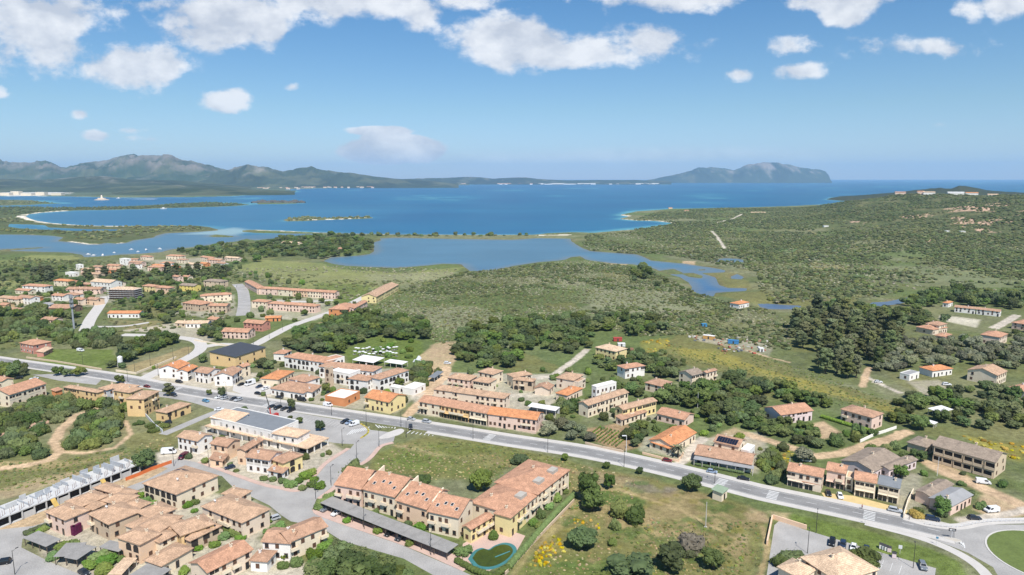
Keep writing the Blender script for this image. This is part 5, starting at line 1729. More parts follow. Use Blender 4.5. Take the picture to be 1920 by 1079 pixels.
for i in range(46):
    x = rr.choice([rr.uniform(565, 650), rr.uniform(640, 700), rr.uniform(400, 560)])
    D = rr.uniform(7900, 8300) if x > 560 else rr.uniform(7000, 7700)
    simple_house(x, D, rr.choice([26, 38]), 22, 9, rr.choice(['white', 'cream', 'beige']), rr.choice(['salmon', 'tan']), 'tiny pale house of the far shore town below the left hills', 'houses of the far shore town', rz=rr.uniform(-.5, .5), z=2)
for i in range(60):
    x = 1000 + 235 * (i + rr.random()) / 60
    simple_house(x, rr.uniform(12300, 12900), rr.choice([50, 90, 130]), 40, rr.choice([14, 22]), 'white', 'white', 'tiny white house of the seaside town on the horizon', 'houses of the horizon town', flat=True, z=-1)
for i in range(24):
    x = rr.choice([rr.uniform(760, 800), rr.uniform(840, 880), rr.uniform(930, 1000)])
    simple_house(x, rr.uniform(12200, 12500), rr.choice([50, 80]), 40, 14, 'white', 'salmon', 'tiny pale house on the low coast left of the horizon town', 'houses on the low far coast', z=-1)
for (x, D, w, h, lab) in [(12, 4600, 60, 22, 'white port warehouse nearest the left edge of the far shore'), (31, 4750, 55, 30, 'tall white silo building of the far port'), (52, 4550, 70, 20, 'second white port warehouse from the tall silo'), (78, 4650, 60, 26, 'white port shed in the middle of the far quay'), (108, 4600, 70, 20, 'white port shed at the right end of the far quay')]:
    simple_house(x, D, w, 40, h * .8, 'cream', 'white', lab, 'white port buildings', flat=True, z=0)

# ------------------------------------------------------------------ building site
def world(x, y, z=0.0):
    p = G(x, y, z)
    return Vector((p[0], p[1], z))


SB = Block((-60, 996, 264, 869, 10, 3.6, 'x'))
SBo = SB.centre()
site = thing('construction_building', (SBo.x, SBo.y, 0), SB.a, 'half built row of white concrete houses with bare upper walls and steel props', 'building site')
M_RAW = mat('raw_concrete', (.50, .50, .49), .95, .12, .4, 3)
M_BLOCK = mat('concrete_block_wall', (.40, .42, .44), .95, .2, .6, 4)
l2, d2 = SB.L / 2, SB.D / 2
for nm, z0, z1, m_, k in (('floor_slab', 3.2, 3.6, M_RAW, 0), ('ground_slab', -.2, .25, M_RAW, -.4)):
    mb = MB()
    mb.box(-l2 - k, l2 + k, -d2 - k, d2 + k, z0, z1)
    mb.build(nm, m_, site)
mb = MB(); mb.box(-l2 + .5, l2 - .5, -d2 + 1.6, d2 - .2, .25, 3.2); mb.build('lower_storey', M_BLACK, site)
cm = MB(); cm.box(-.2, .2, -.2, .2, .25, 3.2); cme = cm.mesh('column', M_RAW)
mb = MB(); mb.box(-1.7, 1.7, -.1, .1, .25, 2.2); pme = mb.mesh('wall_panel', M_RAW)
for i in range(16):
    link('column', cme, site, (-l2 + .4 + i * (SB.L - .8) / 15, -d2 + .3, 0))
    if i % 3 == 1:
        link('wall_panel', pme, site, (-l2 + 2.4 + i * (SB.L - .8) / 15, -d2 + .5, 0))
R = random.Random(12)
for i in range(15):
    x = -l2 + 1.5 + (i + R.uniform(-.35, .35) * (0 < i < 14)) * (SB.L - 3) / 14
    mb = MB()
    mb.box(-.12, .12, -d2 + R.uniform(.4, 6), d2 - R.uniform(.3, 3), 3.6, R.uniform(4.0, 6.4))
    mb.build('partition_wall', M_BLOCK, site, loc=(x, 0, 0))
    if i < 14:
        w = (SB.L - 3) / 14
        mb = MB()
        mb.box(.2, w * R.uniform(.4, .95), -.12, .12, 3.6, R.uniform(4.6, 6.2))
        mb.build('upper_wall', R.choice([M_RAW, M_BLOCK]), site, loc=(x, R.choice([d2 - .3, 0, d2 - 2.5]), 0))
pm_ = MB(); pm_.tube((0, 0, 3.6), (0, 0, 5.6), .06, n=5); pme = pm_.mesh('steel_prop', mat('rusty_steel', (.20, .10, .07), .8, .2))
for i in range(60):
    link('steel_prop', pme, site, (-l2 + .6 + i * (SB.L - 1.2) / 59, -d2 + .25 + (i % 3) * .7, 0))
for t in (.42, .72):
    mb = MB()
    x = -l2 + SB.L * t
    mb.add([(x, -d2 - 3.5, .1), (x + 1.6, -d2 - 3.5, .1), (x + 1.6, -d2 - .3, 3.5), (x, -d2 - .3, 3.5), (x, -d2 - 3.5, -.05), (x + 1.6, -d2 - 3.5, -.05), (x + 1.6, -d2 - .3, 3.3), (x, -d2 - .3, 3.3)],
           [(0, 1, 2, 3), (7, 6, 5, 4), (0, 4, 5, 1), (1, 5, 6, 2), (2, 6, 7, 3), (3, 7, 4, 0)])
    mb.build('timber_ramp', mat('yellow_timber', (.50, .34, .10), .85, .2), site)


def wall_run(name, label, pts, h, th, m_, cat='wall', posts=0, group=None, cap=None):
    P = [Vector(G(*p)) for p in pts]
    c = P[0]
    mb = MB()
    for a, b in zip(P, P[1:]):
        d = (b - a).normalized()
        n = Vector((-d.y, d.x)) * th / 2
        a2, b2 = a - c - d * th * .5, b - c + d * th * .5
        q = [a2 - n, b2 - n, b2 + n, a2 + n]
        mb.prism([(p.x, p.y, h) for p in q], h + .2)
    o = mb.build(name, m_, None, loc=(c.x, c.y, 0))
    return tag(o, label, cat, group)


def rail_run(label, pts, h, m_, gap=1.6, cat='fence', name='railing'):
    P = smooth([G(*p) for p in pts], 4)
    c = P[0]
    root = thing(name, (c.x, c.y, 0), 0, label, cat)
    S = arclen(P)
    mb = MB(); mb.box(-.05, .05, -.05, .05, 0, h); me = mb.mesh('post', m_)
    n = min(95, int(S[-1] / gap))
    for i in range(n + 1):
        p, d = at_s(P, S, S[-1] * i / n)
        link('post', me, root, (p.x - c.x, p.y - c.y, 0), math.atan2(d.y, d.x))
    for z in (h * .45, h - .06):
        mb = MB()
        for a, b in zip(P, P[1:]):
            mb.tube((a.x - c.x, a.y - c.y, z), (b.x - c.x, b.y - c.y, z), .045, n=4)
        mb.build('rail', m_, root)


M_PLAST = wallm('cream')
M_ORNET = mat('orange_net', (.60, .16, .05), .9, .2)
wall_run('safety_fence', 'orange safety netting along the building site corner', [(236, 902), (262, 892), (285, 882), (322, 869)], 1.4, .08, M_ORNET, 'fence')
wall_run('boundary_wall', 'L shaped cream wall around the corner of the bottom right car park', [(1438, 1022), (1448, 973), (1511, 993)], 1.6, .4, wallm('peach'))
wall_run('boundary_wall', 'long stone edged wall between meadow and pool building garden', [(948, 1078), (1000, 1020), (1076, 941)], 1.0, .35, wallm('stone'))
wall_run('boundary_wall', 'low white wall beside the pale pavement at the yellow forecourt', [(1694, 972), (1702, 945), (1712, 925)], 1.8, .3, M_PLAST)
wall_run('boundary_wall', 'white garden wall in front of the tall pink house', [(1613, 830), (1640, 817), (1660, 811), (1680, 804)], 1.3, .3, wallm('white'))
wall_run('boundary_wall', 'grey stone wall along the vegetable plot beside the main road', [(1098, 833), (1130, 841), (1168, 849)], 1.0, .4, wallm('stone'))
wall_run('boundary_wall', 'low cream garden wall under the orange roofed bungalow', [(1205, 852), (1240, 861), (1272, 866), (1281, 852)], 1.0, .3, wallm('peach'))
wall_run('boundary_wall', 'long pale retaining wall below the dry field on the left', [(218, 697), (255, 702), (290, 688), (330, 672)], 1.2, .4, M_PLAST)
wall_run('boundary_wall', 'pale kerb wall along the slanting road right side', [(365, 639), (400, 645), (440, 652)], 1.0, .3, M_PLAST)
wall_run('boundary_wall', 'tan wall between the red country house field and main road', [(50, 672), (110, 680), (190, 694)], 1.0, .4, wallm('tan'))
wall_run('boundary_wall', 'pink front garden wall of the long red row', [(855, 785), (900, 792), (950, 803), (1005, 814)], 1.1, .25, wallm('pink'))
wall_run('boundary_wall', 'grey curved wall under the low sweeping roofed house', [(268, 775), (290, 800), (305, 812)], 1.5, .3, wallm('grey'))
rail_run('grey metal railing along the pavement at the roundabout', [(1735, 984), (1790, 990), (1850, 980), (1930, 978)], 1.1, M_DISH)
rail_run('wooden rail fence beside the parked dark cars near the roundabout', [(1705, 975), (1720, 958), (1760, 955), (1815, 945)], 1.1, M_WOODD, 2.5, name='fence')
wall_run('bougainvillea', 'purple bougainvillea climbing the pale pink villa wall', [(130, 1000), (140, 1004), (150, 998)], 3.2, .9, leaf_mat('leaf_purple', (.16, .035, .10)), 'climbing plant')

# ------------------------------------------------------------------ pool
PO = [(872, 1050), (884, 1034), (900, 1027), (915, 1030), (928, 1022), (948, 1016), (966, 1020), (974, 1032), (964, 1048), (942, 1064), (916, 1072), (888, 1068)]
P = smooth([G(*p) for p in PO + PO[:1]], 5)[:-1]
if sum(P[i].x * P[(i + 1) % len(P)].y - P[(i + 1) % len(P)].x * P[i].y for i in range(len(P))) < 0:
    P = P[::-1]
c = sum(P, Vector((0, 0))) / len(P)
P = [c + (p - c) * .9 for p in P]
pool = thing('swimming_pool', (c.x, c.y, 0), 0, 'two lobed swimming pool with teal rim and dark green water', 'pool')
mb = MB(); mb.prism([(p.x - c.x, p.y - c.y, .10) for p in P], .2); mb.build('rim', mat('teal_tiles', (.05, .18, .185), .6, .2, .5, 4), pool)
mb = MB(); mb.prism([((p.x - c.x) * .83, (p.y - c.y) * .83, .112) for p in P], .05); mb.build('water', mat('green_pool_water', (.05, .07, .01), .25, .3, .4, 2, spec=.2), pool)
a, b = world(928, 1046) - Vector((c.x, c.y, 0)), world(956, 1035) - Vector((c.x, c.y, 0))
mb = MB(); mb.tube((a.x, a.y, .12), (b.x, b.y, .12), .22, n=6); mb.build('divider', mat('teal_tiles', (0, 0, 0)), pool)

# ------------------------------------------------------------------ cars
CARC = dict(black=(.012, .013, .016), dark=(.03, .033, .04), navy=(.02, .035, .07), white=(.72, .73, .74), silver=(.42, .44, .46), grey=(.16, .18, .20), red=(.17, .02, .02), maroon=(.11, .02, .035), blue=(.10, .27, .42), ltblue=(.28, .36, .48))
M_TYRE = mat('tyre', (.02, .02, .02), .9, .1)
M_RIM = mat('wheel_rim', (.35, .35, .36), .4, .05, metal=.6)
M_LAMP = mat('lamp_glass', (.60, .60, .58), .2, .05)
M_CARGL = mat('car_glass', (.015, .018, .022), .08, .05, spec=.6)
#            length width  lower profile (x,z)                                                      roofline (x0 front base, x1 front top, x2 rear top, x3 rear base), belt z, roof z
CART = dict(hatch=(4.1, 1.74, [(-2.05, .35), (-2.0, .62), (-1.9, .80), (-.75, .92), (1.95, .95), (2.05, .55), (2.0, .32)], (-.95, -.2, 1.45, 1.95), .92, 1.46),
            sedan=(4.5, 1.78, [(-2.25, .35), (-2.2, .62), (-2.05, .78), (-.85, .90), (1.5, .93), (2.2, .88), (2.25, .5), (2.2, .32)], (-1.0, -.25, 1.0, 1.75), .91, 1.43),
            suv=(4.5, 1.86, [(-2.25, .42), (-2.22, .75), (-2.1, .95), (-.95, 1.06), (2.15, 1.08), (2.25, .6), (2.2, .40)], (-1.1, -.5, 1.8, 2.15), 1.06, 1.68),
            van=(5.0, 1.95, [(-2.5, .40), (-2.45, .75), (-2.3, .98), (-1.75, 1.12), (2.45, 1.2), (2.5, .5), (2.45, .36)], (-1.85, -1.15, 2.42, 2.47), 1.12, 1.98),
            bigvan=(5.9, 2.05, [(-2.95, .42), (-2.9, .85), (-2.7, 1.1), (-2.2, 1.28), (2.9, 1.3), (2.95, .5), (2.9, .38)], (-2.3, -1.55, 2.85, 2.92), 1.25, 2.55),
            camper=(6.2, 2.25, [(-3.1, .42), (-3.05, .85), (-2.85, 1.1), (-2.4, 1.25), (3.05, 1.3), (3.1, .5), (3.05, .38)], (-2.5, -2.2, 3.0, 3.05), 1.25, 2.85))
_carp = {}


def car_proto(ty, colr):
    L_, W, prof, (a, b_, c_, d_), zb, zr = CART[ty]
    m = mat('paint_' + colr, CARC[colr], .28, .04, spec=.5)
    root = thing('parked_car', (0, 0, 0), 0, 'x', 'car')
    mb = MB()
    n = len(prof)
    hw = W / 2
    vs_ = [(x, -hw, z) for x, z in prof] + [(x, hw, z) for x, z in prof]
    mb.add(vs_, [tuple(range(n))] + [tuple(range(2 * n - 1, n - 1, -1))] + [(i, i + n, (i + 1) % n + n, (i + 1) % n) for i in range(n)])
    rw = hw - (.22 if ty not in ('van', 'bigvan', 'camper') else .10)
    gv = [(a, -hw + .04, zb - .02), (a, hw - .04, zb - .02), (b_, rw, zr - .05), (b_, -rw, zr - .05), (d_, -hw + .04, zb - .02), (d_, hw - .04, zb - .02), (c_, rw, zr - .04), (c_, -rw, zr - .04)]
    mb.add(gv, [(0, 1, 2, 3), (5, 4, 7, 6), (4, 0, 3, 7), (1, 5, 6, 2), (3, 2, 6, 7)])
    mb.box(b_ + .1, c_ - .08, -rw + .06, rw - .06, zr - .06, zr)
    mb.build('body', m, root)

    def lerp(p, q, t):
        return tuple(p[i] + (q[i] - p[i]) * t for i in range(3))

    def pane(nm, q, u0, u1, v0, v1, nrm):
        P = []
        for (u, v) in ((u0, v0), (u1, v0), (u1, v1), (u0, v1)):
            p = lerp(lerp(q[0], q[1], u), lerp(q[3], q[2], u), v)
            P.append(tuple(p[i] + nrm[i] * .02 for i in range(3)))
        g = MB()
        g.add(P, [(0, 1, 2, 3)])
        g.build(nm, M_CARGL, root)
    pane('windscreen', [gv[0], gv[1], gv[2], gv[3]], .06, .94, .08, .94, (-.8, 0, .5))
    end = .55 if ty in ('van', 'bigvan') else 1
    lf = .32 if ty in ('van', 'bigvan') else (.5 if ty == 'camper' else .95)
    pane('side_window', [gv[4], gv[0], gv[3], gv[7]], 1 - lf, .95, .12, .9, (0, -1, .2))
    pane('side_window', [gv[1], gv[5], gv[6], gv[2]], .05, lf, .12, .9, (0, 1, .2))
    if ty not in ('bigvan', 'camper'):
        pane('rear_window', [gv[5], gv[4], gv[7], gv[6]], .1, .9, .2, .9, (1, 0, .3))
    wm = MB()
    wm.tube((0, -.11, 0), (0, .11, 0), .33, n=12, m=0)
    wm.tube((0, -.125, 0), (0, .125, 0), .19, n=8, m=1)
    wme = wm.mesh('wheel', [M_TYRE, M_RIM])
    for sx in (-L_ * .31, L_ * .30):
        for sy in (-hw + .09, hw - .09):
            link('wheel', wme, root, (sx, sy, .33))
    hm = MB(); hm.box(-.06, .06, -.2, .2, -.08, .08); hme = hm.mesh('headlight', M_LAMP)
    for sy in (-hw + .3, hw - .3):
        link('headlight', hme, root, (-L_ / 2 + .06, sy, .68 if ty in ('hatch', 'sedan') else .82))
    return root


ROADA = -25.0
CARS = """
770,804,100,suv,black,black car turning out of the side street onto the main road
771,788,155,hatch,silver,silver car on the main road before the red row
800,793,155,suv,silver,silver off road car parked in front of the red row
615,762,155,van,white,small white van driving on the main road near the orange red pavilion
566,752,155,van,black,black van parked by the arched restaurant
524,747,155,sedan,dark,dark car on the main road beside the arched restaurant
484,740,155,hatch,black,black car pulling out of the camper yard
509,765,60,hatch,dark,dark car first from the left of the black parked row
521,767,60,suv,black,dark car second in the black parked row
533,769,60,hatch,dark,dark car third in the black parked row
546,772,60,suv,black,larger black car ending the black parked row
647,793,50,suv,dark,dark car parked left by the striped car park end
655,795,50,hatch,ltblue,pale blue car between dark and white cars by the striped end
664,798,50,van,white,white van parked by the striped car park end
469,722,60,camper,white,white camper van in the yard beside the round window house
452,723,60,hatch,black,black car parked left of the camper van
486,727,60,hatch,navy,navy car parked right of the camper van
497,731,60,hatch,white,white car behind the arched restaurant hedge
386,754,150,hatch,blue,light blue car on the local street
410,747,60,hatch,white,white car first in the car park left group
421,749,60,hatch,silver,silver car second in the car park left group
438,750,60,hatch,dark,dark car third in the car park left group
447,752,60,suv,silver,silver off road car fourth in the car park left group
411,770,200,sedan,white,white car parked at the end of the white shop building
431,879,40,hatch,navy,dark blue car on the forecourt of the peach house
344,859,80,van,maroon,maroon van parked below the white shuttered house
317,851,190,bigvan,white,large white van beside the building site
64,712,20,sedan,white,white car crossing the yard by the left car park
35,711,20,suv,black,black car under the dark trees at the left
313,795,30,suv,dark,dark car parked below the sweeping brown roof
325,743,155,sedan,dark,dark car on the local street behind the three storey house
336,718,155,suv,black,black car parked in front of the orange roofed shop
276,727,155,hatch,red,red car behind the ochre houses
151,659,160,van,white,white camper van in the green field of the red country house
631,965,58,hatch,white,white car under the long reed carport
731,1003,58,hatch,black,black car under the middle of the long carport
752,1011,58,suv,dark,dark car right of the black car under the long carport
611,957,58,hatch,grey,grey car at the left end of the long carport
513,976,40,suv,silver,silver car on the driveway by the street corner
5,1058,20,suv,black,black car cut by the left edge in the corner car park
158,1077,150,hatch,dark,dark car at the bottom edge below the pergolas
1251,866,155,hatch,red,red car parked in front of the palm bungalow
1335,887,155,hatch,ltblue,pale blue car on the main road by the solar panel restaurant
1394,900,155,sedan,black,black car on the main road past the solar panel restaurant
1553,928,75,hatch,black,black car on the yellow forecourt left of the white one
1575,933,75,hatch,white,white car on the yellow forecourt right of the black one
1678,960,150,suv,silver,silver car at the right end of the yellow forecourt
1843,907,160,van,white,white van on the dirt lane below the veranda apartment building
1859,960,10,van,white,white van on the dirt road near the roundabout
1748,976,155,suv,navy,dark blue car beside the railing at the yellow bush
1827,974,170,hatch,dark,dark car behind the railing below the white van
1560,1020,60,suv,black,black car first from the left in the bottom right car park
1580,1025,60,suv,navy,navy car second in the bottom right car park
1600,1030,60,hatch,white,white car third in the bottom right car park
1624,1034,60,hatch,navy,dark car half hidden by the round tree in the bottom right car park
1730,1065,70,suv,grey,grey car alone at the end of the bottom right car park
1513,866,170,hatch,white,white car behind the orange gable house of the shop row
1647,718,170,hatch,white,white car on the grass left of the flat roofed annex
1775,723,170,suv,white,white car on the pale yard of the red roofed bungalow
1857,758,170,hatch,white,white car under the orchard trees at the right
839,683,170,suv,white,white car alone on the dirt lot
1487,905,60,hatch,silver,
442,538,100,hatch,white,white car at the far end of the village car park street
560,556,170,hatch,silver,silver car below the long pink and cream terrace
573,585,170,hatch,white,white car beside the pink terrace row garages
"""
for row in CARS.strip().split('\n'):
    x, y, a, ty, colr, lab = row.split(',', 5)
    if not lab:
        continue
    first = (ty, colr) not in _carp
    if first:
        _carp[(ty, colr)] = car_proto(ty, colr)
    X, Y = G(float(x), float(y))
    o = _carp[(ty, colr)] if first else dup(_carp[(ty, colr)], (X, Y, .05), 0, lab)
    o.location = (X, Y, .05)
    o.rotation_euler = (0, 0, math.radians(float(a)))
    o['label'] = lab
    o['group'] = 'cars and vans in the village'
    if ty in ('van', 'bigvan', 'camper'):
        o['category'] = 'van'

# ------------------------------------------------------------------ lamp posts
def lamp_proto():
    root = thing('street_lamp', (0, 0, 0), 0, 'x', 'street lamp', 'street lamps along the roads')
    mb = MB(); mb.tube((0, 0, 0), (0, 0, 7.6), .11, .07, n=6); mb.build('pole', M_IRON, root)
    mb = MB(); mb.tube((0, 0, 7.3), (1.3, 0, 7.7), .05, n=5); mb.build('arm', M_IRON, root)
    mb = MB(); mb.box(1.0, 1.75, -.16, .16, 7.66, 7.8); mb.build('lamp_head', M_IRON, root)
    return root


LAMPS = """
621,911,tall street lamp at the left end of the apartment terrace
592,936,street lamp on the corner pavement before the long carport
669,863,street lamp beside the shrubs of the yellow corner house
642,837,street lamp by the garden of the white shop building
711,839,street lamp at the grassy corner of the side street
683,993,street lamp in front of the left part of the long carport
808,1042,street lamp in front of the right end of the long carport
762,821,street lamp beside the traffic island
752,801,street lamp on the traffic island tip
687,798,street lamp at the striped end of the car park
887,824,street lamp opposite the garages of the red row
1027,849,street lamp on the meadow side opposite the olive garden
1170,876,street lamp on the meadow side opposite the vegetable plot
1340,907,street lamp beside the zebra crossing at the transformer hut
1530,1000,street lamp on the lawn strip opposite the shop row
1514,1038,street lamp inside the bottom right car park
1712,1066,street lamp on the lawn edge by the grey car
326,875,street lamp beside the orange netting
392,877,street lamp in front of the peach house
28,1078,street lamp in the bottom left corner car park
240,717,street lamp between car park and main road at the left
297,706,street lamp left of the orange roofed shop
282,686,street lamp on the dry field edge near the shop
325,675,street lamp at the bend of the pale road
253,701,street lamp at the foot of the dry field wall
156,687,street lamp opposite the white camper field
354,666,street lamp at the inner bend below the ochre hall
622,780,street lamp behind the white van on the main road
527,764,street lamp at the black parked row
425,742,street lamp in the left car park tree row
475,646,street lamp on the slanting road near the ochre hall
530,620,street lamp halfway up the slanting road
505,635,street lamp on the slanting road opposite the pink house
"""
lp = lamp_proto()
for i, row in enumerate(LAMPS.strip().split('\n')):
    x, y, lab = row.split(',', 2)
    X, Y = G(float(x), float(y))
    rz_ = math.radians(65 if float(y) > 800 else -115)
    o = lp if i == 0 else dup(lp, (X, Y, .1), rz_, lab)
    o.location = (X, Y, .1)
    o.rotation_euler = (0, 0, rz_)
    o['label'] = lab

# masts and poles
X, Y = G(139, 617)
mast = thing('telecom_mast', (X, Y, 0), 0, 'tall grey telecom mast with antenna panels above the left village', 'mast')
mb = MB(); mb.tube((0, 0, 0), (0, 0, 27), .75, .45, n=8); mb.build('pole', mat('galvanised', (.30, .32, .34), .6, .1), mast)
for k, z in enumerate((18.5, 22, 25.5)):
    mb = MB()
    for i in range(3):
        t = 2.1 * i
        mb.box(math.cos(t) * 1.1 - .3, math.cos(t) * 1.1 + .3, math.sin(t) * 1.1 - .3, math.sin(t) * 1.1 + .3, z - 1.2, z + 1.2)
    mb.build('antenna', mat('galvanised', (0, 0, 0)), mast)
    mb = MB(); mb.tube((0, 0, z - 1.6), (0, 0, z - 1.45), 1.5, n=10); mb.build('platform', M_IRON, mast)
X, Y = G(1323, 989)
wp = MB(); wp.tube((0, 0, 0), (0, 0, 9.0), .17, .11, n=7); wp.box(-.45, .45, -.3, .3, 0, .22)
tag(wp.build('utility_pole', mat('bleached_wood', (.48, .46, .42), .9, .15), loc=(X, Y, 0)), 'bleached bare utility pole standing alone in the meadow', 'pole')
X, Y = G(1174, 849)
fl = thing('floodlight_pole', (X, Y, 0), 0, 'pale pole with white lamp beside the vegetable plot', 'pole')
mb = MB(); mb.tube((0, 0, 0), (0, 0, 7.5), .12, .09, n=6); mb.build('pole', M_DISH, fl)
mb = MB(); mb.box(-1.9, -.1, -.3, .3, 7.4, 7.65); mb.build('lamp_head', M_DISH, fl)
for (x, y, lab) in [(1757, 893, 'thin pale pole beside the dirt lane at the veranda building'), (1479, 895, 'thin pale pole at the left end of the shop row'), (1308, 765, 'thin pole rising from the trees behind the bungalow')]:
    X, Y = G(x, y)
    mb = MB(); mb.tube((0, 0, 0), (0, 0, 8), .1, .07, n=5)
    tag(mb.build('utility_pole', M_DISH, loc=(X, Y, 0)), lab, 'pole')
# truck mounted crane behind the white shop building
X, Y = G(512, 783)
cr = thing('mobile_crane', (X, Y, 0), math.radians(-25), 'small red crane with dark raised boom behind the white shop building', 'crane')
mb = MB(); mb.box(-2.6, 1.2, -1, 1, .5, 1.3); mb.box(1.25, 2.8, -1, 1, .5, 2.4); mb.build('body', mat('paint_crane', (.45, .04, .03), .4, .05), cr)
mb = MB(); mb.tube((-1.5, 0, 1.3), (-1.8, 0, 4.6), .3, .25, n=6); mb.build('lower_boom', mat('paint_crane', (0, 0, 0)), cr)
mb = MB(); mb.tube((-1.8, 0, 4.5), (-5.2, 1.0, 11.2), .28, .16, n=6); mb.build('upper_boom', M_IRON, cr)
wm = MB(); wm.tube((0, -.15, 0), (0, .15, 0), .45, n=10); wme = wm.mesh('wheel', M_TYRE)
for sx in (-2, -1, 1.9):
    for sy in (-.9, .9):
        link('wheel', wme, cr, (sx, sy, .45))
# street furniture at the bottom right
for i, (x, y, c_, lab) in enumerate([(1652, 1029, 'white', 'pale recycling bin first in the row on the lawn edge'), (1657, 1031, 'grey', 'grey recycling bin second in the row'), (1662, 1033, 'white', 'pale recycling bin third in the row'), (1667, 1035, 'lilac', 'bluish recycling bin fourth in the row'), (1676, 1046, 'lilac', 'purple clothes bin set apart from the recycling row')]):
    X, Y = G(x, y)
    b_ = thing('recycling_bin', (X, Y, 0), math.radians(-25), lab, 'bin', 'bins by the car park')
    mb = MB(); mb.box(-.55, .55, -.5, .5, .12, 1.5); mb.build('body', wallm(c_), b_)
    mb = MB(); mb.prism([(-.6, -.55, 1.62), (.6, -.55, 1.62), (.6, .55, 1.75), (-.6, .55, 1.75)], .12); mb.build('lid', M_IRON, b_)
X, Y = G(1784, 1010)
sg = thing('chevron_sign', (X, Y, .15), math.radians(-10), 'black arrow direction sign on the roundabout splitter island', 'road sign')
mb = MB(); mb.tube((0, 0, 0), (0, 0, 2.4), .06, n=5); mb.build('post', M_DISH, sg)
mb = MB(); mb.box(-1.1, 1.1, -.06, -.0, 2.4, 3.3); mb.build('panel', mat('sign_black', (.03, .03, .035), .6), sg)
mb = MB(); mb.add([(-.9, -.075, 2.85), (-.3, -.075, 2.5), (-.3, -.075, 2.75), (.8, -.075, 2.75), (.8, -.075, 2.95), (-.3, -.075, 2.95), (-.3, -.075, 3.2)], [(0, 1, 2, 3, 4, 5, 6)]); mb.build('arrow', M_DISH, sg)
for (x, y, lab, w, h) in [(1687, 1040, 'small white notice on two legs on the lawn strip', 1.0, 1.2), (1756, 1022, 'small blue road sign on the pavement near the roundabout', .7, .7), (1622, 983, 'small road sign beside the zebra crossing', .6, .6)]:
    X, Y = G(x, y)
    sg = thing('road_sign', (X, Y, .1), math.radians(-25), lab, 'road sign')
    mb = MB(); mb.tube((0, 0, 0), (0, 0, 2.3), .05, n=5); mb.build('post', M_DISH, sg)
    mb = MB(); mb.box(-w / 2, w / 2, -.08, -.05, 2.3 - h * .4, 2.3 + h * .6); mb.build('panel', mat('paint_blue', CARC['blue']) if 'blue' in lab else M_DISH, sg)
X, Y = G(226, 688)
sg = thing('water_tank', (X, Y, 0), 0, 'white rounded tank on legs beside the belt of trees at the dry field', 'tank')
mb = MB(); mb.tube((0, 0, 3.0), (0, 0, 6.2), 1.5, 1.5, n=12); mb.tube((0, 0, 6.2), (0, 0, 6.9), 1.5, .5, n=12); mb.build('tank', M_DISH, sg, smooth=False)
lm = MB(); lm.box(-.1, .1, -.1, .1, 0, 3.0); lme = lm.mesh('leg', M_DISH)
for sx in (-1, 1):
    for sy in (-1, 1):
        link('leg', lme, sg, (sx, sy, 0))
# parasols and loungers on the hotel lawn
pr = None
rr = random.Random(9)
for i in range(26):
    x, y = 668 + (i % 13) * 6.4 + rr.uniform(-2, 2), 659 + (i // 13) * 8 + rr.uniform(-2.5, 2.5)
    X, Y = G(x, y)
    if pr is None:
        pr = thing('parasol', (0, 0, 0), 0, 'white parasol over sunbeds on the hotel lawn', 'parasol', 'parasols on the hotel lawn')
        mb = MB(); mb.tube((0, 0, 0), (0, 0, 2.5), .04, n=5); mb.build('pole', M_DISH, pr)
        mb = MB(); n = 8
        v = [(0, 0, 2.65)] + [(1.25 * math.cos(2 * math.pi * k / n), 1.25 * math.sin(2 * math.pi * k / n), 2.2) for k in range(n)]
        mb.add(v, [(0, 1 + k, 1 + (k + 1) % n) for k in range(n)]); mb.build('canopy', M_DISH, pr)
        bm_ = MB(); bm_.box(-.9, .9, .9, 1.5, .25, .35); bm_.box(-.9, -.3, .9, 1.5, .35, .7)
        bl = bm_.mesh('sunbed', mat('grey_fabric', (.35, .33, .32), .9, .1))
        o = pr
    else:
        o = dup(pr, (0, 0, 0), 0)
    o.location = (X, Y, 0)
    sbd = link('sunbed', bl, None, (X + rr.uniform(-1, 1), Y - 2.2, 0), rr.uniform(-.4, .4))
    tag(sbd, 'grey sunbed beside a white parasol on the hotel lawn', 'sunbed', 'sunbeds on the hotel lawn')
# salvage yard on the edge of the plain
for (x, y, L_, W, h, col_, a, lab) in [(1375, 645, 7, 2.6, 2.6, (.05, .20, .42), -20, 'blue container in the salvage yard'), (1329, 636, 8, 3, 2.6, (.52, .30, .10), -30, 'orange ended hut in the salvage yard'), (1320, 613, 4, 2.5, 2.4, (.05, .22, .40), 10, 'small blue hut at the far end of the salvage yard'),
                                       (1158, 640, 6, 3, 2.5, (.40, .06, .05), 0, 'red shed roof behind the yellow villa'), (1165, 650, 5, 3, 2.2, (.62, .62, .60), 0, 'white trailer behind the yellow villa'), (1176, 662, 8, 5, 2.8, (.24, .12, .07), -10, 'rusty open shed right of the yellow villa'), (1085, 628, 5, 3, 2.2, (.12, .35, .36), 0, 'teal shed in the woods above the pale lane'), (1427, 660, 3, 3, 2.5, (.62, .62, .60), 0, 'white tank at the right end of the salvage yard')]:
    X, Y = G(x, y)
    t_ = thing('container', (X, Y, 0), math.radians(a), lab, 'container')
    m_ = mat('sheet_%s' % lab.split()[0], col_, .7, .2)
    mb = MB(); mb.box(-L_ / 2, L_ / 2, -W / 2, W / 2, .15, h); mb.build('body', m_, t_)
    mb = MB(); mb.prism([(-L_ / 2 - .1, -W / 2 - .1, h + .12), (L_ / 2 + .1, -W / 2 - .1, h + .12), (L_ / 2 + .1, W / 2 + .1, h + .2), (-L_ / 2 - .1, W / 2 + .1, h + .2)], .1); mb.build('roof', roofm('white') if 'white' in lab or 'orange' in lab else m_, t_)
    mb = MB(); mb.box(-.5, .5, -W / 2 - .04, -W / 2 - .005, .2, 2.1); mb.build('door', M_IRON, t_)
rr = random.Random(21)
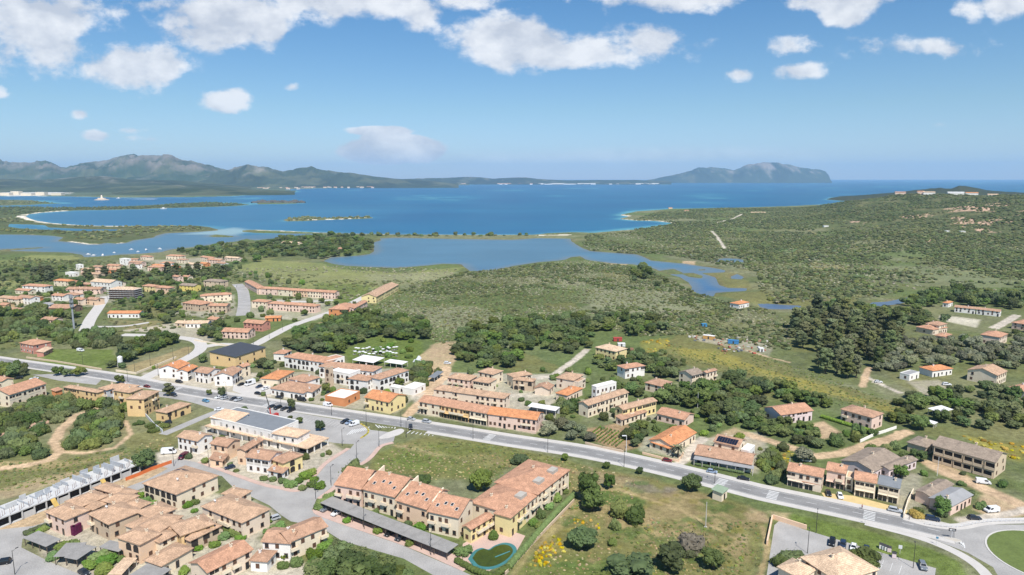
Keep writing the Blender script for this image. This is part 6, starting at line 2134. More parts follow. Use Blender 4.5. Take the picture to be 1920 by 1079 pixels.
jm = [mat('scrap_%d' % i, c_, .8, .3) for i, c_ in enumerate([(.55, .54, .50), (.40, .22, .14), (.60, .58, .55), (.20, .22, .26), (.45, .12, .08)])]
for i in range(70):
    x, y = (rr.uniform(1290, 1370), rr.uniform(628, 645)) if i % 3 == 0 else (rr.uniform(1345, 1440), rr.uniform(636, 664))
    X, Y = G(x, y)
    mb = MB()
    L_, W, h = rr.uniform(.8, 2.6), rr.uniform(.6, 1.6), rr.uniform(.4, 1.5)
    mb.prism([(-L_ / 2, -W / 2, h), (L_ / 2, -W / 2, h * .8), (L_ / 2, W / 2, h * .9), (-L_ / 2, W / 2, h * 1.1)], h * .7)
    mb.box(-L_ * .3, L_ * .25, -W * .3, W * .4, -.05, h * .6)
    tag(mb.build('scrap_pile', rr.choice(jm), loc=(X, Y, 0), rz=rr.uniform(0, 3)), 'heap of pale scrap in the salvage yard', 'scrap', 'scrap heaps in the salvage yard')
canopy('bright white shelter roof standing among the orchard trees', (1734, 768, 1762, 774, 1788, 768, 3, 'x'), 'white', M_FRAME, name='shelter', cat='shelter', nposts=4)
canopy('small white greenhouse tunnel left of the white shelter', (1743, 794, 1752, 796, 1759, 792, 2.2, 'x'), 'white', M_FRAME, name='shelter', cat='shelter', nposts=3)
X, Y = G(852, 686)
# tarp-covered heap behind the hotel
for k, (x, y) in enumerate([(781, 679), (786, 674), (790, 682)]):
    X, Y = G(x, y)
    mb = MB()
    for t in range(3):
        mb.tube((t * 1.2 - 1, t * .5, 0), (t * 1.2 - .9, t * .5 + .2, 1.6 + .5 * (t % 2)), 1.5, .5, n=7)
    tag(mb.build('tarpaulin_heap', mat('pale_tarp', (.56, .59, .62), .7, .12), loc=(X, Y, 0), rz=k), 'heap under pale blue white tarpaulin at the dirt lot edge', 'heap', 'tarpaulin heaps behind the hotel')

# ------------------------------------------------------------------ boats, lighthouse, ship
def boat(x, y, L_, lab, group='boats moored in the left lagoon', a=0.3):
    X, Y = G(x, y, SEA)
    t_ = thing('boat', (X, Y, SEA), a, lab, 'boat', group)
    mb = MB(); h, w = L_ * .16, L_ * .17
    P = [(-L_ / 2, -w, h), (L_ * .2, -w, h), (L_ / 2, 0, h * 1.3), (L_ * .2, w, h), (-L_ / 2, w, h)]
    B = [(-L_ * .45, -w * .7, -.2), (L_ * .15, -w * .7, -.2), (L_ * .42, 0, -.2), (L_ * .15, w * .7, -.2), (-L_ * .45, w * .7, -.2)]
    mb.add(P + B, [(0, 1, 2, 3, 4), (9, 8, 7, 6, 5)] + [(i, 5 + i, 5 + (i + 1) % 5, (i + 1) % 5) for i in range(5)]); mb.build('hull', M_DISH, t_)
    mb = MB(); mb.box(-L_ * .2, L_ * .12, -w * .6, w * .6, h, h * 1.9); mb.build('cabin', wallm('white'), t_)
    return t_


for i, (x, y, L_) in enumerate([(166, 478, 7), (176, 480.5, 8), (193, 480, 9), (214, 475, 6), (246, 469, 7), (274, 470.5, 10), (300, 468, 8), (259, 473, 6)]):
    boat(x, y, L_, 'small white boat moored off the left lagoon shore', a=i)
boat(307, 392.6, 22, 'white motor yacht anchored off the dark peninsula', None)
boat(222, 373, 24, 'motor boat leaving a white wake near the lighthouse', None, 3.3)
boat(1187, 345, 70, 'white ferry far out in the bay before the horizon town', None, 0)
wk = MB()
a, b = world(226, 373.3, SEA + .3), world(292, 373.6, SEA + .3)
wk.add([(a.x, a.y - 4, a.z), (b.x, b.y - 30, a.z), (b.x, b.y + 30, a.z), (a.x, a.y + 4, a.z)], [(0, 1, 2, 3)])
tag(wk.build('wake', M_DISH), kind='structure')
X, Y = G(191, 375.5, SEA)
lh = thing('lighthouse', (X, Y, SEA), 0, 'white conical lighthouse on a tiny shoal in the bay', 'lighthouse')
mb = MB(); mb.tube((0, 0, -1), (0, 0, 5), 40, 26, n=14); mb.build('rock', mat('pale_rock', (.40, .34, .27), .95, .2, .1, 1), lh)
mb = MB(); mb.tube((0, 0, 5), (0, 0, 27), 7, 2.6, n=12); mb.build('tower', wallm('cream'), lh)
mb = MB(); mb.tube((0, 0, 27), (0, 0, 31), 2.4, 1.8, n=8); mb.build('lantern', M_IRON, lh)
mb = MB(); mb.box(-18, 18, -7, 7, 5, 11); mb.build('keeper_house', wallm('beige'), lh)

# a man standing on the yellow forecourt: one skinned surface from head to feet, clothes by height
def person(x, y, label, shirt, trousers, a=0.0):
    X, Y = G(x, y)
    J = [(0, 0, .95, .15), (0, 0, 1.15, .15), (0, 0, 1.40, .16), (0, .0, 1.52, .06), (0, -.02, 1.60, .09), (0, -.01, 1.72, .085),
         (.19, 0, 1.42, .06), (.25, .02, 1.15, .045), (.24, -.08, .92, .035), (.24, -.10, .84, .04), (-.19, 0, 1.42, .06), (-.25, .02, 1.15, .045), (-.24, -.06, .92, .035), (-.24, -.08, .84, .04),
         (.10, 0, .86, .095), (.11, -.03, .48, .065), (.11, .05, .08, .045), (.11, -.12, .04, .04), (-.10, 0, .86, .095), (-.11, .03, .48, .065), (-.11, .08, .08, .045), (-.11, -.09, .04, .04)]
    E_ = [(0, 1), (1, 2), (2, 3), (3, 4), (4, 5), (2, 6), (6, 7), (7, 8), (8, 9), (2, 10), (10, 11), (11, 12), (12, 13), (0, 14), (14, 15), (15, 16), (16, 17), (0, 18), (18, 19), (19, 20), (20, 21)]
    me = bpy.data.meshes.new('person')
    me.from_pydata([j[:3] for j in J], E_, [])
    o = link('person', me, None, (X, Y, .03), a)
    sk = o.modifiers.new('skin', 'SKIN')
    me.skin_vertices[0].data[0].use_root = True
    for i, j in enumerate(J):
        me.skin_vertices[0].data[i].radius = (j[3], j[3] * .85)
    ss = o.modifiers.new('sub', 'SUBSURF')
    ss.levels = ss.render_levels = 1
    mt = bpy.data.materials.new('clothing_' + label.split()[2])
    mt.use_nodes = True
    nt = mt.node_tree
    tc = nt.nodes.new('ShaderNodeTexCoord')
    sx = nt.nodes.new('ShaderNodeSeparateXYZ')
    nt.links.new(tc.outputs['Object'], sx.inputs[0])
    cr_ = nt.nodes.new('ShaderNodeValToRGB')
    cr_.color_ramp.interpolation = 'CONSTANT'
    els = [(0.0, (.03, .03, .03)), (.05, trousers), (.49, shirt), (.755, (.42, .24, .16)), (.87, (.03, .02, .015))]
    mm = nt.nodes.new('ShaderNodeMath')
    mm.operation = 'DIVIDE'
    mm.inputs[1].default_value = 2.0
    nt.links.new(sx.outputs[2], mm.inputs[0])
    nt.links.new(mm.outputs[0], cr_.inputs[0])
    for i, (p, c_) in enumerate(els):
        e = cr_.color_ramp.elements[i] if i < 2 else cr_.color_ramp.elements.new(p)
        e.position = p
        e.color = (*c_, 1)
    nt.links.new(cr_.outputs[0], nt.nodes['Principled BSDF'].inputs['Base Color'])
    me.materials.append(mt)
    hm = MB(); hm.tube((0, .02, 1.70), (0, .02, 1.815), .10, .05, n=8); hm.build('hair', mat('hair_dark', (.02, .015, .012)), o)
    return tag(o, label, 'person')


person(1616, 955, 'person in red shirt and dark trousers standing on the yellow forecourt', (.30, .04, .04), (.03, .03, .05), .4)
# ------------------------------------------------------------------ plants
import bmesh
from mathutils import noise as mnoise


def blob(mb, c, r, sub, seed, rough=.28, m=0, squash=1.0):
    bm = bmesh.new()
    bmesh.ops.create_icosphere(bm, subdivisions=sub, radius=1.0)
    o = len(mb.v)
    off = Vector((seed * 3.7, seed * 1.3, seed * 7.1))
    for v in bm.verts:
        n = v.co.normalized()
        k = 1 + rough * (mnoise.noise(n * 2.3 + off) + .8 * mnoise.noise(n * 6.0 + off) + .6 * mnoise.noise(n * 14.0 + off))
        mb.v.append((c[0] + n.x * r * k, c[1] + n.y * r * k, c[2] + n.z * r * k * squash))
    for f in bm.faces:
        mb.f.append(tuple(v.index + o for v in f.verts))
        mb.m.append(m)
    bm.free()


def leaves(mb, R, n, lumps, size, m=0):
    for _ in range(n):
        (c, r, sq) = R.choice(lumps)
        d = Vector((R.gauss(0, 1), R.gauss(0, 1), R.gauss(0, 1) + .25)).normalized()
        k_ = .88 + .55 * R.random() ** 2.2
        p = Vector((c[0] + d.x * r * k_, c[1] + d.y * r * k_, c[2] + d.z * r * sq * k_))
        if p.z < .02:
            continue
        nrm = (d + Vector((R.uniform(-.8, .8), R.uniform(-.8, .8), R.uniform(-.4, .9)))).normalized()
        a = nrm.orthogonal().normalized()
        b = nrm.cross(a)
        t = R.uniform(0, 6.28)
        a, b = a * math.cos(t) + b * math.sin(t), b * math.cos(t) - a * math.sin(t)
        s = size * R.uniform(.6, 1.3)
        mb.add([p - a * s, p - b * s * .6, p + a * s, p + b * s * .6], [(0, 1, 2, 3)], m)


def bush_mb(seed, n=5, sub=3, nl=560, size=.075, h=.75):
    R = random.Random(seed)
    mb = MB()
    lumps = [((0, 0, h * .42), .62, .68 * h / .75)]
    for i in range(n):
        t = 2 * math.pi * (i + R.random() * .6) / n
        d = R.uniform(.30, .56)
        lumps.append(((math.cos(t) * d, math.sin(t) * d, h * R.uniform(.30, .72)), R.uniform(.28, .46), R.uniform(.7, 1.0)))
    for i, (c, r, sq) in enumerate(lumps):
        blob(mb, c, r, sub if r > .4 else 2, seed + i * 1.7, .36, 0, sq)
    leaves(mb, R, nl, lumps, size)
    return mb


def crown_mb(seed, n=9, sub=2, nl=850, size=.075, zlo=.30, tall=1.0, spread=.6):
    """crown of separate leafy clumps; width about 2, base at z = zlo"""
    R = random.Random(seed)
    mb = MB()
    lumps = []
    for i in range(n):
        t = 2.4 * i + R.uniform(-.5, .5)
        z = zlo + .32 + tall * (i / n) * R.uniform(.8, 1.1)
        d = spread * math.sqrt(max(.05, 1 - ((z - zlo - .3) / (tall + .3)) ** 2)) * R.uniform(.45, 1)
        lumps.append(((math.cos(t) * d, math.sin(t) * d, z), R.uniform(.26, .42), R.uniform(.65, .95)))
    for i, (c, r, sq) in enumerate(lumps):
        blob(mb, c, r, 3 if r > .36 else sub, seed + i * 2.3, .42, 0, sq)
    leaves(mb, R, nl, lumps, size)
    return mb, lumps


def trunk_mb(seed, lumps, h0):
    R = random.Random(seed)
    mb = MB()
    mb.tube((0, 0, -.05), (R.uniform(-.05, .05), R.uniform(-.05, .05), h0), .085, .06, n=6)
    for (c, r, sq) in lumps[:5]:
        mb.tube((0, 0, h0 * .9), (c[0] * .8, c[1] * .8, c[2]), .04, .015, n=5)
    return mb


LM = dict(bush=leaf_mat('leaf_maquis', (.082, .110, .034)), tree=leaf_mat('leaf_broad', (.080, .112, .032)), olive=leaf_mat('leaf_olive', (.140, .152, .085), .3), euca=leaf_mat('leaf_eucalyptus', (.092, .108, .042), .35),
          garden=leaf_mat('leaf_garden', (.105, .165, .035)), yellow=leaf_mat('flower_broom', (.36, .29, .03), .5), sage=leaf_mat('leaf_sage', (.24, .235, .145), .35), scrub=leaf_mat('leaf_scrub', (.135, .150, .060), .4), dry=leaf_mat('leaf_dry', (.19, .155, .11), .3), purple=leaf_mat('leaf_purple', (.16, .035, .10)),
          weed=leaf_mat('weed_green', (.125, .155, .045)), straw=leaf_mat('weed_straw', (.30, .245, .12)), heath=leaf_mat('leaf_heath', (.085, .108, .038)))
M_BARK = mat('bark', (.13, .10, .075), .95, .25, 1.0, 6)
PROTO = {}
for i in range(5):
    PROTO.setdefault('bush', []).append((bush_mb(10 + i, 5 + i % 3).mesh('bush', LM['bush']), None))
for i in range(3):
    PROTO.setdefault('garden', []).append((bush_mb(30 + i, 5, h=.9).mesh('shrub', LM['garden']), None))
    PROTO.setdefault('shrubs', []).append((bush_mb(80 + i, 5, h=.9).mesh('shrub', LM[('garden', 'tree', 'bush')[i]]), None))
    PROTO.setdefault('yellow', []).append((bush_mb(40 + i, 6, nl=500, size=.06).mesh('broom', LM['yellow']), None))
    PROTO.setdefault('dry', []).append((bush_mb(45 + i, 5).mesh('bush', LM['dry']), None))
    PROTO.setdefault('sagebush', []).append((bush_mb(50 + i, 4, 2, 160, .1).mesh('scrub', LM['sage']), None))
    PROTO.setdefault('scrubbush', []).append((bush_mb(55 + i, 4, 2, 160, .1).mesh('scrub', LM['scrub']), None))
    PROTO.setdefault('weed', []).append((bush_mb(70 + i, 4, 1, 70, .14).mesh('weed', LM['weed']), None))
    PROTO.setdefault('straw', []).append((bush_mb(75 + i, 4, 1, 70, .14).mesh('weed', LM['straw']), None))
    PROTO.setdefault('darkbush', []).append((bush_mb(60 + i, 4, 2, 160, .1).mesh('scrub', LM['heath']), None))
for i in range(4):
    for k, args in (('tree', dict(n=10, zlo=.25, tall=.85)), ('olive', dict(n=8, zlo=.35, tall=.55)), ('euca', dict(n=14, zlo=.5, tall=2.2, spread=.55, nl=800))):
        c_, l_ = crown_mb(100 + i * 7 + len(k), **args)
        PROTO.setdefault(k, []).append((c_.mesh('crown', LM[k]), trunk_mb(i, l_, args['zlo'] + .25).mesh('trunk', M_BARK)))

# keep-out tests
FO = [(np.array(o_), np.array(u_), np.array(w_), L_, D_) for (o_, u_, w_, L_, D_) in FOOT]
TRK = [(poly_world(P_), w_) for P_, w_, c_ in TRACKS]


def allowed(X, Y, r):
    ok = np.ones(X.shape, bool)
    for o_, u_, w_, L_, D_ in FO:
        dx, dy = X - o_[0], Y - o_[1]
        a, b = dx * u_[0] + dy * u_[1], dx * w_[0] + dy * w_[1]
        ok &= ~((a > -r * .7 - .3) & (a < L_ + r * .7 + .3) & (b > -r * .7 - .3) & (b < D_ + r * .7 + .3))
    for P_, hw in ROADS:
        k = ok & (X > P_[:, 0].min() - 20) & (X < P_[:, 0].max() + 20) & (Y > P_[:, 1].min() - 20) & (Y < P_[:, 1].max() + 20)
        if k.any():
            lim = hw + (3.4 if hw > 4 else .8)
            d = seg_dist(X[k], Y[k], P_, False)
            ok[k] &= d > lim + r[k] * .7
    for P_, w_ in TRK:
        k = ok & (X > P_[:, 0].min() - 20) & (X < P_[:, 0].max() + 20) & (Y > P_[:, 1].min() - 20) & (Y < P_[:, 1].max() + 20)
        if k.any():
            ok[k] &= seg_dist(X[k], Y[k], P_, False) > w_ / 2 + r[k] * .6
    for P_ in AREA_POLYS:
        ok &= ~inside(X, Y, P_)
    return ok


def scatter(P, sp, w0, w1, seed, clump=0.0, world_poly=None, dens=1.0, chk=True):
    PW = poly_world(P) if world_poly is None else world_poly
    (ax, ay), (bx, by) = PW.min(0), PW.max(0)
    rg = np.random.RandomState(seed)
    gx, gy = np.meshgrid(np.arange(ax, bx, sp), np.arange(ay, by, sp))
    X = gx.ravel() + rg.uniform(-.48, .48, gx.size) * sp
    Y = gy.ravel() + rg.uniform(-.48, .48, gx.size) * sp
    w = rg.uniform(0, 1, X.size) ** 1.5 * (w1 - w0) + w0
    k = inside(X, Y, PW) & (rg.uniform(0, 1, X.size) < dens)
    if clump:
        k &= (.45 * fbm(X / 25, Y / 25, seed, 3) + .55 * (1.7 * fbm(X / 105, Y / 80, seed % 7 + 3, 3) - .35)) > clump
    X, Y, w = X[k], Y[k], w[k]
    if chk:
        k = allowed(X, Y, w / 2)
        X, Y, w = X[k], Y[k], w[k]
    k = land_sdf(X, Y, 30.0) > 1.0
    return X[k], Y[k], w[k]


PL = {k: [] for k in PROTO}      # (x, y, width, height, label, group)


def plant(kind, x, y, w, h, label, group=None):
    X, Y = G(x, y)
    PL[kind].append((X, Y, w, h, label, group))


def zone(kind, P, sp, w0, w1, hr, label, seed, **k):
    X, Y, w = scatter(P, sp, w0, w1, seed, **k)
    rg = np.random.RandomState(seed + 5)
    for i in range(len(X)):
        PL[kind].append((X[i], Y[i], w[i], w[i] * hr * rg.uniform(.65, 1.3), label, label.replace('a ', '', 1)))


# plants told one by one
for a in [('tree', 1103, 940, 9, 11.5, 'tallest tree of the clump beside the cream apartment block in the meadow'), ('tree', 1112, 957, 10, 7.5, 'broad lower tree in front of the tallest meadow tree'), ('tree', 1142, 917, 4.6, 6, 'slender tree right of the tallest meadow tree'),
          ('tree', 1297, 920, 7.6, 6.6, 'round dark tree standing beside the main road left of the transformer hut'), ('bush', 1159, 968, 7, 6, 'dark bush left in the middle meadow group'), ('bush', 1190, 980, 8, 6, 'dark bush right in the middle meadow group'), ('bush', 1153, 992, 4.5, 3.6, 'small dark bush in front of the middle meadow group'),
          ('tree', 1092, 1026, 10, 6.5, 'wide dark tree beside the yellow broom in the meadow'), ('bush', 1149, 1022, 3.4, 2.4, 'small round bush right of the wide tree by the broom'), ('tree', 1258, 1066, 10, 7.5, 'large dark tree near the bottom edge of the meadow'), ('tree', 1338, 1066, 7.5, 6, 'dark tree right of the bare grey tree in the meadow'),
          ('dry', 1296, 1033, 9.5, 6, 'half bare grey brown tree in the lower meadow'), ('bush', 1290, 1042, 5, 2.8, 'dark bush at the foot of the half bare tree'), ('tree', 1180, 1092, 15, 8, 'broad tree at the bottom edge left of the large meadow tree'), ('bush', 1130, 1100, 8, 5, 'bush cut by the bottom edge in the meadow'),
          ('tree', 1060, 864, 3.4, 3.2, 'first small round tree on the road verge of the meadow from the left'), ('tree', 1137, 879, 3.2, 3, 'second small round tree on the road verge of the meadow'), ('tree', 1199, 889, 3.0, 3, 'third small round tree on the road verge of the meadow'), ('bush', 975, 868, 8, 4, 'wide shrub on the road verge behind the pool building'),
          ('bush', 660, 893, 11, 5.5, 'wide dark shrub at the corner behind the apartment terrace'), ('tree', 902, 920, 9, 8.5, 'round dark tree in the field behind the apartment terrace'), ('bush', 790, 905, 7, 3, 'low shrub behind the apartment terrace roof'),
          ('tree', 416, 744, 5, 5.2, 'dense round tree in the left car park row'), ('tree', 392, 741, 3.2, 3.2, 'small olive coloured tree left in the car park row'), ('tree', 547, 767, 4.2, 5.4, 'tree beside the black parked row'), ('tree', 601, 808, 5, 5, 'round tree at the back of the white shop building'), ('tree', 562, 794, 3.6, 3.2, 'small tree left of the round tree behind the shop building'), ('tree', 544, 791, 3.2, 3, 'smallest tree behind the shop building roof'), ('bush', 458, 770, 4, 2.6, 'low shrub by the crane side of the shop building'),
          ('tree', 110, 704, 7, 5.5, 'left umbrella shaped tree in the left car park'), ('tree', 127, 706, 5.5, 4.5, 'middle umbrella shaped tree in the left car park'), ('tree', 150, 705, 7.5, 5.5, 'right umbrella shaped tree in the left car park'), ('tree', 225, 719, 5.5, 5, 'round tree beside the ochre houses and main road'), ('euca', 318, 741, 7.5, 6.5, 'loose brownish tree in front of the orange roofed shop'),
          ('tree', 381, 680, 6.5, 5.8, 'round tree left of the ochre hall'), ('tree', 492, 690, 9, 6, 'bright tree between ochre hall and hotel'), ('tree', 505, 692, 7, 5, 'tree at the end of the hotel wing'), ('tree', 500, 712, 5, 4.6, 'bright tree in front of the orange annex'), ('tree', 488, 710, 4.2, 4, 'small tree left of the orange annex'), ('tree', 612, 738, 5.5, 6, 'tree in front of the hotel tower'), ('tree', 748, 724, 6.5, 5, 'round tree at the right end of the hotel'),
          ('tree', 270, 880, 10, 7.5, 'round dark tree at the end of the building site'), ('bush', 48, 852, 5.5, 4.5, 'single round bush below the track fork on the left'), ('bush', 75, 858, 6.5, 4.5, 'second single round bush below the track fork'), ('bush', 12, 858, 6.5, 5, 'round bush at the left edge below the rocks'),
          ('tree', 1620, 1068, 9, 7, 'round tree in the bottom right car park'), ('bush', 1480, 1052, 7, 3.8, 'garden bush left of the tan villa'), ('bush', 1462, 1060, 6, 3.2, 'garden bush at the wall of the bottom right car park'), ('tree', 1766, 965, 6.5, 6, 'round tree in front of the brown and grey roofed house'), ('yellow', 1718, 970, 4.5, 3, 'round yellow flowering bush beside the white forecourt wall'),
          ('olive', 1508, 866, 8.5, 6, 'grey green round tree at the bend of the dirt lane'), ('tree', 1720, 865, 7, 5, 'tree between the lilac house and the veranda building'), ('tree', 1688, 895, 7, 5, 'tree behind the white shop house'), ('garden', 650, 980, 3, 2.2, 'two clipped shrubs at the left carport bay'),
          ('garden', 708, 1000, 3, 2.2, 'clipped bright shrub in the middle carport bay'), ('garden', 768, 1022, 3.6, 2.2, 'bright shrub at the right carport bays'), ('garden', 704, 965, 3, 2.6, 'round bright shrub against the yellow terrace front'), ('garden', 765, 987, 3, 2.6, 'round bright shrub against the peach terrace front'), ('garden', 787, 993, 5, 3, 'bright shrub between peach and cream terrace fronts'), ('garden', 869, 1040, 5, 3.2, 'bright shrub at the right end of the carport'),
          ('purple', 0, 0, 0, 0, '')]:
    if a[0] != 'purple':
        plant(*a)
for (x, y, w) in [(560, 905, 4), (572, 897, 6), (583, 890, 5), (590, 902, 4), (567, 918, 4), (545, 912, 5), (530, 905, 4), (495, 900, 3.6), (512, 902, 4), (600, 915, 5), (585, 912, 4.5)]:
    plant('garden', x, y, w, w * .55, 'clipped garden shrub below the row beside the side street', 'shrubs below the row of houses')
for (x, y, w) in [(120, 1030, 6), (100, 1048, 5), (135, 1025, 5), (185, 1050, 6), (200, 1058, 7), (170, 1065, 5), (195, 1073, 6), (225, 1052, 4), (212, 1045, 5), (165, 1058, 3.5), (72, 1000, 3), (82, 995, 3.5), (92, 990, 3.5), (60, 1003, 3), (266, 931, 4), (275, 940, 4), (285, 948, 4), (345, 1075, 4), (388, 1018, 4), (215, 985, 3), (230, 975, 3), (318, 968, 3), (352, 950, 4), (365, 945, 4), (330, 945, 3), (315, 1015, 3), (300, 1030, 4), (285, 1022, 3), (340, 1040, 3), (325, 1050, 3), (365, 960, 3), (250, 1035, 4), (262, 1042, 3), (240, 1062, 3), (420, 1010, 5), (440, 1003, 5), (462, 996, 5), (450, 1012, 4), (372, 1030, 4), (402, 1025, 4)]:
    plant('garden', x, y, w, w * .5, 'garden shrub between the holiday villas and pergolas', 'garden shrubs of the holiday village')
for (x, y, w) in [(500, 1000, 3), (512, 992, 3), (525, 990, 4), (500, 968, 3), (505, 980, 3), (540, 1045, 5), (560, 1035, 4), (590, 1045, 5), (610, 1030, 5), (618, 1012, 3), (555, 1060, 5), (530, 1065, 4), (585, 1060, 4)]:
    plant('garden', x, y, w, w * .6, 'garden shrub around the white house opposite the carport', 'garden shrubs of the white house')
for (x, y, w) in [(1000, 985, 4), (1015, 970, 4), (1030, 955, 3.5), (1045, 940, 4), (1060, 925, 3), (1010, 990, 3), (1062, 912, 3.6), (925, 1010, 4), (945, 1000, 3), (1040, 925, 3)]:
    plant('garden', x, y, w, w * .75, 'garden shrub along the wall of the cream apartment block', 'garden shrubs beside the apartment block')
for (x, y, w) in [(605, 948, 5), (612, 940, 4), (598, 955, 4), (620, 934, 4)]:
    plant('garden', x, y, w, w * .6, 'bright hedge shrub at the left end of the long carport', 'hedge shrubs at the carport end')
Rb = random.Random(31)
for i in range(70):
    t = Rb.random()
    plant('yellow', 1006 + 42 * t + Rb.gauss(0, 9), 1052 - 32 * t + Rb.gauss(0, 8), Rb.uniform(.6, 1.5), Rb.uniform(.5, 1.2), 'yellow flowering broom in the meadow beside the pool garden', 'broom in the meadow')
for i in range(14):
    plant('yellow', Rb.uniform(1075, 1125), Rb.uniform(975, 992), Rb.uniform(.6, 1.3), Rb.uniform(.5, 1.0), 'yellow flowering broom between the wide tree and the meadow group', 'broom in the meadow middle')
for (x, y, w, h) in [(630, 1062, 9, 6), (655, 1075, 10, 7), (612, 1085, 9, 6), (690, 1080, 9, 5.5), (720, 1072, 8, 5), (645, 1046, 7, 5), (675, 1058, 7, 5), (740, 1088, 7, 4.5), (700, 1060, 6, 4), (765, 1092, 5, 4), (590, 1092, 8, 6), (660, 1095, 9, 6), (720, 1095, 8, 6), (630, 1040, 6, 4)]:
    plant('tree', x, y, w, h, 'tree of the dense thicket at the bottom edge beside the street', 'trees of the bottom edge thicket')
for i in range(18):
    t = i / 17
    plant('yellow', 675 + 14 * math.sin(t * 3.1) + 2, 822 - 26 * t, 1.0, .6, 'low yellow flowering plant edging the striped car park end', 'flowers at the car park end')

Z = zone
Z('bush', [(-40, 765), (90, 748), (172, 765), (140, 778), (108, 812), (95, 838), (60, 850), (-40, 868)], 5.0, 4.5, 9, .62, 'dark maquis bush among the pink rocks at the left edge', 1, clump=.36)
Z('bush', [(125, 838), (140, 800), (168, 772), (205, 768), (240, 788), (246, 822), (215, 842), (165, 845)], 4.6, 5, 10, .62, 'dark maquis bush of the thicket right of the dirt track', 2, clump=.25)
Z('bush', [(40, 752), (110, 744), (200, 752), (262, 764), (245, 772), (180, 766), (80, 764)], 4.2, 4, 8, .65, 'green bush below the back of the ochre houses', 3)
Z('bush', [(240, 790), (300, 790), (318, 800), (300, 815), (260, 810)], 4.5, 3, 5.5, .6, 'shrub in the garden below the sweeping brown roof', 4, clump=.4)
Z('tree', [(-60, 690), (60, 688), (68, 703), (30, 709), (-60, 706)], 6, 6, 9, .8, 'dark tree in the row before the main road at the left edge', 5)
Z('tree', [(195, 692), (235, 668), (268, 642), (318, 628), (334, 640), (300, 656), (250, 672), (225, 694)], 5.5, 6, 10, .75, 'dark tree of the belt along the dry field', 6)
Z('bush', [(-60, 660), (-60, 600), (60, 598), (165, 612), (235, 630), (215, 655), (120, 652), (100, 640), (60, 628), (20, 640)], 7.5, 5, 10, .7, 'dark bush of the wood around the red country house', 7)
Z('tree', [(-60, 598), (-60, 585), (160, 588), (164, 612), (60, 600)], 9, 7, 11, .8, 'dark tree of the wood below the left village', 8)
Z('tree', [(525, 660), (560, 632), (615, 606), (665, 590), (720, 600), (795, 602), (805, 640), (745, 636), (700, 632), (655, 650), (645, 668), (590, 660)], 7, 8, 13, .62, 'rounded tree of the dense wood behind the hotel', 9)
Z('garden', [(690, 640), (780, 642), (790, 665), (760, 680), (720, 676)], 10, 4, 7, .7, 'round clipped shrub on the hotel lawn', 10)
Z('bush', [(765, 735), (775, 690), (810, 684), (828, 690), (815, 715), (790, 735)], 5, 5, 8, .7, 'bush beside the dirt lane right of the hotel', 11)
Z('tree', [(850, 655), (870, 622), (960, 604), (1090, 602), (1120, 625), (1108, 655), (1085, 668), (1000, 650), (960, 690), (895, 692), (860, 680)], 7, 6, 11, .66, 'tree of the wood above the cream cluster', 12, clump=.28)
Z('tree', [(1000, 630), (1020, 602), (1130, 596), (1240, 602), (1250, 625), (1180, 632), (1120, 625)], 9, 7, 12, .75, 'dark tree of the belt behind the yellow villa', 13, clump=.3)
Z('tree', [(1100, 735), (1200, 735), (1265, 728), (1345, 702), (1400, 716), (1500, 742), (1572, 762), (1570, 772), (1530, 765), (1430, 752), (1425, 790), (1390, 802), (1330, 800), (1318, 772), (1240, 760), (1180, 740)], 7, 6, 11, .68, 'dark tree of the wood between the apartment complex and lilac house', 14, clump=.22)
Z('tree', [(1110, 690), (1130, 670), (1200, 660), (1260, 680), (1270, 715), (1220, 712), (1212, 690), (1140, 700)], 7, 5, 9, .7, 'tree around the blue white house', 15)
Z('bush', [(1180, 665), (1240, 662), (1350, 692), (1480, 730), (1560, 752), (1550, 764), (1430, 738), (1340, 705), (1250, 685)], 8, 4, 8, .65, 'bush along the lower edge of the yellow field', 16, clump=.36)
Z('olive', [(985, 815), (1000, 798), (1085, 788), (1088, 806), (1110, 828), (1150, 842), (1080, 836), (1030, 827)], 6.5, 5, 7.5, .72, 'grey green olive tree in the garden beside the red row', 17)
Z('tree', [(1160, 845), (1165, 815), (1200, 795), (1215, 805), (1205, 850)], 6, 5, 8, .75, 'tree in the garden left of the palm bungalow', 18)
Z('bush', [(1040, 760), (1080, 745), (1085, 770), (1060, 785), (1045, 780)], 5, 4, 7, .75, 'bush between the white shed roof and the apartment complex', 19)
Z('tree', [(1330, 800), (1380, 772), (1440, 782), (1500, 800), (1540, 828), (1532, 848), (1490, 836), (1430, 820), (1380, 800)], 6, 5, 8.5, .68, 'tree of the belt between the lilac house and the dirt lane', 20, clump=.2)
Z('bush', [(1428, 905), (1425, 872), (1442, 842), (1470, 838), (1462, 870), (1474, 900), (1470, 915)], 4.6, 4, 7, .7, 'bush right of the solar panel restaurant', 21)
Z('bush', [(1560, 832), (1580, 812), (1645, 798), (1660, 810), (1600, 832), (1580, 845)], 5, 4, 7, .7, 'bush around the bare soil plot', 22)
Z('bush', [(1540, 860), (1590, 852), (1680, 838), (1700, 850), (1640, 858), (1580, 862)], 5.5, 3, 6, .7, 'bush along the dirt lane behind the brown roofed lilac house', 23)
Z('tree', [(1668, 815), (1660, 775), (1700, 748), (1790, 742), (1830, 722), (1960, 750), (1960, 800), (1860, 806), (1800, 800), (1745, 800), (1700, 828)], 7.5, 6, 10, .66, 'round tree of the orchard at the right', 24, clump=.3)
Z('olive', [(1645, 700), (1660, 660), (1700, 640), (1830, 640), (1960, 640), (1960, 695), (1800, 688), (1700, 690), (1668, 712)], 7.5, 5.5, 8.5, .72, 'olive tree of the grove at the right', 25)
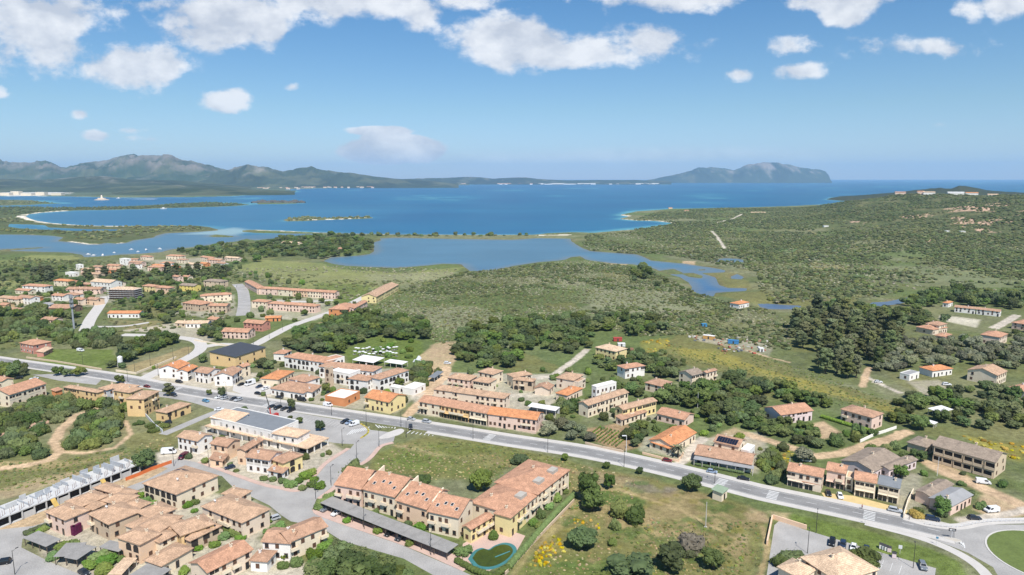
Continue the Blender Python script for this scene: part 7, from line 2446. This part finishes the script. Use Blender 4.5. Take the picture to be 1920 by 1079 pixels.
Z('euca', [(1478, 640), (1500, 600), (1560, 590), (1640, 604), (1692, 618), (1690, 660), (1655, 690), (1610, 715), (1565, 722), (1535, 690), (1510, 660)], 10.5, 7, 12, 1.4, 'tall eucalyptus tree of the dark wood at the right', 26)
Z('tree', [(1690, 570), (1780, 548), (1960, 558), (1960, 592), (1880, 580), (1790, 572), (1720, 585)], 10, 8, 13, .8, 'dark tree of the belt behind the white terrace', 27)
Z('tree', [(1500, 590), (1560, 572), (1640, 582), (1720, 590), (1780, 600), (1760, 620), (1700, 605), (1640, 600), (1560, 590)], 9, 7, 11, .75, 'tree around the marsh pond at the right', 28)
Z('bush', [(1780, 650), (1960, 615), (1960, 640), (1820, 648)], 8, 5, 9, .7, 'bush beside the salmon roofed house in the grove', 29)
Z('bush', [(1700, 835), (1830, 880), (1960, 900), (1960, 850), (1880, 880), (1740, 840)], 8, 4, 7, .65, 'bush around the veranda apartment building', 30, clump=.45)
Z('bush', [(1700, 930), (1720, 925), (1745, 960), (1830, 945), (1860, 955), (1800, 970), (1720, 975)], 5, 3, 6, .6, 'bush in the garden of the brown and grey roofed house', 31)
Z('yellow', [(1800, 815), (1930, 838), (1930, 868), (1850, 850)], 3.4, 1.2, 2.6, .5, 'yellow broom bush behind the veranda apartment building', 32, clump=.42)
Z('yellow', [(1440, 855), (1490, 845), (1480, 880), (1445, 898)], 3, 1, 2.2, .5, 'yellow broom bush right of the solar panel restaurant', 33, clump=.42)
Z('yellow', [(1200, 642), (1260, 632), (1255, 655), (1215, 665)], 4, 1, 2.2, .5, 'yellow broom bush at the top end of the yellow field', 34, clump=.45)
Z('bush', [(1432, 1110), (1436, 1040), (1446, 985), (1452, 990), (1442, 1060), (1440, 1110)], 3.5, 2.5, 4.5, .7, 'bush along the wall of the bottom right car park', 35)
Z('tree', [(-60, 530), (-60, 515), (60, 500), (140, 505), (200, 520), (430, 500), (440, 535), (330, 560), (200, 580), (-60, 590)], 17, 5, 9, .8, 'tree between the houses of the left village', 36)
Z('euca', [(60, 530), (62, 512), (105, 510), (112, 528)], 13, 8, 11, 1.1, 'tall tree of the left clump in the village', 37)
Z('euca', [(140, 530), (150, 515), (255, 512), (260, 530)], 14, 8, 11, 1.1, 'tall tree of the long village row', 38)
Z('euca', [(270, 522), (300, 508), (430, 508), (445, 520), (400, 528)], 20, 8, 11, 1.0, 'tall tree of the right village clump', 39)
Z('tree', [(270, 560), (340, 550), (345, 600), (300, 620), (260, 600)], 14, 6, 10, .8, 'tree on the village green', 40)
Z('tree', [(370, 640), (378, 610), (420, 612), (418, 640)], 7, 6, 9, .75, 'dark tree beside the salmon pink house', 41)
Z('tree', [(540, 610), (600, 560), (690, 560), (640, 600), (600, 606)], 14, 5, 9, .75, 'tree beside the pink and orange terrace', 42, clump=.4)
Z('tree', [(480, 458), (540, 447), (640, 441), (695, 455), (700, 470), (660, 480), (600, 487), (560, 482), (480, 484)], 14, 8, 15, .6, 'dark tree of the lagoon wood', 43)
Z('tree', [(325, 475), (400, 463), (480, 459), (492, 490), (440, 498), (390, 487)], 15, 8, 14, .6, 'dark tree of the wood right of the upper village', 44)
Z('tree', [(1180, 510), (1210, 500), (1228, 512), (1215, 520), (1190, 522)], 9, 8, 12, .7, 'dark tree of the small clump by the marsh', 45)
Z('tree', [(1150, 520), (1220, 524), (1260, 532), (1240, 540), (1160, 532)], 22, 6, 9, .8, 'single dark tree on the marsh grass', 46)
Z('darkbush', [(600, 442), (690, 443), (760, 444), (1000, 445), (1075, 440), (1120, 437), (1110, 434), (1010, 438), (760, 441), (690, 440.5)], 22, 8, 13, .6, 'dark shrub on the dune strip', 47, clump=.45)

Z('shrubs', [(270, 692), (500, 680), (620, 690), (790, 740), (830, 700), (1100, 695), (1240, 722), (1320, 778), (1430, 838), (1420, 880), (1300, 860), (1180, 835), (1040, 800), (780, 770), (500, 745)], 6.5, 2.2, 5, .75, 'small green shrub in the yards north of the main road', 61, dens=.5)
Z('shrubs', [(1460, 880), (1560, 850), (1700, 830), (1900, 860), (1900, 940), (1700, 960), (1690, 900)], 7, 2.2, 4.5, .7, 'small green shrub in the yards around the shop row', 62, dens=.45)
Z('shrubs', [(330, 815), (600, 830), (640, 850), (570, 920), (480, 900), (350, 860)], 6, 2, 4, .7, 'small green shrub in the yards of the row beside the side street', 63, dens=.4)
Z('shrubs', [(-40, 560), (200, 540), (440, 500), (640, 555), (480, 610), (380, 620), (250, 600), (-40, 600)], 13, 4, 7, .8, 'small green shrub between the houses of the left village', 64, dens=.6)


def place(kind, p, R):
    X, Y, w, h, lab, grp = p
    meshes = PROTO[kind]
    me, tr = meshes[R.randrange(len(meshes))]
    z = float(height(X, Y)) if X > 300 else 0.0
    hz_ = {'bush': .95, 'garden': 1.15, 'yellow': .95, 'dry': .95}.get(kind, 1.0)
    if tr is None:
        nm = {'yellow': 'broom_bush', 'garden': 'shrub', 'shrubs': 'shrub', 'dry': 'dry_tree'}.get(kind, 'bush')
        o = link(nm, me, None, (X, Y, z - .1), R.uniform(0, 6.28))
        o.scale = (w / 1.75 * R.uniform(.9, 1.1), w / 1.75 * R.uniform(.9, 1.1), h / hz_)
        tag(o, lab, 'bush' if nm != 'dry_tree' else 'tree', grp)
    else:
        top = {'tree': 1.6, 'olive': 1.4, 'euca': 3.1}[kind]
        root = thing({'tree': 'tree', 'olive': 'olive_tree', 'euca': 'eucalyptus_tree'}[kind], (X, Y, z - .05), R.uniform(0, 6.28), lab, 'tree', grp)
        root.scale = (w / 1.75, w / 1.75, h / top)
        link('crown', me, root)
        link('trunk', tr, root)


def rot_attr(n, rg):
    r = np.zeros((n, 3), np.float32)
    r[:, 2] = rg.uniform(0, 6.28, n)
    return r


def stuff_cloud(name, meshes, X, Y, Z_, w, hgt, label):
    """ground cover nobody could count: one object, instanced on its own points"""
    n = len(X)
    rg = np.random.RandomState(len(name))
    me = bpy.data.meshes.new(name)
    me.vertices.add(n)
    me.vertices.foreach_set('co', np.stack([X, Y, Z_], -1).astype(np.float32).ravel())
    a = me.attributes.new('rot', 'FLOAT_VECTOR', 'POINT')
    a.data.foreach_set('vector', rot_attr(n, rg).ravel())
    a = me.attributes.new('scl', 'FLOAT_VECTOR', 'POINT')
    a.data.foreach_set('vector', np.stack([w / 1.75, w / 1.75 * rg.uniform(.8, 1.2, n), hgt], -1).astype(np.float32).ravel())
    a = me.attributes.new('pick', 'INT', 'POINT')
    a.data.foreach_set('value', rg.randint(0, len(meshes), n).astype(np.int32))
    src = bpy.data.collections.new(name + '_kinds')
    for i, m in enumerate(meshes):
        src.objects.link(bpy.data.objects.new('%s_kind_%02d' % (name, i), m))
    ng = bpy.data.node_groups.new(name, 'GeometryNodeTree')
    ng.interface.new_socket('Geometry', in_out='INPUT', socket_type='NodeSocketGeometry')
    ng.interface.new_socket('Geometry', in_out='OUTPUT', socket_type='NodeSocketGeometry')
    N, L = ng.nodes, ng.links
    gi, go = N.new('NodeGroupInput'), N.new('NodeGroupOutput')
    ip = N.new('GeometryNodeInstanceOnPoints')
    ci = N.new('GeometryNodeCollectionInfo')
    ci.inputs['Collection'].default_value = src
    ci.inputs['Separate Children'].default_value = True
    ci.inputs['Reset Children'].default_value = True
    ip.inputs['Pick Instance'].default_value = True
    L.new(gi.outputs[0], ip.inputs['Points'])
    L.new(ci.outputs[0], ip.inputs['Instance'])
    for nm, ty, sock in (('rot', 'FLOAT_VECTOR', 'Rotation'), ('scl', 'FLOAT_VECTOR', 'Scale'), ('pick', 'INT', 'Instance Index')):
        na = N.new('GeometryNodeInputNamedAttribute')
        na.data_type = ty
        na.inputs['Name'].default_value = nm
        L.new(na.outputs[0], ip.inputs[sock])
    L.new(ip.outputs[0], go.inputs[0])
    o = link(name, me)
    md = o.modifiers.new('scatter', 'NODES')
    md.node_group = ng
    tag(o, label, None, None, 'stuff')
    return o


R = random.Random(77)
CAP = dict(bush=285, tree=290, olive=200, euca=140, shrubs=295, garden=200, yellow=220, dry=20, darkbush=60)
for kind, lst in PL.items():
    lst.sort(key=lambda p: p[0] ** 2 + p[1] ** 2)
    cap = CAP.get(kind, 0)
    for p in lst[:cap]:
        place('bush' if kind == 'darkbush' else kind, p, R)
    rest = lst[cap:]
    if rest:
        A = np.array([r[:4] for r in rest])
        top = {'tree': 1.6, 'olive': 1.4, 'euca': 3.1}.get(kind, .95)
        zz = np.where(A[:, 0] > 300, height(A[:, 0], A[:, 1]), 0.0)
        stuff_cloud('far_wood' if kind in ('tree', 'euca', 'olive') else 'thicket', [m[0] for m in PROTO[kind]], A[:, 0], A[:, 1], zz, A[:, 2], A[:, 3] / top, 'dark foliage of the farther woods and thickets')

# open scrub of the plain, the marsh edges, the hill and the spits
def scrub(parts, name, kind, label):
    X = np.concatenate([p[0] for p in parts]); Y = np.concatenate([p[1] for p in parts]); w = np.concatenate([p[2] for p in parts])
    k = w > 0
    stuff_cloud(name, [m[0] for m in PROTO[kind]], X[k], Y[k], height(X[k], Y[k]) - .1, w[k], w[k] * .5, label)


def inland(t, d):
    k = land_sdf(t[0], t[1], 60.0) > d
    return t[0][k], t[1][k], t[2][k]


PLAIN = [(690, 565), (750, 545), (860, 512), (960, 502), (1090, 486), (1220, 506), (1300, 548), (1350, 562), (1440, 582), (1490, 612), (1480, 660), (1300, 628), (1180, 632), (1120, 600), (960, 602), (860, 612), (850, 650), (800, 640), (790, 605), (720, 600), (660, 590)]
MID = [(430, 505), (600, 500), (860, 505), (800, 545), (700, 560), (640, 590), (600, 560), (480, 530)]
RIGHT = [(1090, 470), (1250, 478), (1420, 510), (1420, 540), (1450, 570), (1640, 560), (1700, 545), (1960, 545), (1960, 470), (1500, 440), (1250, 430), (1100, 440)]
VIL = [(-60, 480), (150, 488), (440, 500), (480, 560), (420, 600), (250, 630), (100, 650), (-60, 660)]
hillp = np.array([(250, 1250), (400, 1000), (560, 820), (640, 640), (760, 640), (1900, 1500), (2100, 2300), (1400, 2500), (800, 2600), (500, 2350), (300, 1800)])
S1 = scatter(PLAIN, 4.6, 1.8, 5.5, 201, clump=.455)
S2 = scatter(MID, 8, 2, 5, 202, clump=.5)
S3 = scatter(RIGHT, 7.0, 2.5, 7.5, 203, clump=.45)
S4 = scatter(None, 9, 3, 8, 204, clump=.43, world_poly=hillp)
S5 = scatter(VIL, 9, 2, 5, 205, clump=.45)
scrub([S1, S3, S4, S5], 'dark_scrub', 'darkbush', 'dark evergreen scrub scattered over plain and hill')
S1b = scatter(PLAIN, 4.2, 1.2, 3.4, 211, clump=.44)
S3b = scatter(RIGHT, 8, 2, 5.5, 213, clump=.44)
S4b = scatter(None, 10, 3, 7, 214, clump=.46, world_poly=hillp)
S2b = scatter(MID, 9, 2, 4, 212, clump=.45)
S5b = scatter(VIL, 8, 2, 4, 215, clump=.4)
scrub([S1b, S2, S3b, S4b, S5b], 'green_scrub', 'scrubbush', 'mid green scrub covering plain and hill')
S1c = scatter(PLAIN, 4.0, 1.0, 2.6, 221, clump=.47)
S3c = scatter(RIGHT, 9, 2, 4, 223, clump=.5)
scrub([S1c, S2b, S3c], 'sage_scrub', 'sagebush', 'pale sage coloured scrub on the plain')
SPS = [inland(scatter(None, 15, 5, 11, 231 + i, world_poly=poly_world(P_, SEA), clump=.44, chk=False), (26, 14, 8, 8)[i]) for i, P_ in enumerate((SPIT, PENIN, ISLE, [(-400, 374), (0, 376), (60, 377), (100, 381), (0, 385), (-400, 385)]))]
scrub(SPS[1:2], 'peninsula_scrub', 'darkbush', 'dark scrub on the long low peninsula')
scrub(SPS[:1] + SPS[2:], 'spit_scrub', 'scrubbush', 'dark low scrub on the spits and islet')
DU = scatter([(590, 441.4), (760, 443.5), (1000, 443), (1075, 439), (1075, 438), (1000, 442), (760, 442), (590, 440)], 14, 4, 9, 241, clump=.42, chk=False)
scrub([DU], 'dune_scrub', 'scrubbush', 'low dune scrub behind the long beach')
MEAD = [(690, 890), (745, 832), (900, 828), (1085, 870), (1330, 924), (1445, 962), (1440, 1000), (1425, 1100), (940, 1110), (1070, 935), (1060, 890), (975, 866), (930, 900), (800, 900)]
SLOPE = [(-40, 865), (60, 868), (150, 855), (245, 840), (330, 800), (345, 825), (270, 860), (100, 905), (-40, 930)]
W1 = [scatter(MEAD, 1.7, .5, 1.5, 301, clump=.50), scatter(SLOPE, 1.7, .5, 1.6, 302, clump=.38), scatter([(1230, 640), (1290, 626), (1400, 652), (1640, 742), (1730, 765), (1710, 790), (1430, 738), (1300, 690)], 2.6, .6, 1.8, 303, clump=.4)]
scrub(W1, 'weeds', 'weed', 'green weeds in the meadows')
W2 = [scatter(MEAD, 2.0, .4, 1.2, 311, clump=.52), scatter(SLOPE, 2.0, .4, 1.3, 312, clump=.48)]
scrub(W2, 'dry_weeds', 'straw', 'straw coloured dry weeds in the meadows')
rk = Vector(G(520, 381, SEA))
mb = MB()
for i in range(14):
    blob(mb, (rk.x - 110 + i * 17, rk.y + (i % 3) * 8, SEA), 14 + 5 * (i % 3), 2, i, .35, 0, .6)
tag(mb.build('rock_islet', mat('dark_rock', (.09, .085, .075), .95, .3, .05, .3)), 'dark rocky islet low in the bay beside the sandy island', 'islet')
# granite outcrop beside the bushes at the left edge
Rk = random.Random(3)
for i in range(26):
    x, y = Rk.uniform(-5, 105), 0
    y = 812 - x * .38 + Rk.uniform(-14, 14)
    X, Y = G(x, y)
    mb = MB()
    blob(mb, (0, 0, .2), Rk.uniform(1.2, 2.6), 2, i, .35, 0, .5)
    tag(mb.build('boulder', mat('pink_granite', (.42, .28, .20), .95, .2, .5, 3), loc=(X, Y, 0), rz=Rk.uniform(0, 3)), 'pink granite boulder of the outcrop at the left edge', 'boulder', 'granite boulders at the left edge')
# vines in the tilled plot
vm = bush_mb(88, 3, 1, 60, .14).mesh('vine', LM['garden'])
c0, c1, c2 = Vector(G(1098, 822)), Vector(G(1155, 838)), Vector(G(1120, 806))
for i in range(9):
    for j in range(11):
        p = c0 + (c1 - c0) * (i / 8) + (c2 - c0) * (j / 10) * 1.25
        o = link('vine', vm, None, (p.x, p.y, 0), R.uniform(0, 6))
        o.scale = (.55, .55, R.uniform(.9, 1.3))
        tag(o, 'young vine in the tilled plot beside the olive garden', 'vine', 'vines in the tilled plot')


def hedge(label, pts, w, h, m_, seed=1, tips=None):
    P = [Vector(G(*p)) for p in pts]
    c = P[0]
    S = arclen(P)
    mb = MB()
    Rr = random.Random(seed)
    n = int(S[-1] / (w * .62))
    lumps = []
    for i in range(n + 1):
        p, d = at_s(P, S, S[-1] * i / n)
        lumps.append(((p.x - c.x, p.y - c.y, h * .48), w * .62, h / w * .82))
    for i, (q, r_, sq) in enumerate(lumps):
        blob(mb, q, r_, 2, seed + i, .2, 0, sq)
    leaves(mb, Rr, n * 50, lumps, .16)
    tag(mb.build('hedge', m_, loc=(c.x, c.y, 0)), label, 'hedge')


hedge('long bright clipped hedge between pool building and meadow', [(955, 1066), (1000, 1014), (1040, 968), (1076, 932)], 1.8, 2.0, LM['garden'])
hedge('bright hedge around the lower side of the pool', [(858, 1056), (890, 1074), (925, 1086), (955, 1066)], 1.8, 1.8, LM['garden'], 2)
hedge('long yellowish hedge in front of the tall pink house', [(1542, 784), (1580, 796), (1632, 811)], 1.8, 1.8, LM['garden'], 3)
hedge('clipped dark hedge beside the pale pink villa of the street corner', [(425, 998), (450, 1008), (472, 998)], 2.0, 2.2, LM['bush'], 4)
hedge('low hedge under the grey awning of the solar panel restaurant', [(1302, 872), (1350, 881), (1392, 889)], 1.2, 1.2, LM['bush'], 5)
hedge('dark hedge by the left carport corner', [(50, 1003), (75, 993), (92, 987)], 1.8, 1.6, LM['bush'], 6)
# the palm
X, Y = G(1271, 858)
palm = thing('palm_tree', (X, Y, 0), 0, 'tall date palm in front of the orange roofed bungalow', 'palm')
mb = MB()
for k in range(8):
    mb.tube((0, 0, k * .55), (0, 0, (k + 1) * .55), .36 - .01 * k, .30 - .01 * k, n=8)
mb.build('trunk', M_BARK, palm)
Rp = random.Random(5)
for k in range(34):
    t, up = 2.399 * k, Rp.uniform(-.35, 1.15)
    L_ = Rp.uniform(2.6, 3.4)
    mb = MB()
    prev = Vector((0, 0, 4.4))
    d0 = Vector((math.cos(t), math.sin(t), 0))
    for s in range(1, 7):
        q = s / 6
        cur = Vector((0, 0, 4.4)) + d0 * (L_ * q) + Vector((0, 0, up * L_ * q * .8 - 1.5 * q * q))
        side = Vector((-d0.y, d0.x, 0))
        wl = .42 * math.sin(math.pi * min(.95, q + .08)) + .06
        mb.add([prev + side * wl + Vector((0, 0, -.14)), prev, cur, cur + side * wl + Vector((0, 0, -.14))], [(0, 1, 2, 3)])
        mb.add([prev, prev - side * wl + Vector((0, 0, -.14)), cur - side * wl + Vector((0, 0, -.14)), cur], [(0, 1, 2, 3)])
        prev = cur
    mb.build('frond', LM['olive'], palm)
